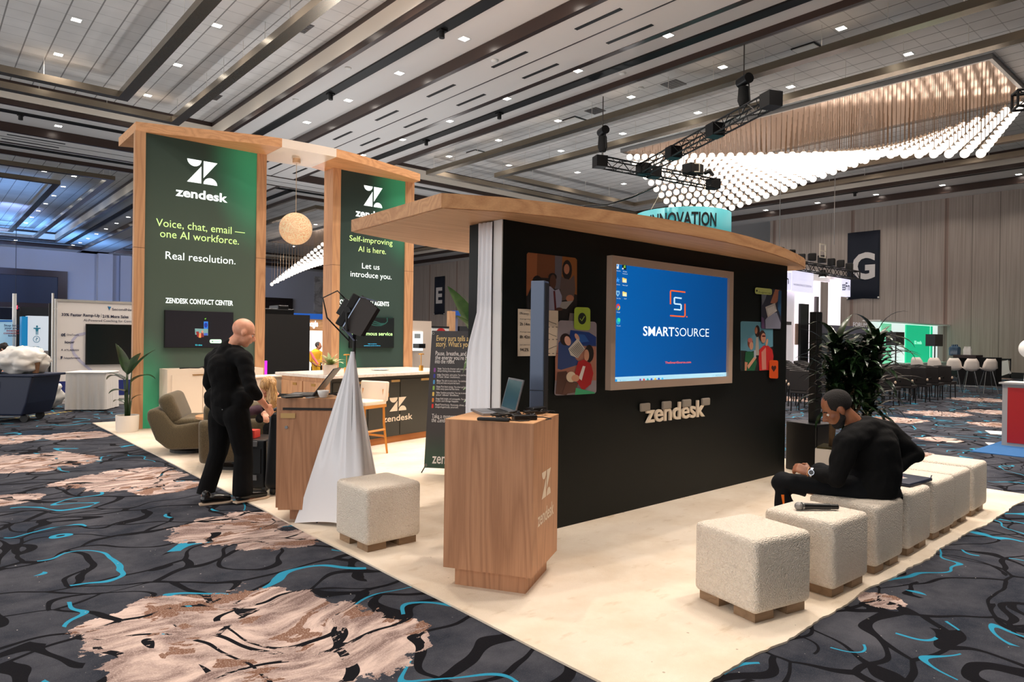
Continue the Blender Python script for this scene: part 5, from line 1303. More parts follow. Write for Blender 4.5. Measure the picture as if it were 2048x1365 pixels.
# left speaker in front of the wall behind the podium
def solve_depth(px0, px1, py, w):
    d = abs(px1-px0)
    return w*1362.9/d
pL = at_y(1078, 720, 3.60)
col_speaker('black column speaker standing in front of the wall behind the podium', pL.x, pL.y, math.radians(28), .46, 1.955, .105, (.20, .20, .46, .0), M_spk)
pR = at_z(1606, 928, RUG)
col_speaker('black column speaker with subwoofer at the right end of the dark wall', 8.08, 3.72, math.radians(-12), .58, 1.90, .10, (.36, .42, .58, .05), M_black2)
# ---- microphone and navy case on the ottomans
ZO = RUG+.46
m0, m1 = Vector((4.26, 2.055, ZO+.026)), Vector((4.46, 1.895, ZO+.022)); ax = (m1-m0).normalized()
t = thing('microphone', 'black handheld microphone with grey grille lying on the second ottoman', 'microphone', (m0+m1)/2)
mb = MB(); mb.ball(m0, .026, 20, 12); mb.build('grille_head', mat('mic_grille', (150, 148, 146), .4, .6, bump=(300, .5)), t, smooth=True)
mb = MB(); mb.tube([m0+ax*.018, m0+ax*.03], [.026, .024], 20); mb.build('collar', M_steel, t)
mb = MB(); mb.tube([m0+ax*.028, m0+ax*.10, m1-ax*.05, m1-ax*.048, m1], [.022, .019, .019, .016, .0165], 18); mb.build('handle', M_black2, t, smooth='auto')
t = thing('laptop_sleeve', 'navy blue case with small emblem lying behind the seated man', 'case', (5.78, 1.99, ZO))
mb = MB(); mb.box((5.80, 1.985, ZO+.016), (.40, .30, .028), math.radians(-4)); mb.build('body', mat('navy_case', (24, 34, 56), .5), t, bevel=(.010, 3), smooth='auto')
mb = MB(); flat(mb, (5.80, 1.99, ZO+.0308), (.95, -.3, 0), (.3, .95, 0), rrect(-.035, -.012, .035, .03, .008)); o = mb.build('emblem', mat('emblem_pink', (206, 130, 120), .6), t); o['label'] = 'small pink and grey emblem'
mb = MB(); flat(mb, (5.79, 1.965, ZO+.0309), (.95, -.3, 0), (.3, .95, 0), rrect(-.03, -.02, .03, .006, .006)); o = mb.build('emblem', mat('emblem_grey', (190, 184, 176), .6), t)
mb = MB(); mb.tube([(6.0, 1.84, ZO+.02), (6.01, 1.835, ZO+.045)], .004, 6); mb.build('zip_pull', M_steel, t)
# ================================================================= PEOPLE
def capsule(mb, pts, R, n=12):
    pts = [Vector(p) for p in pts]
    mb.tube(pts, R, n)
    for p, r in zip(pts, R): mb.ball(p, r, n, 8)
def melt(mb, voxel, smooth=4, fac=.5):
    """fuse overlapping shapes into one continuous skin and return it as a builder"""
    me = bpy.data.meshes.new('m'); mb.bm.to_mesh(me); mb.bm.free()
    o = bpy.data.objects.new('m', me); C.objects.link(o)
    r = o.modifiers.new('r', 'REMESH'); r.mode = 'VOXEL'; r.voxel_size = voxel
    s = o.modifiers.new('s', 'SMOOTH'); s.factor = fac; s.iterations = smooth
    dg = bpy.context.evaluated_depsgraph_get(); m2 = bpy.data.meshes.new_from_object(o.evaluated_get(dg))
    bpy.data.objects.remove(o); bpy.data.meshes.remove(me)
    out = MB(); out.bm.from_mesh(m2); bpy.data.meshes.remove(m2); return out
def head_frame(fwd, up):
    f = Vector(fwd).normalized(); u = Vector(up); u = (u-f*u.dot(f)).normalized(); s = u.cross(f)  # s = the head's left
    return f, s, u
def head_shapes(mb, c, fwd, up, k=1.):
    f, s, u = head_frame(fwd, up); M3 = Matrix((f, s, u)).transposed(); P = lambda a, b_, d: Vector(c)+(f*a+s*b_+u*d)*k
    mb.ball(P(-.012, 0, .035), (.098*k, .078*k, .090*k), 20, 14, M3)      # cranium
    mb.ball(P(.028, 0, -.035), (.066*k, .060*k, .078*k), 18, 12, M3)      # face
    mb.ball(P(.048, 0, -.090), (.036*k, .036*k, .030*k), 12, 8, M3)       # chin
    mb.ball(P(.018, 0, -.072), (.052*k, .056*k, .036*k), 12, 8, M3)       # jaw
    mb.ball(P(.078, 0, .018), (.018*k, .048*k, .014*k), 12, 8, M3)        # brow
    mb.tube([P(.086, 0, .010), P(.106, 0, -.020), P(.117, 0, -.038)], [.010*k, .013*k, .015*k], 8)   # nose
    mb.ball(P(.106, 0, -.036), (.014*k, .019*k, .010*k), 10, 6, M3)
    mb.ball(P(.086, 0, -.062), (.014*k, .024*k, .009*k), 10, 6, M3)       # lips
    for q in (-1, 1):
        mb.ball(P(.055, q*.042, -.028), (.026*k, .020*k, .022*k), 10, 6, M3)   # cheek
        mb.ball(P(-.010, q*.080, -.012), (.020*k, .010*k, .034*k), 12, 8, M3)  # ear
    return P
def eyes(P, k, parent, col=(60, 40, 30)):
    mb = MB()
    for q in (-1, 1): mb.ball(P(.0735, q*.031, -.002), .0105*k, 12, 8)
    e = mb.build('eyes', mat('eye_white', (225, 220, 214), .25), parent, smooth=True)
    mb = MB()
    for q in (-1, 1): mb.ball(P(.0815, q*.031, -.006), .0052*k, 8, 6)
    mb.build('iris', mat('iris_dark', col, .2), e, smooth=True)
def hand(mb, wrist, d, palm_n, thumb_side, curl=.9, k=1., spread=.1):
    """palm, four bent fingers and a thumb; d = direction of the fingers, palm_n = direction the palm faces"""
    d = Vector(d).normalized(); n = Vector(palm_n); n = (n-d*n.dot(d)).normalized(); t = Vector(thumb_side); t = (t-d*t.dot(d)-n*t.dot(n)).normalized()
    w = Vector(wrist)
    for o in (-.026, -.009, .009, .026): capsule(mb, [w+t*o*.7*k, w+d*.045*k+t*o*k, w+d*.088*k+t*o*1.08*k], [.014*k, .0135*k, .0115*k], 8)
    for o, L in ((.029, .070), (.010, .079), (-.010, .073), (-.029, .058)):
        p = w+d*.088*k+t*o*k; dd = (d+t*o*spread/.03).normalized(); pts = [p]; a = 0
        for seg, fr in ((.45, .55), (.30, .75), (.25, .6)):
            a += curl*fr; v = dd*math.cos(a)+n*math.sin(a); p = p+v*L*seg*k; pts.append(p)
        capsule(mb, pts, [.0098*k, .0090*k, .0082*k, .0070*k], 8)
    p = w+d*.022*k+t*.030*k; v1 = (t*.75+d*.62+n*.25).normalized(); p1 = p+v1*.038*k; v2 = (d*.85+n*(.35+curl*.3)+t*.15).normalized(); p2 = p1+v2*.032*k; p3 = p2+(v2+n*.4).normalized()*.025*k
    capsule(mb, [p, p1, p2, p3], [.0135*k, .012*k, .0105*k, .0085*k], 8)
def skin(name, a, b_):
    if name in _mats: return _mats[name]
    m, nt, b = nm(name); _mats[name] = m; g = NG(nt); p = g.obj()
    nt.links.new(g.mix(g.mapr(g.noise(p, 14, 3), .35, .65), rgb(*a), rgb(*b_)), b.inputs['Base Color']); b.inputs['Roughness'].default_value = .5
    b.inputs['Subsurface Weight'].default_value = .08; b.inputs['Subsurface Radius'].default_value = (.02, .008, .004); return m
M_blackcloth = mat('black_cloth', (11, 11, 12), .9, 0, .2, bump=(40, .25))
M_blackcloth2 = mat('black_trousers', (9, 9, 10), .9, 0, .2, bump=(28, .3))
M_sole = mat('tan_sole', (206, 184, 160), .6); M_shoe = mat('black_leather', (16, 16, 17), .25)
def shoe(parent, heel, toe, h=.10, w=.045, sole=M_sole):
    heel, toe = Vector(heel), Vector(toe); d = (toe-heel); L = d.length; d.normalize(); s = Vector((-d.y, d.x, 0))
    prof = [(-.00, .034), (.12, .036), (.30, .036), (.55, .042), (.75, .047), (.90, .040), (1.0, .014)]
    mb = MB(); pl = [heel+d*(t_*L)+s*w_*w/.045 for t_, w_ in prof]+[heel+d*(t_*L)-s*w_*w/.045 for t_, w_ in prof[::-1]]
    mb.slab([p+Vector((0, 0, .001)) for p in pl], (0, 0, .018)); so = mb.build('sole', sole, parent, bevel=(.004, 2))
    mb = MB(); capsule(mb, [heel+d*.045+Vector((0, 0, .05)), heel+d*L*.4+Vector((0, 0, .055)), heel+d*L*.68+Vector((0, 0, .045)), heel+d*L*.86+Vector((0, 0, .038))], [.038*w/.045, .040*w/.045, .038*w/.045, .030*w/.045])
    capsule(mb, [heel+d*.05+Vector((0, 0, .05)), heel+d*.055+Vector((0, 0, h))], [.036, .036])
    bm = melt(mb, .008, 3); 
    for v in bm.bm.verts: v.co.z = max(v.co.z, heel.z+.014)
    bm.build('shoe_upper', M_shoe, parent, smooth=True)
# ---------------------------------------------------------------- standing man
D0 = (2.24, 6.40, 0); DD = (Vector(D0)-_O).dot(_F)
def J(px_, py_, dd=0.): return _O+_ray(px_, py_)*(DD+dd)
t = thing('person', 'bald man in black shirt and trousers standing by the roller cases', 'person', (2.24, 6.40, 0))
hd_c = J(487, 666, .03); fw = Vector((.93, -.18, -.36)); upv = Vector((.30, -.02, 1))
P = None
sk = MB(); P = head_shapes(sk, hd_c, fw, upv, 1.04)
capsule(sk, [J(458, 697, .0), J(470, 684, .01), J(480, 674, .02)], [.066, .060, .056])
shR, shL = J(488, 719, -.10), J(427, 720, .17)
elR, wrR = J(501, 776, -.16), J(531, 812, -.02)
elL, wrL = J(418, 768, .22), J(436, 812, .34)
pel, wai, che = J(459, 822, .03), J(458, 780, .03), J(458, 728, .02)
hpR, knR, anR = J(472, 838, -.06), J(487, 908, .0), J(484, 987, -.02)
hpL, knL, anL = J(440, 838, .13), J(437, 906, .12), J(411, 992, .06)
capsule(sk, [pel, wai, che], [.115, .105, .12]); capsule(sk, [shR, che, shL], [.05, .07, .05])
capsule(sk, [shR, elR, wrR], [.05, .040, .029]); capsule(sk, [shL, elL, wrL], [.05, .04, .03])
capsule(sk, [hpR, knR, anR], [.085, .055, .04]); capsule(sk, [hpL, knL, anL], [.085, .055, .04])
for a_, h_, t_ in ((anR, Vector((2.215, 6.30, .0)), Vector((2.52, 6.355, 0))), (anL, Vector((1.955, 6.46, 0)), Vector((2.225, 6.43, 0)))):
    capsule(sk, [a_, h_.lerp(t_, .3)+Vector((0, 0, .06)), h_.lerp(t_, .75)+Vector((0, 0, .045))], [.036, .032, .026])
hand(sk, wrR, (J(543, 826, .02)-wrR), (-.2, .9, -.3), (.3, .6, .7), 1.0, .95)
hand(sk, wrL, (J(448, 830, .40)-wrL), (.6, -.6, .2), (.5, .5, .5), .7, .95)
M_skinA = skin('skin_fair', (232, 172, 142), (216, 148, 118))
body = melt(sk, .0085, 3, .5).build('body', M_skinA, t, smooth=True)
eyes(P, 1.04, body)
mb = MB()
for q in (-1, 1): mb.tube([P(.09, q*.018, .016), P(.088, q*.035, .021), P(.078, q*.05, .016)], .003, 6)
mb.build('eyebrows', mat('brow_brown', (110, 80, 64), .8), body)
sh = MB(); capsule(sh, [J(458, 800, .03), J(457, 772, .03), J(452, 735, .02), J(455, 712, .02)], [.158, .152, .168, .11], 16)
capsule(sh, [shR, J(470, 712, -.03), J(444, 712, .1), shL], [.082, .10, .10, .082]); capsule(sh, [J(458, 697, .0), J(463, 690, .01)], [.078, .068])
capsule(sh, [shR, shR.lerp(elR, .5), elR, elR.lerp(wrR, .42)], [.08, .068, .060, .052]); capsule(sh, [shL, shL.lerp(elL, .5), elL, elL.lerp(wrL, .5)], [.078, .066, .058, .05])
capsule(sh, [J(430, 795, .08), J(486, 797, -.03)], [.10, .10])
sm = melt(sh, .011, 4)
for v in sm.bm.verts:      # cloth creases
    c_ = v.co; v.co += v.normal*(.0035*math.sin(c_.z*22+c_.x*38+c_.y*30)*math.sin(c_.y*26-c_.z*13)+.002*math.sin(c_.z*60+c_.y*70+c_.x*30))
sm.build('shirt', M_blackcloth, t, smooth=True)
mb = MB(); capsule(mb, [J(452, 690, -.03), J(466, 697, -.06), J(476, 703, -.04)], [.014, .014, .012]); mb.tube([P(-.06, .05, -.14), P(-.085, 0, -.135), P(-.06, -.05, -.15), P(.0, -.062, -.19), P(.05, -.05, -.22)], .012, 8, True, .5); mb.build('collar', M_blackcloth, t, smooth=True)
tr = MB(); capsule(tr, [J(452, 802, .05), J(458, 822, .03)], [.140, .150], 16); capsule(tr, [J(430, 800, .09), J(484, 802, -.03)], [.095, .095])
capsule(tr, [J(474, 832, -.05), J(482, 872, -.03), knR, J(486, 950, -.01), J(485, 985, -.02)], [.120, .104, .088, .086, .092])
capsule(tr, [J(442, 832, .12), J(440, 872, .12), knL, J(422, 950, .09), J(411, 990, .06)], [.118, .10, .085, .080, .084])
tm = melt(tr, .011, 4)
for v in tm.bm.verts:
    c_ = v.co; v.co += v.normal*(.004*math.sin(c_.z*16+c_.y*30+c_.x*22)*math.sin(c_.x*26-c_.z*8))
    v.co.z = max(v.co.z, .075)
tm.build('trousers', M_blackcloth2, t, smooth=True)
mb = MB(); mb.ball(J(445, 820, -.12), .006, 8, 6); mb.build('pocket_button', M_steel, t)
shoe(t, (2.20, 6.30, .013), (2.545, 6.365, .013)); shoe(t, (1.945, 6.465, .001), (2.23, 6.43, .001))
# ---------------------------------------------------------------- seated man
D1 = (4.98, 2.05, .46); DE = (Vector(D1)-_O).dot(_F)
def K(px_, py_, dd=0.): return _O+_ray(px_, py_)*(DE+dd)
t = thing('person', 'bearded man in black sitting on the row of cream cubes looking down', 'person', (5.02, 1.98, .472))
M_skinB = skin('skin_brown', (150, 96, 64), (126, 76, 50))
sk = MB(); hc = K(1674, 818, .03); fw = Vector((-.62, .56, -.56)); upv = Vector((-.42, .36, .84))
fw = (-_R*.80+_F*.22-_U*.50); upv = (-_R*.36+_F*.05+_U*.95)
P = head_shapes(sk, hc, fw, upv, 1.03)
capsule(sk, [K(1722, 862, .0), K(1708, 846, .01), K(1690, 828, .02)], [.070, .062, .058])
shL, elL, wrL = K(1694, 888, -.12), K(1672, 957, -.12), K(1624, 946, -.02)
shR, elR, wrR = K(1775, 868, .10), K(1830, 908, .06), K(1772, 952, -.01)
pel, wai, che = K(1742, 985, .0), K(1752, 935, .02), K(1736, 882, .02)
hpL, knL, anL = K(1712, 985, -.02), K(1566, 966, .14), K(1573, 1058, .10)
hpR, knR, anR = K(1752, 985, .12), K(1640, 946, .56), K(1652, 1030, .58)
capsule(sk, [pel, wai, che], [.115, .105, .11]); capsule(sk, [shL, che, shR], [.05, .07, .05])
capsule(sk, [shL, elL, wrL], [.05, .042, .028]); capsule(sk, [shR, elR, wrR], [.05, .042, .03])
capsule(sk, [hpL, knL, anL], [.085, .06, .042]); capsule(sk, [hpR, knR, anR], [.085, .06, .042])
hdir = (K(1580, 943, .06)-wrL)
hand(sk, wrL+hdir.normalized()*.01, hdir+_U*.05, -_U*.55+_F*.8, _U*.6-_R*.2+_F*.5, 1.35, 1.02)
hand(sk, wrR, (K(1742, 962, -.02)-wrR), -_R, _U, .9, 1.)
body = melt(sk, .0072, 3, .5).build('body', M_skinB, t, smooth=True)
eyes(P, 1.03, body, (40, 24, 18))
hs = MB(); f, s_, u = head_frame(fw, upv); M3 = Matrix((f, s_, u)).transposed()
hs.ball(P(-.018, 0, .040), (.1005*1.03, .0815*1.03, .0905*1.03), 28, 20, M3)
bmv = hs.bm
bmesh.ops.delete(bmv, geom=[v for v in bmv.verts if (v.co-P(0, 0, 0)).dot(f) > .052 or ((v.co-P(0, 0, 0)).dot(u) < -.005 and (v.co-P(0, 0, 0)).dot(f) > -.03)], context='VERTS')
hs.build('hair', mat('short_black_hair', (24, 19, 17), .9, bump=(160, 1.)), t, smooth=True)
bd = MB(); bd.ball(P(.052, 0, -.094), (.040, .042, .036), 14, 10, M3); bd.ball(P(.086, 0, -.052), (.010, .026, .006), 10, 6, M3)
for q in (-1, 1): capsule(bd, [P(.0, q*.060, -.022), P(.004, q*.062, -.058), P(.034, q*.050, -.088), P(.056, q*.028, -.098)], [.010, .020, .024, .022], 10)
melt(bd, .006, 3).build('beard', mat('beard_black', (20, 15, 13), .9, bump=(140, .9)), t, smooth=True)
mb = MB()
for q in (-1, 1): mb.tube([P(.091, q*.016, .020), P(.088, q*.034, .026), P(.076, q*.05, .019)], .0042, 6)
mb.build('eyebrows', mat('brow_black', (20, 15, 13), .9), t)
sh = MB(); capsule(sh, [K(1742, 985, .0), K(1752, 940, .02), K(1744, 895, .02), K(1733, 872, .02)], [.170, .172, .178, .125], 16)
capsule(sh, [K(1704, 878, -.10), K(1735, 862, .0), K(1772, 866, .09)], [.092, .105, .092]); capsule(sh, [K(1722, 864, .0), K(1712, 852, .01)], [.086, .074])
capsule(sh, [shL, shL.lerp(elL, .5), elL, elL.lerp(wrL, .45), elL.lerp(wrL, .93)], [.090, .078, .066, .052, .041]); capsule(sh, [shR, shR.lerp(elR, .5), elR, elR.lerp(wrR, .5), wrR], [.090, .078, .062, .05, .042])
sm = melt(sh, .0095, 4)
for v in sm.bm.verts:
    c_ = v.co; v.co += v.normal*(.0035*math.sin(c_.z*20+c_.x*34+c_.y*30)*math.sin(c_.y*26-c_.z*12)+.0016*math.sin(c_.z*55+c_.y*64+c_.x*40)); v.co.z = max(v.co.z, .474)
sm.build('shirt', M_blackcloth, t, smooth=True)
mb = MB(); mb.tube([P(-.055, .055, -.135), P(-.088, 0, -.120), P(-.055, -.055, -.135), P(.0, -.058, -.175), P(.03, -.02, -.20)], .016, 8, True, .6); mb.build('collar', M_blackcloth, t, smooth=True)
mb = MB(); mb.ball(P(.045, .02, -.185), .006, 8, 6); mb.build('collar_button', M_white, t)
tr = MB(); capsule(tr, [K(1735, 992, .0), K(1760, 990, .05)], [.145, .145], 16)
capsule(tr, [hpL, hpL.lerp(knL, .5), knL, knL.lerp(anL, .5), anL], [.118, .098, .082, .075, .070]); capsule(tr, [hpR, hpR.lerp(knR, .5), knR, knR.lerp(anR, .5), anR], [.118, .095, .082, .072, .066])
tm = melt(tr, .0095, 4)
for v in tm.bm.verts:
    c_ = v.co; v.co += v.normal*(.004*math.sin(c_.z*36+c_.y*20)*math.sin(c_.x*30-c_.z*9))
    if (c_.xy-Vector((5.0, 2.0))).length < .33: v.co.z = max(v.co.z, .473)
    v.co.z = max(v.co.z, .06)
trs = tm.build('trousers', mat('navy_black_trousers', (10, 12, 16), .85, 0, .2, bump=(28, .3)), t, smooth=True)
a_, b_ = K(1565, 990, -.0), K(1568, 1018, -.0); nn = (_O-a_).normalized(); 
mb = MB(); off = nn*(.036)
mb.slab([a_+off-_R*.010, a_+off+_R*.012, b_+off+_R*.004, b_+off-_R*.003], nn*.003); o = mb.build('side_stripe', mat('stripe_orange', (240, 118, 24), .6), trs); o['label'] = 'orange stripe on the trouser leg'
for a_, q in ((anL, Vector((-.30, .95, 0))), (anR, Vector((.25, .97, 0)))):
    h_ = Vector((a_.x, a_.y, .013))-q*.05; shoe(t, h_, h_+q*.29, sole=M_black2)
ax = (wrL-elL).normalized(); wc = wrL-ax*.005
def band(c, axis, r, w, th):
    mb = MB(); n = Vector(axis).normalized(); a = n.orthogonal().normalized(); b2 = n.cross(a); rings = []
    for x, rr in ((-w/2, r), (-w/2, r+th), (w/2, r+th), (w/2, r)): rings.append([mb.bm.verts.new(Vector(c)+n*x+(a*math.cos(2*PI*j/24)+b2*math.sin(2*PI*j/24))*rr) for j in range(24)])
    for i in range(4):
        for j in range(24): mb._f([rings[i][j], rings[i][(j+1) % 24], rings[(i+1) % 4][(j+1) % 24], rings[(i+1) % 4][j]])
    return mb
wt = band(wc, ax, .031, .022, .006).build('wristwatch', mat('watch_steel', (190, 196, 206), .25, .9), t, smooth='auto')
cn = (_O-wc); cn = (cn-ax*cn.dot(ax)).normalized(); mb = MB(); mb.cyl(wc+cn*.030, wc+cn*.043, .020, n=22); mb.build('watch_case', mat('watch_steel', (190, 196, 206), .25, .9), wt)
mb = MB(); mb.cyl(wc+cn*.0428, wc+cn*.0438, .0165, n=22); mb.build('watch_dial', mat('dial_black', (14, 16, 22), .2), wt)
band(wc+ax*.028, ax, .030, .005, .004).build('bracelet', mat('cord_tan', (214, 160, 110), .6), t, smooth=True)
# ---------------------------------------------------------------- seated woman
D2 = (2.98, 7.45, 1.0); DF = (Vector(D2)-_O).dot(_F)
def Wm(px_, py_, dd=0.): return _O+_ray(px_, py_)*(DF+dd)
t = thing('person', 'blonde long-haired woman in black bent over behind the oak counter', 'person', (3.15, 7.5, RUG))
sk = MB(); hc = Wm(539, 776, 0); fw = (-_R*.50-_F*.25-_U*.62); upv = (-_R*.30-_F*.4+_U*.75)
P = head_shapes(sk, hc, fw, upv, .95)
capsule(sk, [Wm(556, 800, .10), Wm(546, 788, .05)], [.055, .05])
shA, shB = Wm(540, 812, -.05), Wm(583, 800, .18)
capsule(sk, [Wm(575, 860, .30), Wm(570, 830, .22), Wm(562, 808, .14)], [.11, .11, .11]); capsule(sk, [shA, Wm(562, 804, .1), shB], [.05, .08, .05])
elA, wrA = Wm(520, 838, -.10), Wm(530, 826, -.28); capsule(sk, [shA, elA, wrA], [.045, .036, .026])
elB, wrB = Wm(598, 836, .12), Wm(570, 842, -.10); capsule(sk, [shB, elB, wrB], [.045, .036, .026])
hipc = Vector((3.35, 7.62, .52)); capsule(sk, [Wm(575, 860, .30), hipc], [.12, .13])
for q in (-.12, .12):
    h_ = hipc+Vector((q, .1*q, 0)); k_ = h_+Vector((-.28, -.22, 0)); an = Vector((k_.x, k_.y, .09)); capsule(sk, [h_, k_, an, an+Vector((-.1, -.08, -.04))], [.08, .055, .04, .03])
hand(sk, wrA, Vector((-.1, -.5, -.4)), -_U, _R, .8, .85); hand(sk, wrB, Vector((-.4, -.4, -.3)), -_U, _R, .8, .85)
melt(sk, .009, 3).build('body', M_skinA, t, smooth=True)
hr = MB(); f, s_, u = head_frame(fw, upv); M3 = Matrix((f, s_, u)).transposed()
hr.ball(P(-.022, 0, .042), (.098, .084, .086), 20, 14, M3)
dn = Vector((0, 0, -1))
for i in range(26):
    a = -1.9+3.8*i/25; b0 = P(-.01+.05*math.cos(a*1.1)-.03, .078*math.sin(a), .03)
    if -.5 < a < .35: b0 = P(-.075, .03*math.sin(a*3), .05)
    sway = Vector((.012*math.sin(i*2.1), .012*math.cos(i*1.7), 0)); L = .27+.06*math.sin(i*1.3)
    capsule(hr, [b0, b0+dn*L*.35+_R*.012+sway, b0+dn*L*.7+_R*.018-_F*.01+sway*2, b0+dn*L+_R*.012+sway], [.026, .024, .020, .010], 8)
def blonde():
    m, nt, b = nm('blonde_hair'); g = NG(nt); p = g.obj()
    n1 = g.noise(g.vmath('MULTIPLY', p, (60, 60, 5)), 2, 3); nt.links.new(g.mix(g.mapr(n1, .35, .65), rgb(134, 90, 50), rgb(222, 176, 114)), b.inputs['Base Color']); b.inputs['Roughness'].default_value = .45
    nt.links.new(g.bump(n1, .6, .004), b.inputs['Normal']); return m
melt(hr, .009, 2).build('hair', blonde(), t, smooth=True)
sh = MB(); capsule(sh, [Wm(576, 868, .30), Wm(570, 830, .22), Wm(562, 810, .14)], [.135, .135, .125]); capsule(sh, [shA, Wm(562, 804, .1), shB], [.07, .095, .07]); capsule(sh, [shA, elA, elA.lerp(wrA, .6)], [.062, .05, .042]); capsule(sh, [shB, elB, elB.lerp(wrB, .6)], [.064, .052, .042])
melt(sh, .011, 4).build('top', M_blackcloth, t, smooth=True)
tr = MB(); capsule(tr, [Wm(576, 872, .31), hipc], [.135, .15])
for q in (-.12, .12):
    h_ = hipc+Vector((q, .1*q, 0)); k_ = h_+Vector((-.28, -.22, 0)); capsule(tr, [h_, k_, Vector((k_.x, k_.y, .12))], [.10, .075, .065])
melt(tr, .011, 4).build('trousers', M_blackcloth2, t, smooth=True)
mb = MB(); mb.box((3.37, 7.64, .19), (.44, .44, .356), .7); o = mb.build('pouf', M_tweed, bevel=(.03, 3), smooth='auto'); tag(o, 'low olive pouf hidden under the seated blonde woman', 'stool')
mb = MB(); capsule(mb, [Wm(500, 823, -.2), Wm(515, 820, -.15), Wm(522, 826, -.1)], [.05, .055, .04]); o = melt(mb, .01, 4).build('folded_jacket', mat('plum_cloth', (66, 38, 52), .8, bump=(30, .5)), smooth=True); tag(o, 'plum coloured jacket draped over the back of the olive chair', 'jacket')
# ================================================================= BACKGROUND OF THE HALL
RH = Vector((_R.x, _R.y, 0)).normalized(); FH = Vector((_F.x, _F.y, 0)).normalized(); ZV = Vector((0, 0, 1))
def px_plane(px_, py_, org, n):
    d = _ray(px_, py_); return _O+d*((Vector(org)-_O).dot(n)/d.dot(n))
# ---------------------------------------------------------------- globe chandeliers
M_globe = emis('globe_glow', (255, 240, 226), 2.3)
M_gcap = mat('globe_cap', (216, 208, 196), .3, .6)
M_stem = mat('chandelier_rod', (150, 128, 108), .3, .7)
def plate_mat():
    m, nt, b = nm('chandelier_plate'); b.inputs['Base Color'].default_value = rgb(222, 196, 176); b.inputs['Metallic'].default_value = .55; b.inputs['Roughness'].default_value = .12; return m
M_plate = plate_mat()
def chandelier(label, x0, x1, y0, y1, zfun, r, nx, ny, parts):
    t = thing('globe_chandelier', label, 'chandelier', ((x0+x1)/2, (y0+y1)/2, TILE))
    mb = MB(); mb.b2((x0-.15, y0-.2, TILE-.10), (x1+.15, y1+.2, TILE-.012)); mb.build('ceiling_plate', M_plate, t)
    mb = MB()
    for lo, hi in (((x0-.25, y0-.3), (x0-.15, y1+.3)), ((x1+.15, y0-.3), (x1+.25, y1+.3)), ((x0-.15, y0-.3), (x1+.15, y0-.2)), ((x0-.15, y1+.2), (x1+.15, y1+.3))): mb.b2((lo[0], lo[1], TILE-.16), (hi[0], hi[1], TILE-.002))
    mb.build('plate_rim', M_steel, t)
    pts = []
    for i in range(nx):
        for j in range(ny):
            x = x0+(x1-x0)*i/(nx-1)+(.0 if j % 2 else .0); y = y0+(y1-y0)*j/(ny-1)
            pts.append(Vector((x, y, zfun(x, y))))
    pts.sort(key=lambda p: (p-_O).length)
    gm = sm_ = cm = None
    def geo(mg, ms, mc, p):
        if mg: mg.mesh(tm_, Matrix.Translation(p))
        if mc: mc.lathe([(.075, .105), (.03, .17), (.012, .22)], p, 10, False, True)
        if ms: ms.tube([(p.x, p.y, p.z+.2), (p.x, p.y, TILE-.10)], .008, 4, False)
    _a = MB(); _a.ball((0, 0, 0), r, 14, 9); tm_ = bpy.data.meshes.new('globe_form'); _a.bm.to_mesh(tm_); _a.bm.free()
    for p in pts[:parts]:
        if gm is None:
            a = MB(); a.ball((0, 0, 0), r, 14, 9); gm = a.build('globe', M_globe, t, smooth=True, world=False)
            c_ = MB(); c_.lathe([(.075, .105), (.03, .17), (.012, .22)], (0, 0, 0), 10, False, True); cm = c_.build('globe_cap', M_gcap, gm, smooth=True, world=False)
            rod = MB(); rod.tube([(0, 0, .2), (0, 0, 1.2)], .008, 4, False); sm_ = rod.build('rod', M_stem, gm, world=False); g0 = True
            o, oc, os_ = gm, cm, sm_
        else:
            o = gm.copy(); C.objects.link(o); o.parent = t
            oc = cm.copy(); C.objects.link(oc); oc.parent = o
            os_ = sm_.copy(); C.objects.link(os_); os_.parent = o
        o.location = p-Vector(((x0+x1)/2, (y0+y1)/2, TILE))
        k = (TILE-.10-p.z-.2)/1.0; os_.scale = (1, 1, max(.02, k)); os_.location = (0, 0, .2-.2*max(.02, k))
    if len(pts) > parts:
        a, b_, c_ = MB(), MB(), MB()
        for p in pts[parts:]: geo(a, b_, c_, p)
        o = a.build('globes', M_globe, t, smooth=True); o['kind'] = 'stuff'
        o = c_.build('globe_caps', M_gcap, t, smooth=True); o['kind'] = 'stuff'
        o = b_.build('rods', M_stem, t); o['kind'] = 'stuff'
    return t
chandelier('huge chandelier of glowing glass globes on rods, sweeping under the ceiling at upper right', 22.85, 27.0, 5.85, 18.6, lambda x, y: 8.18+((24.92-x)/2.08)*((y-12.2)/6.4)*1.18, .128, 12, 33, 100)
chandelier('far globe chandelier seen as a bright wedge between the green towers', 23, 27, 42.5, 57.5, lambda x, y: 7.9-((24.92-x)/2.08)*((y-50)/7.5)*1.15-.9*((y-50)/7.5), .14, 9, 26, 0)

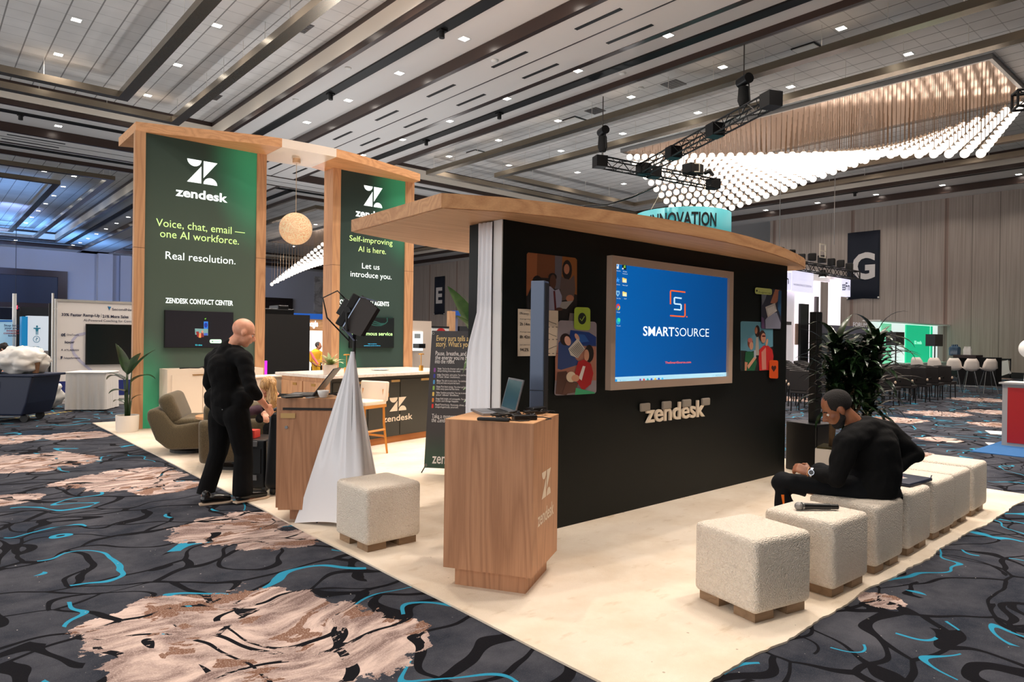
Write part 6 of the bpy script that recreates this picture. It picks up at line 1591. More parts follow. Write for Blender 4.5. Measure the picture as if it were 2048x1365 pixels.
# ---------------------------------------------------------------- trusses
def truss(mb, a, b_, s=.29, r=.024, step=.34):
    a, b_ = Vector(a), Vector(b_); d = (b_-a).normalized(); u = d.cross(ZV).normalized(); L = (b_-a).length; n = max(2, int(L/step))
    cs = [(u*x+ZV*z)*s/2 for x, z in ((-1, -1), (1, -1), (1, 1), (-1, 1))]
    for c_ in cs: mb.cyl(a+c_, b_+c_, r, n=6)
    for i in range(n):
        p, q = a+d*L*i/n, a+d*L*(i+1)/n
        for k in range(4):
            c0_, c1_ = (cs[k], cs[(k+1) % 4]) if i % 2 else (cs[(k+1) % 4], cs[k]); mb.cyl(p+c0_, q+c1_, r*.5, n=5)
    for e in (a, b_):
        for k in range(4): mb.cyl(e+cs[k], e+cs[(k+1) % 4], r, n=6)
M_truss = mat('truss_black', (12, 12, 14), .45, .3)
TA, TJ, TB, TE = Vector((15.75, 13.97, 7.0)), Vector((17.4, 13.6, 7.0)), Vector((20.6, 13.1, 6.95)), Vector((14.75, 7.9, 7.1))
t = thing('lighting_truss', 'black T-shaped lighting truss hanging in front of the globe chandelier', 'truss', TJ)
mb = MB(); truss(mb, TA, TB); mb.build('cross_beam', M_truss, t)
mb = MB(); truss(mb, TJ, TE); mb.build('long_beam', M_truss, t)
for p in (TJ, TJ.lerp(TE, .30), TJ.lerp(TE, .64), TE, TA, TB, TA.lerp(TB, .45)):
    mb = MB(); mb.box(p, (.36, .36, .34), math.atan2((TE-TJ).y, (TE-TJ).x)); mb.build('corner_block', M_truss, t) if p in (TE, TA, TB) else mb.build('joint_plate', M_truss, t)
def hoist(label, p, ztop):
    t = thing('chain_hoist', label, 'hoist', (p.x, p.y, p.z)); d = (TE-TJ).normalized()
    mb = MB(); mb.cyl(p+Vector((0, 0, .78))-d*.16, p+Vector((0, 0, .78))+d*.22, .13, n=16); mb.build('motor_body', M_black2, t, smooth='auto')
    mb = MB(); mb.tube([p+Vector((0, 0, .62)), p+Vector((0, 0, .30)), p+Vector((.0, 0, .16))], [.13, .15, .10], 10); mb.build('chain_bag', mat('bag_black', (12, 12, 13), .9), t, smooth='auto')
    mb = MB(); mb.tube([p+d*.2+Vector((0, 0, .7)), p+d*.26+Vector((0, 0, .2)), p+d*.1+Vector((0, 0, .16))], .015, 6); mb.build('loop_cable', M_black2, t, smooth=True)
    mb = MB(); mb.cyl(p+Vector((0, 0, .9)), (p.x, p.y, ztop), .016, n=6); mb.build('chain', mat('chain_steel', (90, 84, 80), .4, .8), t)
    mb = MB(); mb.cyl(p+Vector((0, 0, .0)), p+Vector((0, 0, .18)), .03, n=8); mb.build('hook', M_steel, t)
hoist('black chain hoist at the left end of the near truss', TA+Vector((0.05, -.05, .15)), 9.0)
hoist('black chain hoist on the upper right end of the near truss', Vector((15.45, 9.0, 7.25)), 9.0)
t = thing('moving_light', 'black flat stage projector case lying on the near truss', 'stage light', TB+Vector((-1.2, .2, .2)))
mb = MB(); mb.box(TB+Vector((-1.0, .15, .36)), (.62, .42, .34), -.15); mb.build('body', M_black2, t, bevel=(.03, 2))
mb = MB(); p = TB+Vector((-1.0, .15, .36))-FH*.26
for u0, v0, u1, v1 in ((-.17, -.15, .17, -.12), (-.17, .12, .17, .15), (-.17, -.12, -.14, .12), (.14, -.12, .17, .12)): mb.slab([p+RH*u0+ZV*v0, p+RH*u1+ZV*v0, p+RH*u1+ZV*v1, p+RH*u0+ZV*v1], FH*.03)
mb.build('front_frame', mat('frame_cream', (210, 202, 186), .5), t)
mb = MB(); mb.tube([TB+Vector((-.5, 0, .3)), TB+Vector((-.25, 0, .42)), TB+Vector((.05, .05, .34))], [.07, .08, .06], 8); mb.build('cable_coil', M_black2, t, smooth=True)
mb = MB(); p0, p1 = at_z(1308, 375, 6.3), None
q0, q1 = at_d(1313, 372, TJ), at_d(1172, 412, TJ); mb.tube([q0+ZV*.0, q0.lerp(q1, .35)-ZV*.14, q0.lerp(q1, .7)-ZV*.16, q1, at_d(1100, 425, TJ)], .03, 6); o = mb.build('drooping_cable', M_black2, smooth=True); tag(o, 'thick black cable drooping from the near truss behind the wooden canopy', 'cable')
t = thing('lighting_truss', 'end of a black truss entering at the upper right picture edge', 'truss', at_d(2030, 200, (24, 4, 0)))
a = at_d(2030, 201, (19.5, 3.5, 0)); mb = MB(); truss(mb, a, a+Vector((1.5, -2.6, .0)), .36, .03, .4); mb.build('beam', M_truss, t)
# truss with stage lights above the white booth
TY2 = 13.4
a, b_ = at_y(1505, 515, TY2), at_y(1712, 548, TY2); b_.z = a.z = (a.z+b_.z)/2-.05
t = thing('lighting_truss', 'black truss crowded with stage lights above the white lit booth', 'truss', a)
mb = MB(); truss(mb, a, b_, .34, .03, .4); mb.build('beam', M_truss, t)
mb = MB(); truss(mb, a+Vector((0, 2.6, .25)), b_+Vector((0, 2.6, .25)), .34, .03, .4); mb.build('rear_beam', M_truss, t)
R = random.Random(5)
for i in range(9):
    p = a.lerp(b_, .12+.1*i); mb = MB(); mb.box(p+Vector((0, 0, .34+.12*R.random())), (.30, .3, .34), R.uniform(0, 1)); mb.build('stage_light', M_black2, t, bevel=(.04, 2))
for f_ in (.72,):
    p = at_y(1645, 552, TY2); mb = MB(); mb.cyl(p+ZV*.25, p-ZV*.05, .12, .17, n=14); o = mb.build('hanging_lamp', M_black2, t)
    mb = MB(); mb.cyl(p-ZV*.06, p-ZV*.055, .10, n=14); mb.build('lamp_lens', M_lens, o)
p = at_y(1636, 503, TY2); mb = MB(); w_ = .28
for u0, v0, u1, v1 in ((-w_, -.3, w_, -.26), (-w_, .26, w_, .30), (-w_, -.26, -w_+.04, .26), (w_-.04, -.26, w_, .26), (-w_+.04, -.02, w_-.04, .02)): mb.b2((p.x+u0, TY2-.22, p.z+v0), (p.x+u1, TY2-.18, p.z+v1))
mb.build('cream_frame', mat('frame_cream', (210, 202, 186), .5), t)
for px_ in (1559, 1668):
    q = at_y(px_, 490, TY2); mb = MB(); mb.cyl(q, (q.x, q.y, 9.05), .015, n=5); mb.build('suspension_chain', M_steel, t)

# ---------------------------------------------------------------- ring sign
cR = at_d(1366, 430, (15.5, 17.5, 0)); rad = 92.5/1362.9*((cR-_O).dot(_F)); zt = at_d(1366, 412.5, cR-FH*rad).z
t = thing('ring_sign', 'hanging turquoise ring sign behind the wooden canopy', 'sign', (cR.x, cR.y, zt-1.5))
def ringmat():
    m, nt, b = nm('ring_turquoise'); b.inputs['Base Color'].default_value = rgb(56, 160, 172); b.inputs['Emission Color'].default_value = rgb(72, 186, 196); b.inputs['Emission Strength'].default_value = .08; return m
mb = MB(); cols = [[(cR.x+rad*math.cos(a), cR.y+rad*math.sin(a), z) for z in (zt-1.75, zt)] for a in [2*PI*i/72 for i in range(73)]]
cloth(mb, cols, 2); o = mb.build('fabric_ring', ringmat(), t, smooth=True); o.modifiers.new('thickness', 'SOLIDIFY').thickness = .02
a0 = math.atan2(-cR.y, -cR.x)
for st, z, wid, sz in (('INNOVATION', zt-.60, 2.28*rad/1.6, .60), ('CENTER', zt-1.25, 1.5*rad/1.6, .60)):
    mb = MB(); text(mb, st, (0, 0, 0), (1, 0, 0), (0, 1, 0), size=sz, width=wid, align='C', bold=.025)
    bmesh.ops.subdivide_edges(mb.bm, edges=[e for e in mb.bm.edges if abs(e.verts[0].co.x-e.verts[1].co.x) > .2], cuts=3)
    for v in mb.bm.verts:
        a = a0+v.co.x/rad; v.co = Vector((cR.x+(rad+.015)*math.cos(a), cR.y+(rad+.015)*math.sin(a), z+v.co.y))
    o = mb.build('sign_lettering', mat('sign_black', (14, 22, 26), .6), t); o['label'] = 'black curved lettering'
mb = MB()
for a in (a0+.7, a0-.7, a0+PI): mb.cyl((cR.x+rad*math.cos(a), cR.y+rad*math.sin(a), zt), (cR.x, cR.y, zt+2.2), .01, n=5)
mb.build('suspension_wires', mat('wire_pale', (190, 180, 160), .5), t)

# ---------------------------------------------------------------- letter banners on the right wall
M_navy = mat('navy_banner', (18, 24, 40), .8); M_letter = mat('banner_letter', (214, 208, 206), .7)
for ch, y0_, y1_, z0, z1, box_ in (('G', 14.3, 15.97, 3.96, 7.56, (15.70, 14.52, 5.05, 6.42)), ('E', 53.6, 55.33, 3.84, 7.5, (55.0, 53.95, 4.95, 6.45))):
    t = thing('wall_banner', 'navy cloth banner with a large pale letter %s hanging on the panelled right wall' % ch, 'banner', (XW-.05, (y0_+y1_)/2, z0))
    mb = MB(); cols = [[(XW-.06-.02*math.sin(i*.9), y0_+(y1_-y0_)*i/12, z0+(z1-z0)*j/6+(.10*abs(i/6-1)*-.5 if j == 0 else 0)) for j in range(7)] for i in range(13)]
    cloth(mb, cols, 7); o = mb.build('cloth', M_navy, t, smooth=True); o.modifiers.new('thickness', 'SOLIDIFY').thickness = .01
    mb = MB(); text(mb, ch, (XW-.095, box_[0], box_[2]), (0, -1, 0), (0, 0, 1), size=(box_[3]-box_[2])/.72, width=box_[0]-box_[1], bold=.035); mb.build('letter', M_letter, t)
    mb = MB()
    for y_ in (y0_+.04, y1_-.04): mb.ball((XW-.08, y_, z0+.03), .05, 8, 6)
    mb.build('grommets', M_white, t)
t = thing('wall_banner', 'navy cloth banner on the right wall partly hidden by the white curtain', 'banner', (XW-.05, 47.4, 3.8))
mb = MB(); mb.b2((XW-.08, 46.6, 3.84), (XW-.06, 48.7, 7.5)); mb.build('cloth', M_navy, t)

# ---------------------------------------------------------------- seating: black chairs
def black_chair(label, loc, rz, group):
    t = thing('banquet_chair', label, 'chair', loc, rz, group); m_ = mat('chair_vinyl', (34, 29, 28), .5); fr = mat('chair_frame', (16, 14, 14), .35, .3)
    mb = MB(); mb.box((.02, 0, .44), (.46, .46, .08)); mb.build('seat', m_, t, world=False, bevel=(.02, 2))
    mb = MB(); mb.box((-.23, 0, .70), (.05, .44, .46), rot=Matrix.Rotation(math.radians(-8), 3, 'Y')); mb.build('backrest', m_, t, world=False, bevel=(.015, 2))
    mb = MB(); mb.tube([(-.255, -.22, .915), (-.272, 0, .94), (-.255, .22, .915)], .012, 6); mb.build('top_rail', fr, t, world=False)
    for sx, sy in ((1, 1), (1, -1), (-1, 1), (-1, -1)):
        mb = MB(); mb.cyl((sx*.20, sy*.20, 0), (sx*.19, sy*.19, .42), .013, .016, n=6); mb.build('leg', fr, t, world=False)
    for sy in (-1, 1):
        mb = MB(); mb.tube([(-.22, sy*.24, .50), (-.22, sy*.245, .64), (.10, sy*.245, .65), (.12, sy*.24, .60)], .014, 6); mb.build('arm', fr, t, world=False)
        mb = MB(); mb.ball((-.235, sy*.245, .60), (.03, .028, .04), 8, 6); mb.build('arm_knob', mat('knob_wood', (180, 160, 140), .4), t, world=False)
    return t
GB = 'rows of black banquet chairs'
bc = None; R = random.Random(6)
for i in range(8):
    X = 15.0+1.07*i; k = 0
    for j in range(12):
        Y = 6.55+.6*j
        if i < 1 and j < 1: continue
        p = Vector((X, Y, .5))-_O; dp = p.dot(_F); u = 1024+1362.9*p.dot(_R)/dp
        if u < 1560 or u > 1960: continue
        lab = 'black banquet chair, %s from the aisle in the %s row of seating behind the plant' % (('nearest' if k == 0 else ORD[k]), ('front' if i == 0 else ORD[i])); k += 1
        rz = R.uniform(-.06, .06)
        if bc is None: bc = black_chair(lab, (X, Y, 0), rz, GB)
        else: dup(bc, (X+R.uniform(-.04, .04), Y, 0), rz, lab, GB)
# white shell stools
def shell_stool(label, loc, rz, group):
    t = thing('shell_stool', label, 'bar stool', loc, rz, group); m_ = mat('white_shell', (236, 224, 214), .4)
    mb = MB(); rows = []
    for i in range(9):
        s = i/8; a = s*1.75
        x = .22-.36*min(1, s/.55)-(.10*max(0, s-.55)/.45); z = .70+.02*math.cos(s*3)+(0 if s < .5 else .42*((s-.5)/.5)**1.1); w = .23*(1-.25*max(0, s-.6)/.4)*(.86 if i in (0,) else 1)*(.72 if i == 8 else 1)
        rows.append([(x+.05*abs(q)**2*(1 if s > .45 else .3), w*q, z+.10*abs(q)**3*(1 if s < .6 else .1)) for q in (-1, -.6, 0, .6, 1)])
    cloth(mb, rows, 5); o = mb.build('shell', m_, t, world=False, smooth=True); o.modifiers.new('thickness', 'SOLIDIFY').thickness = .014
    for sx, sy in ((1, 1), (1, -1), (-1, 1), (-1, -1)):
        mb = MB(); mb.cyl((sx*.07, sy*.09, .70), (sx*.21, sy*.21, 0), .009, n=6); mb.build('leg', M_steel, t, world=False)
    mb = MB(); mb.tube([(.17, .165, .22), (.17, -.165, .22), (-.17, -.165, .22), (-.17, .165, .22), (.17, .165, .22)], .007, 6); mb.build('foot_ring', M_steel, t, world=False)
    return t
ss = None
for k, (px_, py_, lab) in enumerate(((1976, 787, 'white shell bar stool on the far right, standing apart by the easel'), (1941, 787, 'white shell bar stool second from the right end of its row'), (1908, 785, 'white shell bar stool in the middle of the row of five'), (1871, 783, 'white shell bar stool second from left, below the green booth screen'), (1838, 781, 'white shell bar stool at the left end of the row, below the green booth'))):
    p = at_z(px_, py_, 0)
    if ss is None: ss = shell_stool(lab, p, math.radians(35), 'white shell bar stools')
    else: dup(ss, p, math.radians(35-12*k), lab, 'white shell bar stools')
# ---------------------------------------------------------------- booths at right
def ybox(mb, x0, y0, x1, y1, Y, d):
    """box whose front face covers pixel rectangle on plane y=Y"""
    a, b_ = at_y(x0, y1, Y), at_y(x1, y0, Y); mb.b2((a.x, Y, max(0.0, a.z)), (b_.x, Y+d, b_.z)); return a, b_
GY = 11.5
t = thing('exhibit_booth', 'green and white lit exhibition booth at the panelled right wall', 'exhibit booth', at_y(1830, 742, GY).xy[:]+(0,))
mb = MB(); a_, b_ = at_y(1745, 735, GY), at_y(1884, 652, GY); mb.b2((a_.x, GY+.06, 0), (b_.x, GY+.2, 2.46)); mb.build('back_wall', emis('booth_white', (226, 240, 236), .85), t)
gm = emis('booth_green', (20, 196, 140), .75)
mb = MB(); a_, b_ = at_y(1812, 722, GY), at_y(1860, 652, GY); mb.b2((a_.x, GY, .55), (b_.x, GY+.06, 2.42)); gp = mb.build('green_screen', gm, t)
mb = MB(); text(mb, 'B2 media', at_y(1828.5, 688.5, GY)-Vector((0, .01, 0)), (1, 0, 0), (0, 0, 1), size=.22, width=at_y(1843, 688, GY).x-at_y(1828.5, 688, GY).x, bold=.02); mb.build('screen_lettering', emis('booth_pale', (190, 240, 226), .9), gp)
mb = MB(); a_, b_ = at_y(1762, 735, GY), at_y(1783, 652, GY); mb.b2((a_.x, GY, .4), (b_.x, GY+.05, 2.42)); mb.build('green_panel', emis('booth_green_pale', (130, 222, 176), .7), t)
mb = MB(); a_, b_ = at_y(1862, 725, GY), at_y(1866, 652, GY); mb.b2((a_.x, GY+.01, .4), (b_.x, GY+.05, 2.42)); mb.build('green_strip', gm, t)
mb = MB(); mb.b2((at_y(1735, 650, GY).x, GY-.5, 2.46), (at_y(1902, 650, GY).x, GY+.2, 2.52)); mb.build('top_rail', M_white, t)
mb = MB(); a_, b_ = at_y(1812, 736, GY-1), at_y(1898, 720, GY-1); mb.b2((a_.x, GY-1, 0), (b_.x, GY-.5, .72)); mb.build('counter', mat('booth_counter', (190, 214, 206), .5), t)
for k, (x0, y0, x1, y1, lab) in enumerate(((1792, 665, 1809, 691, 'left of the green screen'), (1870, 669.5, 1886, 693, 'right of the green screen'))):
    t = thing('stand_speaker', 'dark loudspeaker on a stand '+lab, 'speaker', at_y((x0+x1)/2, 745, GY-2).xy[:]+(0,), 0, 'loudspeakers by the green booth')
    mb = MB(); a_, b_ = ybox(mb, x0, y0, x1, y1, GY-2, .35); mb.build('cabinet', M_black2, t); mb = MB(); mb.cyl(((a_.x+b_.x)/2, GY-1.85, 0), ((a_.x+b_.x)/2, GY-1.85, a_.z), .025, n=8); mb.build('stand', M_black, t)
FY = 13.2
t = thing('forum_booth', 'dark booth front with a purple fascia reading FORUM behind the plant', 'exhibit booth', at_y(1760, 740, FY).xy[:]+(0,))
mb = MB(); a_, b_ = at_y(1640, 735, FY), at_y(1800, 672, FY); mb.b2((a_.x, FY, 0), (b_.x, FY+.3, b_.z)); mb.build('dark_wall', mat('booth_black', (14, 12, 14), .7), t)
mb = MB(); c_ = at_y(1800, 658, FY); mb.b2((a_.x, FY-.05, b_.z), (c_.x, FY+.3, c_.z)); fa = mb.build('fascia', mat('fascia_purple', (58, 46, 64), .6), t)
mb = MB(); a_, b_ = at_y(1706, 653, FY-.06), at_y(1742, 653, FY-.06); text(mb, 'FORUM G', at_y(1706, 653.5, FY-.06), (1, 0, 0), (0, 0, 1), size=.28, width=(b_.x-a_.x)*1.0, bold=.02); mb.build('fascia_lettering', mat('fascia_white', (210, 200, 206), .6), fa)
WYY = 14.0
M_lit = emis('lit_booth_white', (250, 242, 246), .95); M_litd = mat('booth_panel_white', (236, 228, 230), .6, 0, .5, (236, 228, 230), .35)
t = thing('exhibit_booth', 'bright white lit tower booth right of the dark wall', 'exhibit booth', at_y(1620, 745, WYY).xy[:]+(0,))
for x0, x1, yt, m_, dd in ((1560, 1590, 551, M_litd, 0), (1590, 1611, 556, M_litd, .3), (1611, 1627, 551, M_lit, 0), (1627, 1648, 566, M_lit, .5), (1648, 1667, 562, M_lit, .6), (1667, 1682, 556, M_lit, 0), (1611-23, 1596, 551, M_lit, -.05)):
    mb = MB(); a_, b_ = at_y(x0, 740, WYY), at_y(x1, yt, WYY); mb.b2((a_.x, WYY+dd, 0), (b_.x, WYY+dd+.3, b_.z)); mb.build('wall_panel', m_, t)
mb = MB(); a_, b_ = at_y(1553, 551, WYY), at_y(1634, 543, WYY); mb.b2((a_.x, WYY-.1, a_.z), (b_.x, WYY+.8, b_.z)); mb.build('roof_panel', M_litd, t)
mb = MB(); a_, b_ = at_y(1657, 559, WYY), at_y(1685, 552, WYY); mb.b2((a_.x, WYY-.1, a_.z), (b_.x, WYY+.8, b_.z)); mb.build('roof_panel', M_litd, t)
mb = MB(); ybox(mb, 1634, 557, 1660, 561, WYY, .2); mb.build('beam', M_litd, t)
M_sgn = emis('sign_glow', (222, 220, 244), .9)
for x0, y0, x1, y1, st, x2, x3, yb, sz, m_ in ((1583, 547, 1627, 582, 'WORKSPACE DESIGN', 1587, 1623, 571, .12, 'sign_grey'), (1682, 560, 1701, 592, 'Fn', 1691, 1699.5, 580, .5, 'sign_ink'), (1560, 546, 1583, 578, 'Fn', 1566, 1577.5, 567, .5, 'sign_ink')):
    mb = MB(); a_, b_ = ybox(mb, x0, y0, x1, y1, WYY-.45, .2); sg = mb.build('sign_box', M_sgn, t)
    mb = MB(); p, q = at_y(x2, yb, WYY-.452), at_y(x3, yb, WYY-.452); text(mb, st, p, (1, 0, 0), (0, 0, 1), size=sz, width=q.x-p.x, bold=.01); mb.build('sign_lettering', mat(m_, (28, 40, 70) if m_ == 'sign_ink' else (150, 146, 170), .6), sg)
    if st == 'Fn' and x0 > 1600:
        mb = MB()
        for i in range(3):
            for j in range(3): ybox(mb, 1685+2*i, 569+4.5*j, 1686.3+2*i, 572+4.5*j, WYY-.46, .008)
        mb.build('sign_mark', mat('sign_ink', (28, 40, 70), .6), sg)
mb = MB(); ybox(mb, 1600, 609, 1618, 740, WYY-.2, .1); mb.build('dark_doorway', M_black, t)
mb = MB(); ybox(mb, 1631, 594, 1638, 720, WYY-.1, .1); mb.build('grey_slot', mat('slot_grey', (96, 88, 92), .6), t)
mb = MB(); ybox(mb, 1574, 644, 1583, 650, WYY-.2, .1); mb.build('dark_shelf', M_vent, t)
mb = MB(); ybox(mb, 1591, 648, 1598, 690, WYY-.1, .05); mb.build('portrait_print', mat('portrait', (190, 160, 146), .6), t)
p = at_y(1636, 635, WYY-.5); t = thing('hanging_plant', 'small green hanging plant in a white pot at the white booth', 'plant', p)
lv = MB(); R = random.Random(9)
for i in range(40): leaf(lv, p+Vector((R.uniform(-.1, .1), R.uniform(-.1, .1), R.uniform(-.05, .08))), R.uniform(0, 6.28), R.uniform(-.4, 1.2), R.uniform(.12, .26), .04, 1, 4)
lv.build('leaves', leafmat('fresh_leaf', (60, 130, 40), (110, 180, 70), .4), t, smooth=True); mb = MB(); mb.lathe([(.09, -.26), (.15, -.06)], p, 14); mb.build('pot', M_white, t)
mb = MB(); mb.b2((p.x-.02, p.y, p.z-.3), (p.x+.02, WYY+.3, p.z-.26)); mb.build('bracket', M_black, t)
# red counter with white device at the right edge
CX = at_z(2003, 892, 0)
t = thing('red_counter', 'red exhibition counter with grey frame at the right picture edge', 'counter', CX)
mb = MB(); mb.b2((CX.x, CX.y-1.6, 0), (CX.x+.6, CX.y, .95)); mb.build('body', mat('counter_grey', (150, 148, 148), .5, .3), t)
mb = MB(); mb.b2((CX.x-.01, CX.y-1.55, .06), (CX.x, CX.y-.07, .90)); mb.build('red_panel', mat('counter_red', (150, 10, 16), .4), t)
mb = MB(); mb.b2((CX.x-.04, CX.y-1.65, .95), (CX.x+.64, CX.y+.04, .975)); mb.build('top', mat('counter_grey', (150, 148, 148), .5, .3), t)
p = Vector((CX.x+.2, CX.y-.30, .976)); t = thing('desk_fan', 'white round-headed device standing on the red counter', 'fan', p)
mb = MB(); mb.tube([p, p+ZV*.02, p+ZV*.30, p+ZV*.42], [.09, .075, .065, .07], 16); mb.build('stand', M_white, t, smooth='auto'); mb = MB(); mb.ball(p+ZV*.52, (.12, .15, .15), 20, 14); mb.build('head', M_white, t, smooth=True)
mb = MB(); mb.b2((CX.x, CX.y-.8, .976), (CX.x+.4, CX.y-.02, .984)); o = mb.build('folded_paper', M_white); tag(o, 'crumpled sheet lying on top of the red counter', 'paper')
mb = MB(); mb.prism([(CX.x-1.1, CX.y+.12), (CX.x+.8, CX.y+.12), (CX.x+.8, CX.y-1.8), (CX.x-1.1, CX.y-1.8)], .001, .012); o = mb.build('blue_mat', mat('mat_blue', (36, 92, 146), .9, var=(20, .15))); tag(o, 'blue floor mat under the red counter', 'mat')
for px_, py_, wd in ((1996, 867, .5), (1998, 891, .35)):
    q = at_z(px_, py_, 0); mb = MB(); mb.box((q.x, q.y, .006), (wd, .3, .01), .4); o = mb.build('white_card', M_white); tag(o, 'white card lying on the carpet %s the red counter' % ('just behind' if wd > .4 else 'right beside'), 'card')
# easel with tilted sign, black table, water bottles
q = at_z(2021, 757, 0); q = Vector((36.5, 8.35, 0))
t = thing('easel_sign', 'white sign hanging askew in a dark frame against the right wall', 'sign', q); X_ = 36.6
def xbox(mb, x0, y0, x1, y1, X, d):
    a, b_ = at_x(x0, y1, X), at_x(x1, y0, X); mb.b2((X, min(a.y, b_.y), max(0, a.z)), (X+d, max(a.y, b_.y), b_.z)); return a, b_
mb = MB()
for x0, y0, x1, y1 in ((1993, 718, 1996, 757), (2019, 718, 2022, 757), (1993, 718, 2022, 721), (1993, 752, 2022, 755)): xbox(mb, x0, y0, x1, y1, X_, .05)
mb.build('frame', M_black, t)
mb = MB(); mb.poly([at_x(x, y, X_-.06) for x, y in ((1996.5, 725), (2016, 720.5), (2019.5, 747), (2003, 752.5))]); mb.poly([at_x(x, y, X_-.02) for x, y in ((2016, 735), (2023, 747), (2019, 749))]); sg = mb.build('board', M_white, t); sg.modifiers.new('thickness', 'SOLIDIFY').thickness = .01
mb = MB()
for i, (x0, x1) in enumerate(((2000, 2015), (2000, 2014), (2002, 2015), (2004, 2012))): 
    y = 732-.4+4*i; mb.poly([at_x(u, v, X_-.068) for u, v in ((x0, y), (x1, y-2), (x1, y-1.2), (x0, y+.8))])
mb.build('print_lines', mat('print_grey', (96, 92, 92), .7), sg)
t = thing('draped_table', 'long black draped table below the panelled right wall', 'table', (34.5, 8.5, 0))
mb = MB(); xbox(mb, 1915, 716, 1992, 780, 30.5, .8); mb.build('black_drape', mat('drape_black', (12, 11, 13), .9), t)
mb = MB(); xbox(mb, 1906, 711, 1952, 716, 30.3, .9); mb.build('brown_top', mat('table_brown', (58, 44, 42), .6), t)
for i in range(3):
    for j in range(1):
        q = at_x(1905+4.2*i, 712, 30.8); mb = MB(); mb.lathe([(.04, 0), (.13, .01), (.14, .28), (.12, .34), (.04, .38), (.04, .44)], q, 12); o = mb.build('water_bottle', mat('water_blue', (60, 86, 110), .15, 0, .6), smooth='auto'); tag(o, 'blue water cooler bottle, %s of three by the right wall' % ('leftmost', 'middle one', 'rightmost')[i], 'bottle', 'blue water bottles')
for i in range(5):
    q = at_x(1929+2.8*i, 713, 30.8); mb = MB(); mb.lathe([(.035, 0), (.05, .01), (.05, .26), (.02, .34), (.02, .38)], q, 10); o = mb.build('bottle', M_white, smooth='auto'); tag(o, 'small white bottle on the brown table top, %s from the left' % ('first', 'second', 'third', 'fourth', 'fifth')[i], 'bottle', 'white bottles on the far table')
# ---------------------------------------------------------------- left side booth
NY = 18.1
t = thing('fabric_wall', 'white fabric exhibition wall with print and blue foot band at left', 'exhibit wall', (3.0, NY, 0))
mb = MB(); x0 = at_y(114, 700, NY).x; mb.b2((x0, NY, .03), (4.6, NY+.08, 2.27)); fw_ = mb.build('fabric', mat('fabric_white', (222, 216, 212), .85, bump=(3, .3)), t)
mb = MB(); mb.b2((x0, NY-.004, .10), (4.6, NY, .46)); mb.build('blue_band', mat('band_blue', (22, 38, 110), .7), fw_)
mb = MB(); mb.b2((x0-.03, NY-.02, 2.25), (4.6, NY+.09, 2.30)); mb.build('top_rail', mat('alu', (214, 212, 208), .35, .6), t)
for px_ in (104.5, 110):
    q = at_y(px_, 700, NY-.1); mb = MB(); mb.cyl((q.x, q.y, 0), (q.x, q.y, 2.42 if px_ < 108 else 2.30), .022, n=10); mb.build('post', mat('alu', (214, 212, 208), .35, .6), t)
A = Art('wall_print', 0, 0, 1.0, NY-.006, t, 'printed words and logos')
IN = (34, 38, 66)
A.line([(171, 667), (154, 671), (145, 681), (143, 695), (148, 708), (160, 722), (186, 745), (200, 760)], 5.5, (184, 182, 204))
A.txt('SecondNature', 224, 621, IN, 4.6, 278, bold=.012).poly([(215, 613), (222.5, 614), (218.5, 621.5)], (30, 120, 170)).poly([(215, 613), (218, 616), (218.5, 621.5)], (20, 50, 90))
A.txt('33% Faster Ramp-Up', 123, 632, IN, 5.6, 200, bold=.028).txt('|', 202.5, 633.5, IN, 6, 203).txt('21% More Sales', 205, 635.5, IN, 5.6, 257, bold=.028).txt('AI-Powered Coaching for Contact Centers', 167, 643, IN, 4.8, 296, bold=.004)
A.txt('ot', 122, 672.5, IN, 7, 131, bold=.05).txt('OneTouch', 133.5, 671.5, IN, 3.4, 157.5, bold=.01).txt('ioor', 129.5, 687, IN, 5.2, 149.5, bold=.03).txt('A', 122, 702, IN, 4, 126, bold=.03).txt('ATLASSIAN', 128, 702.3, IN, 3.4, 157.5, bold=.015).txt('Teleperformance', 127, 718, IN, 3.4, 160, bold=.02).poly([(121, 713), (125, 712.5), (125, 716), (122.5, 719), (121.3, 719)], IN)
A.txt('Second Nature', 128.5, 792, (236, 236, 240), 6, 190, bold=.03).done()
tv = thing('television', 'large black television on the white fabric wall at left', 'television', (3.4, NY-.05, 1.1))
mb = MB(); a_, b_ = at_y(171, 730, NY-.05), at_y(262, 650, NY-.05); mb.b2((a_.x, NY-.05, a_.z), (b_.x+.75, NY-.007, b_.z)); cs = mb.build('casing', M_black2, tv); mb = MB(); mb.b2((a_.x+.02, NY-.054, a_.z+.02), (b_.x+.73, NY-.05, b_.z-.02)); mb.build('panel', mat('dark_panel', (16, 24, 26), .2), tv)
mb = MB(); mb.prism([(x0-.1, NY-.6), (4.6, NY-2.3), (4.6, NY+.1), (x0-.1, NY+.1)], .001, .02); o = mb.build('booth_floor', mat('floor_grey', (120, 116, 114), .7)); tag(o, 'grey booth flooring under the white fabric wall', 'flooring')
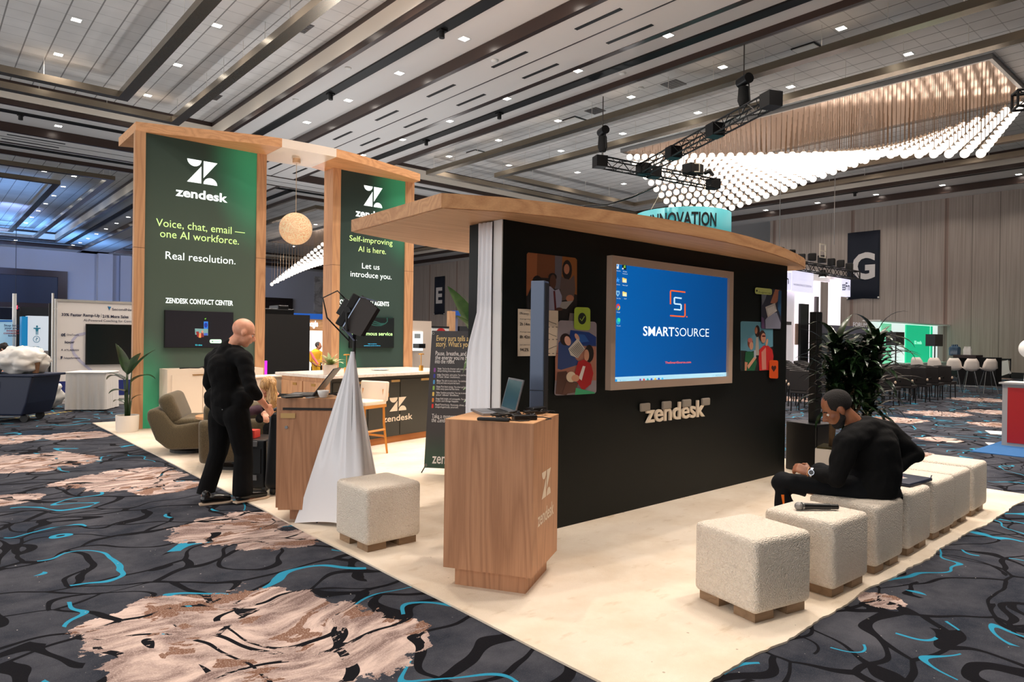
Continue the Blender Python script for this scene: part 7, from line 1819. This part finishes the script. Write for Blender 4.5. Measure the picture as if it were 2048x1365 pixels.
# skirted table
t = thing('skirted_table', 'small table with pleated white skirt in front of the fabric wall', 'table', (2.75, 16.1, .02), math.radians(-30))
mb = MB(); cols = []; per = []
for (xa, ya), (xb, yb) in (((-.36, -.34), (.36, -.34)), ((.36, -.34), (.36, .34)), ((.36, .34), (-.36, .34)), ((-.36, .34), (-.36, -.34))):
    for j in range(28): per.append((xa+(xb-xa)*j/28, ya+(yb-ya)*j/28))
for k, (x, y) in enumerate(per+per[:1]):
    f_ = .016*math.sin(k*1.5)+.008*math.sin(k*.63); L = math.hypot(x, y); cols.append([(x*(1+(f_*(.3+.7*q))/L+.03*q), y*(1+(f_*(.3+.7*q))/L+.03*q), .735*(1-q)+.0) for q in (0, .15, .4, .7, 1)])
cloth(mb, cols, 5); mb.build('pleated_skirt', mat('skirt_white', (226, 222, 218), .8), t, world=False, smooth=True)
mb = MB(); mb.box((0, 0, .735), (.75, .71, .03)); mb.build('table_top', mat('skirt_white', (226, 222, 218), .8), t, world=False, bevel=(.01, 2))
# blue tilt cart and bags
cb = at_z(45, 846, 0)
def cw(a, b_, z): return cb+RH*a+FH*b_+ZV*z
t = thing('tilt_cart', 'dark blue wheeled waste cart at the left picture edge', 'cart', cb)
mb = MB(); outer = [(-1.25, .80), (.20, .80), (.10, .34), (.02, .12), (-1.15, .12)]
mb.slab([cw(a, -.05, z) for a, z in outer], FH*.75); mb.build('tub', mat('cart_blue', (26, 36, 62), .45), t, bevel=(.03, 3))
mb = MB(); mb.slab([cw(-1.3, -.09, .79), cw(.25, -.09, .79), cw(.25, -.09, .83), cw(-1.3, -.09, .83)], FH*.83); mb.build('rim', mat('cart_blue', (26, 36, 62), .45), t, bevel=(.01, 2))
mb = MB(); mb.slab([cw(-.55, -.055, .58), cw(-.35, -.055, .58), cw(-.35, -.055, .70), cw(-.55, -.055, .70)], FH*.008); mb.build('label_plate', mat('plate_dull', (60, 70, 96), .5), t)
for a, b_ in ((.0, .05), (-.12, .6), (-1.1, .05)):
    mb = MB(); mb.cyl(cw(a, b_-.02, .07), cw(a, b_+.03, .07), .07, n=16); w_ = mb.build('wheel', M_black, t); mb = MB(); mb.cyl(cw(a, b_+.005, .08), cw(a, b_+.005, .16), .02, n=8); mb.build('fork', M_steel, w_)
def bag(label, c, r, seed):
    R = random.Random(seed); mb = MB(); g = bmesh.ops.create_icosphere(mb.bm, subdivisions=4, radius=1)
    from mathutils import noise as mn
    for v in mb.bm.verts:
        d = v.co.normalized(); n1 = mn.noise(d*2.2+Vector((seed, 0, 0))); n2 = abs(mn.noise(d*5+Vector((0, seed, 0)))); n3 = abs(mn.noise(d*11+Vector((0, 0, seed))))
        k = 1+.28*n1-.22*n2-.08*n3; q = Vector((d.x*r[0], d.y*r[1], d.z*r[2]))*k; v.co = Vector(c)+q
    for v in mb.bm.verts: v.co.z = max(v.co.z, c[2]-r[2]*.8)
    o = mb.build('refuse_bag', mat('bag_white', (232, 228, 222), .4, 0, .5), smooth=True); tag(o, label, 'bag', 'white refuse bags'); return o
bag('white refuse bag heaped on top of the blue waste cart', cw(-.22, .28, 1.04), (.42, .34, .27), 3)
bag('white refuse bag in the cart at the very picture edge', cw(-.85, .28, 1.02), (.36, .34, .25), 8)
q = at_z(85, 820, 0); bag('large white refuse bag standing on the carpet right of the cart', (q.x, q.y+.1, .30), (.38, .34, .36), 5)
mb = MB(); mb.slab([cw(.02, .2, .84), cw(.10, .2, .84), cw(.13, .2, 1.03), cw(.06, .2, 1.02)], FH*.04); o = mb.build('cardboard_scrap', mat('cardboard', (130, 92, 62), .8)); tag(o, 'brown cardboard scrap sticking out of the blue cart', 'cardboard')
mb = MB(); mb.slab([cw(-.72, .05, .84), cw(-.56, .05, .84), cw(-.53, .05, 1.02), cw(-.66, .05, 1.10)], FH*.05); o = mb.build('cardboard_box', mat('cardboard_dark', (86, 62, 48), .8)); tag(o, 'dark cardboard box between the bags in the cart', 'box')
# tape on the carpet
t = thing('floor_tape', 'strip of yellow and black hazard tape on the carpet by the cart', 'tape', at_z(70, 832, 0))
a_, b_ = at_z(-20, 843, 0), at_z(147, 822.5, 0); d = (b_-a_); L = d.length; d.normalize(); n = Vector((-d.y, d.x, 0))*.035
for nme, m_, off in (('yellow_dashes', mat('tape_yellow', (226, 200, 110), .7), 0), ('black_dashes', M_black2, .5)):
    mb = MB(); k = 15
    for i in range(k):
        p, q = a_+d*L*((i+off)/k), a_+d*L*((i+off+.5)/k); mb.slab([p-n+ZV*.001, q-n+ZV*.001, q+n+ZV*.001, p+n+ZV*.001], (0, 0, .002))
    mb.build(nme, m_, t)
# light box with icons, grey panel, back panels
LY = 21.0
t = thing('icon_light_box', 'white light box column with teal icons and blue side at left', 'light box', at_y(75, 790, LY).xy[:]+(0,))
mb = MB(); a_, b_ = at_y(54, 805, LY), at_y(98, 633, LY); mb.b2((a_.x, LY, 0), (b_.x, LY+.5, b_.z)); mb.build('front_panel', mat('lightbox_white', (206, 216, 226), .5, 0, .5, (196, 214, 232), .35), t)
mb = MB(); mb.b2((a_.x-.12, LY+.02, 0), (a_.x, LY+.5, b_.z-.02)); mb.build('blue_side', emis('side_blue', (0, 116, 170), .5), t)
A = Art('icon_print', 0, 0, 1.0, LY-.004, t, 'teal line icons'); TL_ = (20, 126, 156)
A.e(74, 653.5, 2, 2.2, TL_).poly([(67, 656), (81, 656), (81, 658), (77, 658.6), (76.5, 663), (71.5, 663), (71, 658.6), (67, 658)], TL_).poly([(71.7, 663), (73.6, 663), (73.4, 670), (71.9, 670)], TL_).poly([(74.6, 663), (76.4, 663), (76.2, 670), (74.8, 670)], TL_)
A.line([(73+6.5*math.cos(a), 679+6.3*math.sin(a)) for a in [2*PI*i/18 for i in range(19)]], 1, TL_).txt('?', 71, 682.5, TL_, 7, 75.5)
A.line([(66, 701), (66, 694), (78, 694), (78, 701), (66, 701)], 1, TL_).poly([(79.5, 696), (82, 696), (82, 700), (79.5, 700)], TL_).line([(66, 727), (66, 715), (76, 715), (76, 727), (66, 727)], 1, TL_).done()
mb = MB(); a_, b_ = at_y(70, 788, 19.6), at_y(101, 702, 19.6); mb.b2((a_.x, 19.6, .0), (b_.x, 19.66, b_.z)); o = mb.build('metal_sheet', mat('panel_metal', (150, 148, 148), .35, .6)); tag(o, 'plain grey metal panel leaning in front of the icon light box', 'panel')
t = thing('print_panel', 'pale blue lit poster panel with text at the left picture edge', 'poster', at_y(10, 790, 21.5).xy[:]+(0,))
mb = MB(); a_, b_ = at_y(-60, 790, 21.5), at_y(25, 640, 21.5); mb.b2((a_.x, 21.5, 0), (b_.x, 21.6, b_.z)); mb.build('panel', mat('poster_blue', (150, 186, 206), .5, 0, .5, (150, 190, 214), .35), t)
A = Art('poster_print', 0, 0, 1.0, 21.49, t, 'dark blue and red poster words')
A.txt('Stop letting', 8, 653, (30, 50, 90), 4.4, 44, bold=.02).txt('your agents', 9, 658.5, (30, 50, 90), 4.4, 44, bold=.02).txt('internal', 13, 663.5, (170, 50, 60), 4.4, 38, bold=.02).txt('connection', 7, 668.5, (170, 50, 60), 4.4, 40, bold=.02).txt('tools', 16, 673.5, (30, 50, 90), 4.4, 32, bold=.02).poly([(-60, 640.5), (24.5, 640.5), (24.5, 644), (-60, 644)], (30, 110, 190)).done()
t = thing('pipe_and_drape', 'black drape panel on grey poles behind the icon light box', 'drape', (2.0, 21.9, 0))
mb = MB(); a_, b_ = at_y(38, 790, 22.0), at_y(101, 616, 22.0); mb.b2((a_.x, 22.0, .02), (b_.x, 22.08, b_.z)); mb.build('drape', mat('drape_navy', (14, 18, 28), .85), t)
mb = MB(); a_, b_ = at_y(30, 790, 21.9), at_y(40, 622, 21.9); mb.b2((a_.x, 21.9, .02), (b_.x, 21.95, b_.z)); mb.build('side_drape', M_black, t)
for px_ in (26.5, 29.5):
    q = at_y(px_, 700, 21.8); mb = MB(); mb.cyl((q.x, q.y, 0), (q.x, q.y, 2.55), .03, n=10); mb.build('pole', mat('alu', (214, 212, 208), .35, .6), t)
mb = MB(); a_, b_ = at_y(96, 800, 19.2), at_y(106, 607, 19.2); mb.b2((a_.x, 19.2, 0), (b_.x, 19.25, b_.z)); o = mb.build('black_flat', M_black); tag(o, 'narrow black flat left of the white fabric wall', 'panel')
t = thing('exit_sign', 'small glowing red exit sign above the stage curtain at left', 'exit sign', at_y(31, 614, 60))
mb = MB(); ybox(mb, 26.5, 611, 35.5, 618.5, 60, .1); mb.build('housing', emis('exit_red', (236, 40, 60), .9), t)
mb = MB(); text(mb, 'EXIT', at_y(27.6, 617, 59.98), (1, 0, 0), (0, 0, 1), size=.24, width=at_y(34.4, 617, 60).x-at_y(27.6, 617, 60).x, bold=.02); mb.build('lettering', emis('exit_pale', (255, 190, 200), .9), t)
mb = MB(); q = at_y(31, 611, 60.05); mb.cyl(q, (q.x, q.y, 9.1), .02, n=6); mb.build('hanger', M_black, t)
# person bending behind the cart
D3 = at_z(12, 815, 0)+FH*1.0; DG = (D3-_O).dot(_F)
def G(px_, py_, dd=0.): return _O+_ray(px_, py_)*(DG+dd)
t = thing('person', 'dark-haired person in black bending down behind the blue cart', 'person', (D3.x, D3.y, 0))
sk = MB(); hc = G(8, 699, 0); P = head_shapes(sk, hc, -_R*.6-_U*.8, -_R*.7+_U*.6, .95); capsule(sk, [G(26, 716, .05), G(14, 706)], [.06, .055]); hp = G(34, 745, .3); capsule(sk, [hp, G(30, 724, .1), G(24, 716, .05)], [.12, .12, .12])
for q in (-.1, .1):
    f_ = Vector((hp.x+q, hp.y+.1, .04)); capsule(sk, [hp+Vector((q, 0, -.05)), Vector((hp.x+q*1.1, hp.y-.02, .48)), f_, f_+Vector((-.15, -.1, 0))], [.085, .06, .045, .03])
el = G(10, 735, -.1); wr = G(4, 745, -.2)
capsule(sk, [G(20, 722, -.1), el, wr], [.055, .04, .03]); hand(sk, wr, (-.4, -.3, -.6), -_U, _R, .7, .9)
capsule(sk, [G(24, 720, .25), G(14, 738, .25), G(8, 748, .1)], [.055, .04, .03]); hand(sk, G(8, 748, .1), (-.4, -.3, -.6), -_U, _R, .7, .9)
melt(sk, .012, 3).build('body', M_skinA, t, smooth=True)
sh = MB(); capsule(sh, [hp, G(30, 722, .1), G(22, 714, .05)], [.15, .155, .14]); capsule(sh, [G(20, 722, -.1), el], [.075, .055]); capsule(sh, [G(24, 720, .25), G(14, 738, .25)], [.075, .055]); melt(sh, .014, 3).build('shirt', M_blackcloth, t, smooth=True)
tr = MB()
for q in (-.1, .1): capsule(tr, [hp+Vector((q, 0, -.03)), Vector((hp.x+q*1.1, hp.y-.02, .48)), Vector((hp.x+q, hp.y+.1, .1))], [.12, .085, .07])
melt(tr, .014, 3).build('trousers', M_blackcloth2, t, smooth=True)
f, s_, u = head_frame(-_R*.6-_U*.8, -_R*.7+_U*.6); mb = MB(); mb.ball(P(-.03, 0, .035), (.10, .088, .10), 16, 12, Matrix((f, s_, u)).transposed()); mb.ball(P(-.10, 0, .05), .05, 12, 8); mb.build('hair', mat('dark_hair', (26, 18, 16), .7), t, smooth=True)
# ---------------------------------------------------------------- things seen between and beside the towers
BY = 17.0
t = thing('black_partition', 'tall plain black partition standing behind the gap between the green towers', 'partition', at_y(575, 760, BY).xy[:]+(0,))
mb = MB(); a_, b_ = at_y(518, 760, BY), at_y(620, 631, BY); mb.b2((a_.x, BY, 0), (b_.x, BY+.12, b_.z)); mb.build('panel', mat('partition_black', (17, 14, 13), .75), t)
for k, (x0, y0, x1, y1, lab) in enumerate(((527, 619, 588, 631.5, 'long black road case behind the black partition'), (556, 611.5, 577, 619, 'small black road case on top of the long one behind the partition'))):
    mb = MB(); a_, b_ = at_y(x0, y1, BY+.6), at_y(x1, y0, BY+.6); mb.b2((a_.x, BY+.6, 0 if k == 0 else a_.z), (b_.x, BY+1.2, b_.z)); t = thing('road_case', lab, 'case', ((a_.x+b_.x)/2, BY+.9, 0)); mb.build('case_body', M_black2, t, bevel=(.01, 1))
    mb = MB(); mb.b2((a_.x+.05, BY+.595, b_.z-.03), (b_.x-.05, BY+.6, b_.z-.015)); mb.build('edge_rail', M_steel, t)
mb = MB(); a_, b_ = at_y(530.5, 748, 13.2), at_y(534.5, 722, 13.2); mb.b2((a_.x, 13.2, .012), (b_.x, 13.24, b_.z)); o = mb.build('purple_light_strip', emis('strip_purple', (190, 40, 226), .9)); tag(o, 'glowing purple light strip behind the left tower post', 'light strip')
OY = 24.0
t = thing('exhibit_booth', 'wood-fronted booth with blue top and glowing lettering seen beside the black partition', 'exhibit booth', at_y(640, 740, OY).xy[:]+(0,))
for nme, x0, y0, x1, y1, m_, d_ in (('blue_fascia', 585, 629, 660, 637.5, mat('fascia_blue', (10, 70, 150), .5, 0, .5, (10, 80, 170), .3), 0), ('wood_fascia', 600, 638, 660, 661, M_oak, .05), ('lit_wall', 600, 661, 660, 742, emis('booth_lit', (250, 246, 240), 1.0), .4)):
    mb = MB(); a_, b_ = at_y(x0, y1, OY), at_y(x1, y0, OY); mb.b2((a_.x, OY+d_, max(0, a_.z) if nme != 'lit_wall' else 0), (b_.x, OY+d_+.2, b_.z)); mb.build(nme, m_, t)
mb = MB(); p, q = at_y(616, 653, OY-.02), at_y(636, 653, OY-.02); text(mb, 'oogle', p, (1, 0, 0), (0, 0, 1), size=.30, width=q.x-p.x, bold=.04); mb.build('glowing_lettering', emis('lit_letters', (240, 250, 255), 1.2), t)
# person in yellow
D4 = at_y(631, 715, 21.5); DH = (D4-_O).dot(_F)
def Y4(px_, py_, dd=0.): return _O+_ray(px_, py_)*(DH+dd)
t = thing('person', 'person in a yellow shirt seen beside the right tower post in the distance', 'person', (D4.x, D4.y, 0))
sk = MB(); P = head_shapes(sk, Y4(637, 692), _R, _U, 1.0); capsule(sk, [Y4(634, 745), Y4(632, 722), Y4(632, 708), Y4(635, 699)], [.14, .13, .14, .06]); capsule(sk, [Y4(624, 707, -.1), Y4(623, 724, -.1), Y4(633, 732, -.2)], [.06, .045, .035]); capsule(sk, [Y4(640, 707, .1), Y4(642, 726), Y4(636, 734, -.1)], [.06, .045, .035])
hp = Y4(634, 745)
hand(sk, Y4(633, 732, -.2), _R, -_U, _U, .8, 1.); hand(sk, Y4(636, 734, -.1), -_R, -_U, _U, .8, 1.)
for q in (-.1, .1): capsule(sk, [hp+RH*q, Vector((hp.x, hp.y, .5))+RH*q*1.2, Vector((hp.x, hp.y, .06))+RH*q*1.2, Vector((hp.x, hp.y, .04))+RH*(q*1.2+.15)], [.09, .07, .05, .035])
melt(sk, .014, 3).build('body', M_skinB, t, smooth=True)
sh = MB(); capsule(sh, [Y4(634, 740), Y4(632, 722), Y4(632, 707)], [.165, .16, .16]); capsule(sh, [Y4(624, 707, -.1), Y4(623, 722, -.1)], [.085, .07]); capsule(sh, [Y4(640, 707, .1), Y4(642, 724)], [.085, .07]); melt(sh, .014, 3).build('shirt', mat('shirt_yellow', (236, 176, 36), .8), t, smooth=True)
tr = MB(); capsule(tr, [Y4(634, 742), hp], [.16, .16])
for q in (-.1, .1): capsule(tr, [hp+RH*q, Vector((hp.x, hp.y, .5))+RH*q*1.2, Vector((hp.x, hp.y, .10))+RH*q*1.2], [.11, .085, .07])
melt(tr, .014, 3).build('trousers', M_blackcloth2, t, smooth=True)
mb = MB(); mb.ball(P(-.02, 0, .035), (.10, .088, .10), 14, 10); mb.build('hair', mat('dark_hair', (26, 18, 16), .7), t, smooth=True)
mb = MB(); mb.tube([Y4(620.5, 703, -.4), Y4(627, 716, -.42), Y4(636, 729, -.44)], [.03, .045, .03], 8); o = mb.build('pink_strap', mat('strap_pink', (240, 110, 120), .6), t); o['label'] = 'pink bag strap'
# right of the right tower
VY = 16.0
t = thing('exhibit_wall', 'cream exhibition panel with lit picture right of the right tower', 'exhibit wall', at_y(845, 740, VY).xy[:]+(0,))
mb = MB(); a_, b_ = at_y(815, 760, VY), at_y(863, 643, VY); mb.b2((a_.x, VY, 0), (b_.x, VY+.1, b_.z)); mb.build('panel', mat('panel_cream', (214, 198, 184), .6), t)
mb = MB(); ybox(mb, 820, 664, 846, 702, VY-.03, .03); mb.build('lit_picture', emis('lit_picture', (232, 244, 246), .95), t)
mb = MB(); ybox(mb, 829, 668, 841, 677, VY-.035, .006); mb.build('picture_detail', mat('detail_grey', (150, 160, 166), .6), t)
mb = MB(); ybox(mb, 838, 688, 851, 697, VY-.5, .3); mb.build('dark_monitor', M_black2, t)
UY = 26.0
t = thing('exhibit_booth', 'booth with red ring sign, wood column and blue header behind the text banner', 'exhibit booth', at_y(900, 740, UY).xy[:]+(0,))
for nme, x0, y0, x1, y1, m_, d_ in (('sign_board', 864, 656, 898, 690, M_white, 0), ('wood_column', 898, 623, 911, 700, M_oakZ, 0), ('blue_header', 911, 623, 945, 631, mat('fascia_blue', (10, 70, 150), .5, 0, .5, (10, 80, 170), .3), .1), ('grey_wall', 911, 631, 921, 700, mat('wall_bluegrey', (120, 128, 160), .6), .2), ('dark_wall', 921, 654, 965, 700, M_black2, .1), ('top_bar', 862, 653.5, 898, 656, M_black, -.02)):
    mb = MB(); a_, b_ = at_y(x0, y1, UY), at_y(x1, y0, UY); mb.b2((a_.x, UY+d_, a_.z if 'header' in nme or 'bar' in nme else 0), (b_.x, UY+d_+.2, b_.z)); mb.build(nme, m_, t)
A = Art('red_disc', 0, 0, 1.0, UY-.01, t, 'red round logo'); A.e(882, 666, 9.5, 9.5, (196, 24, 30)).done()
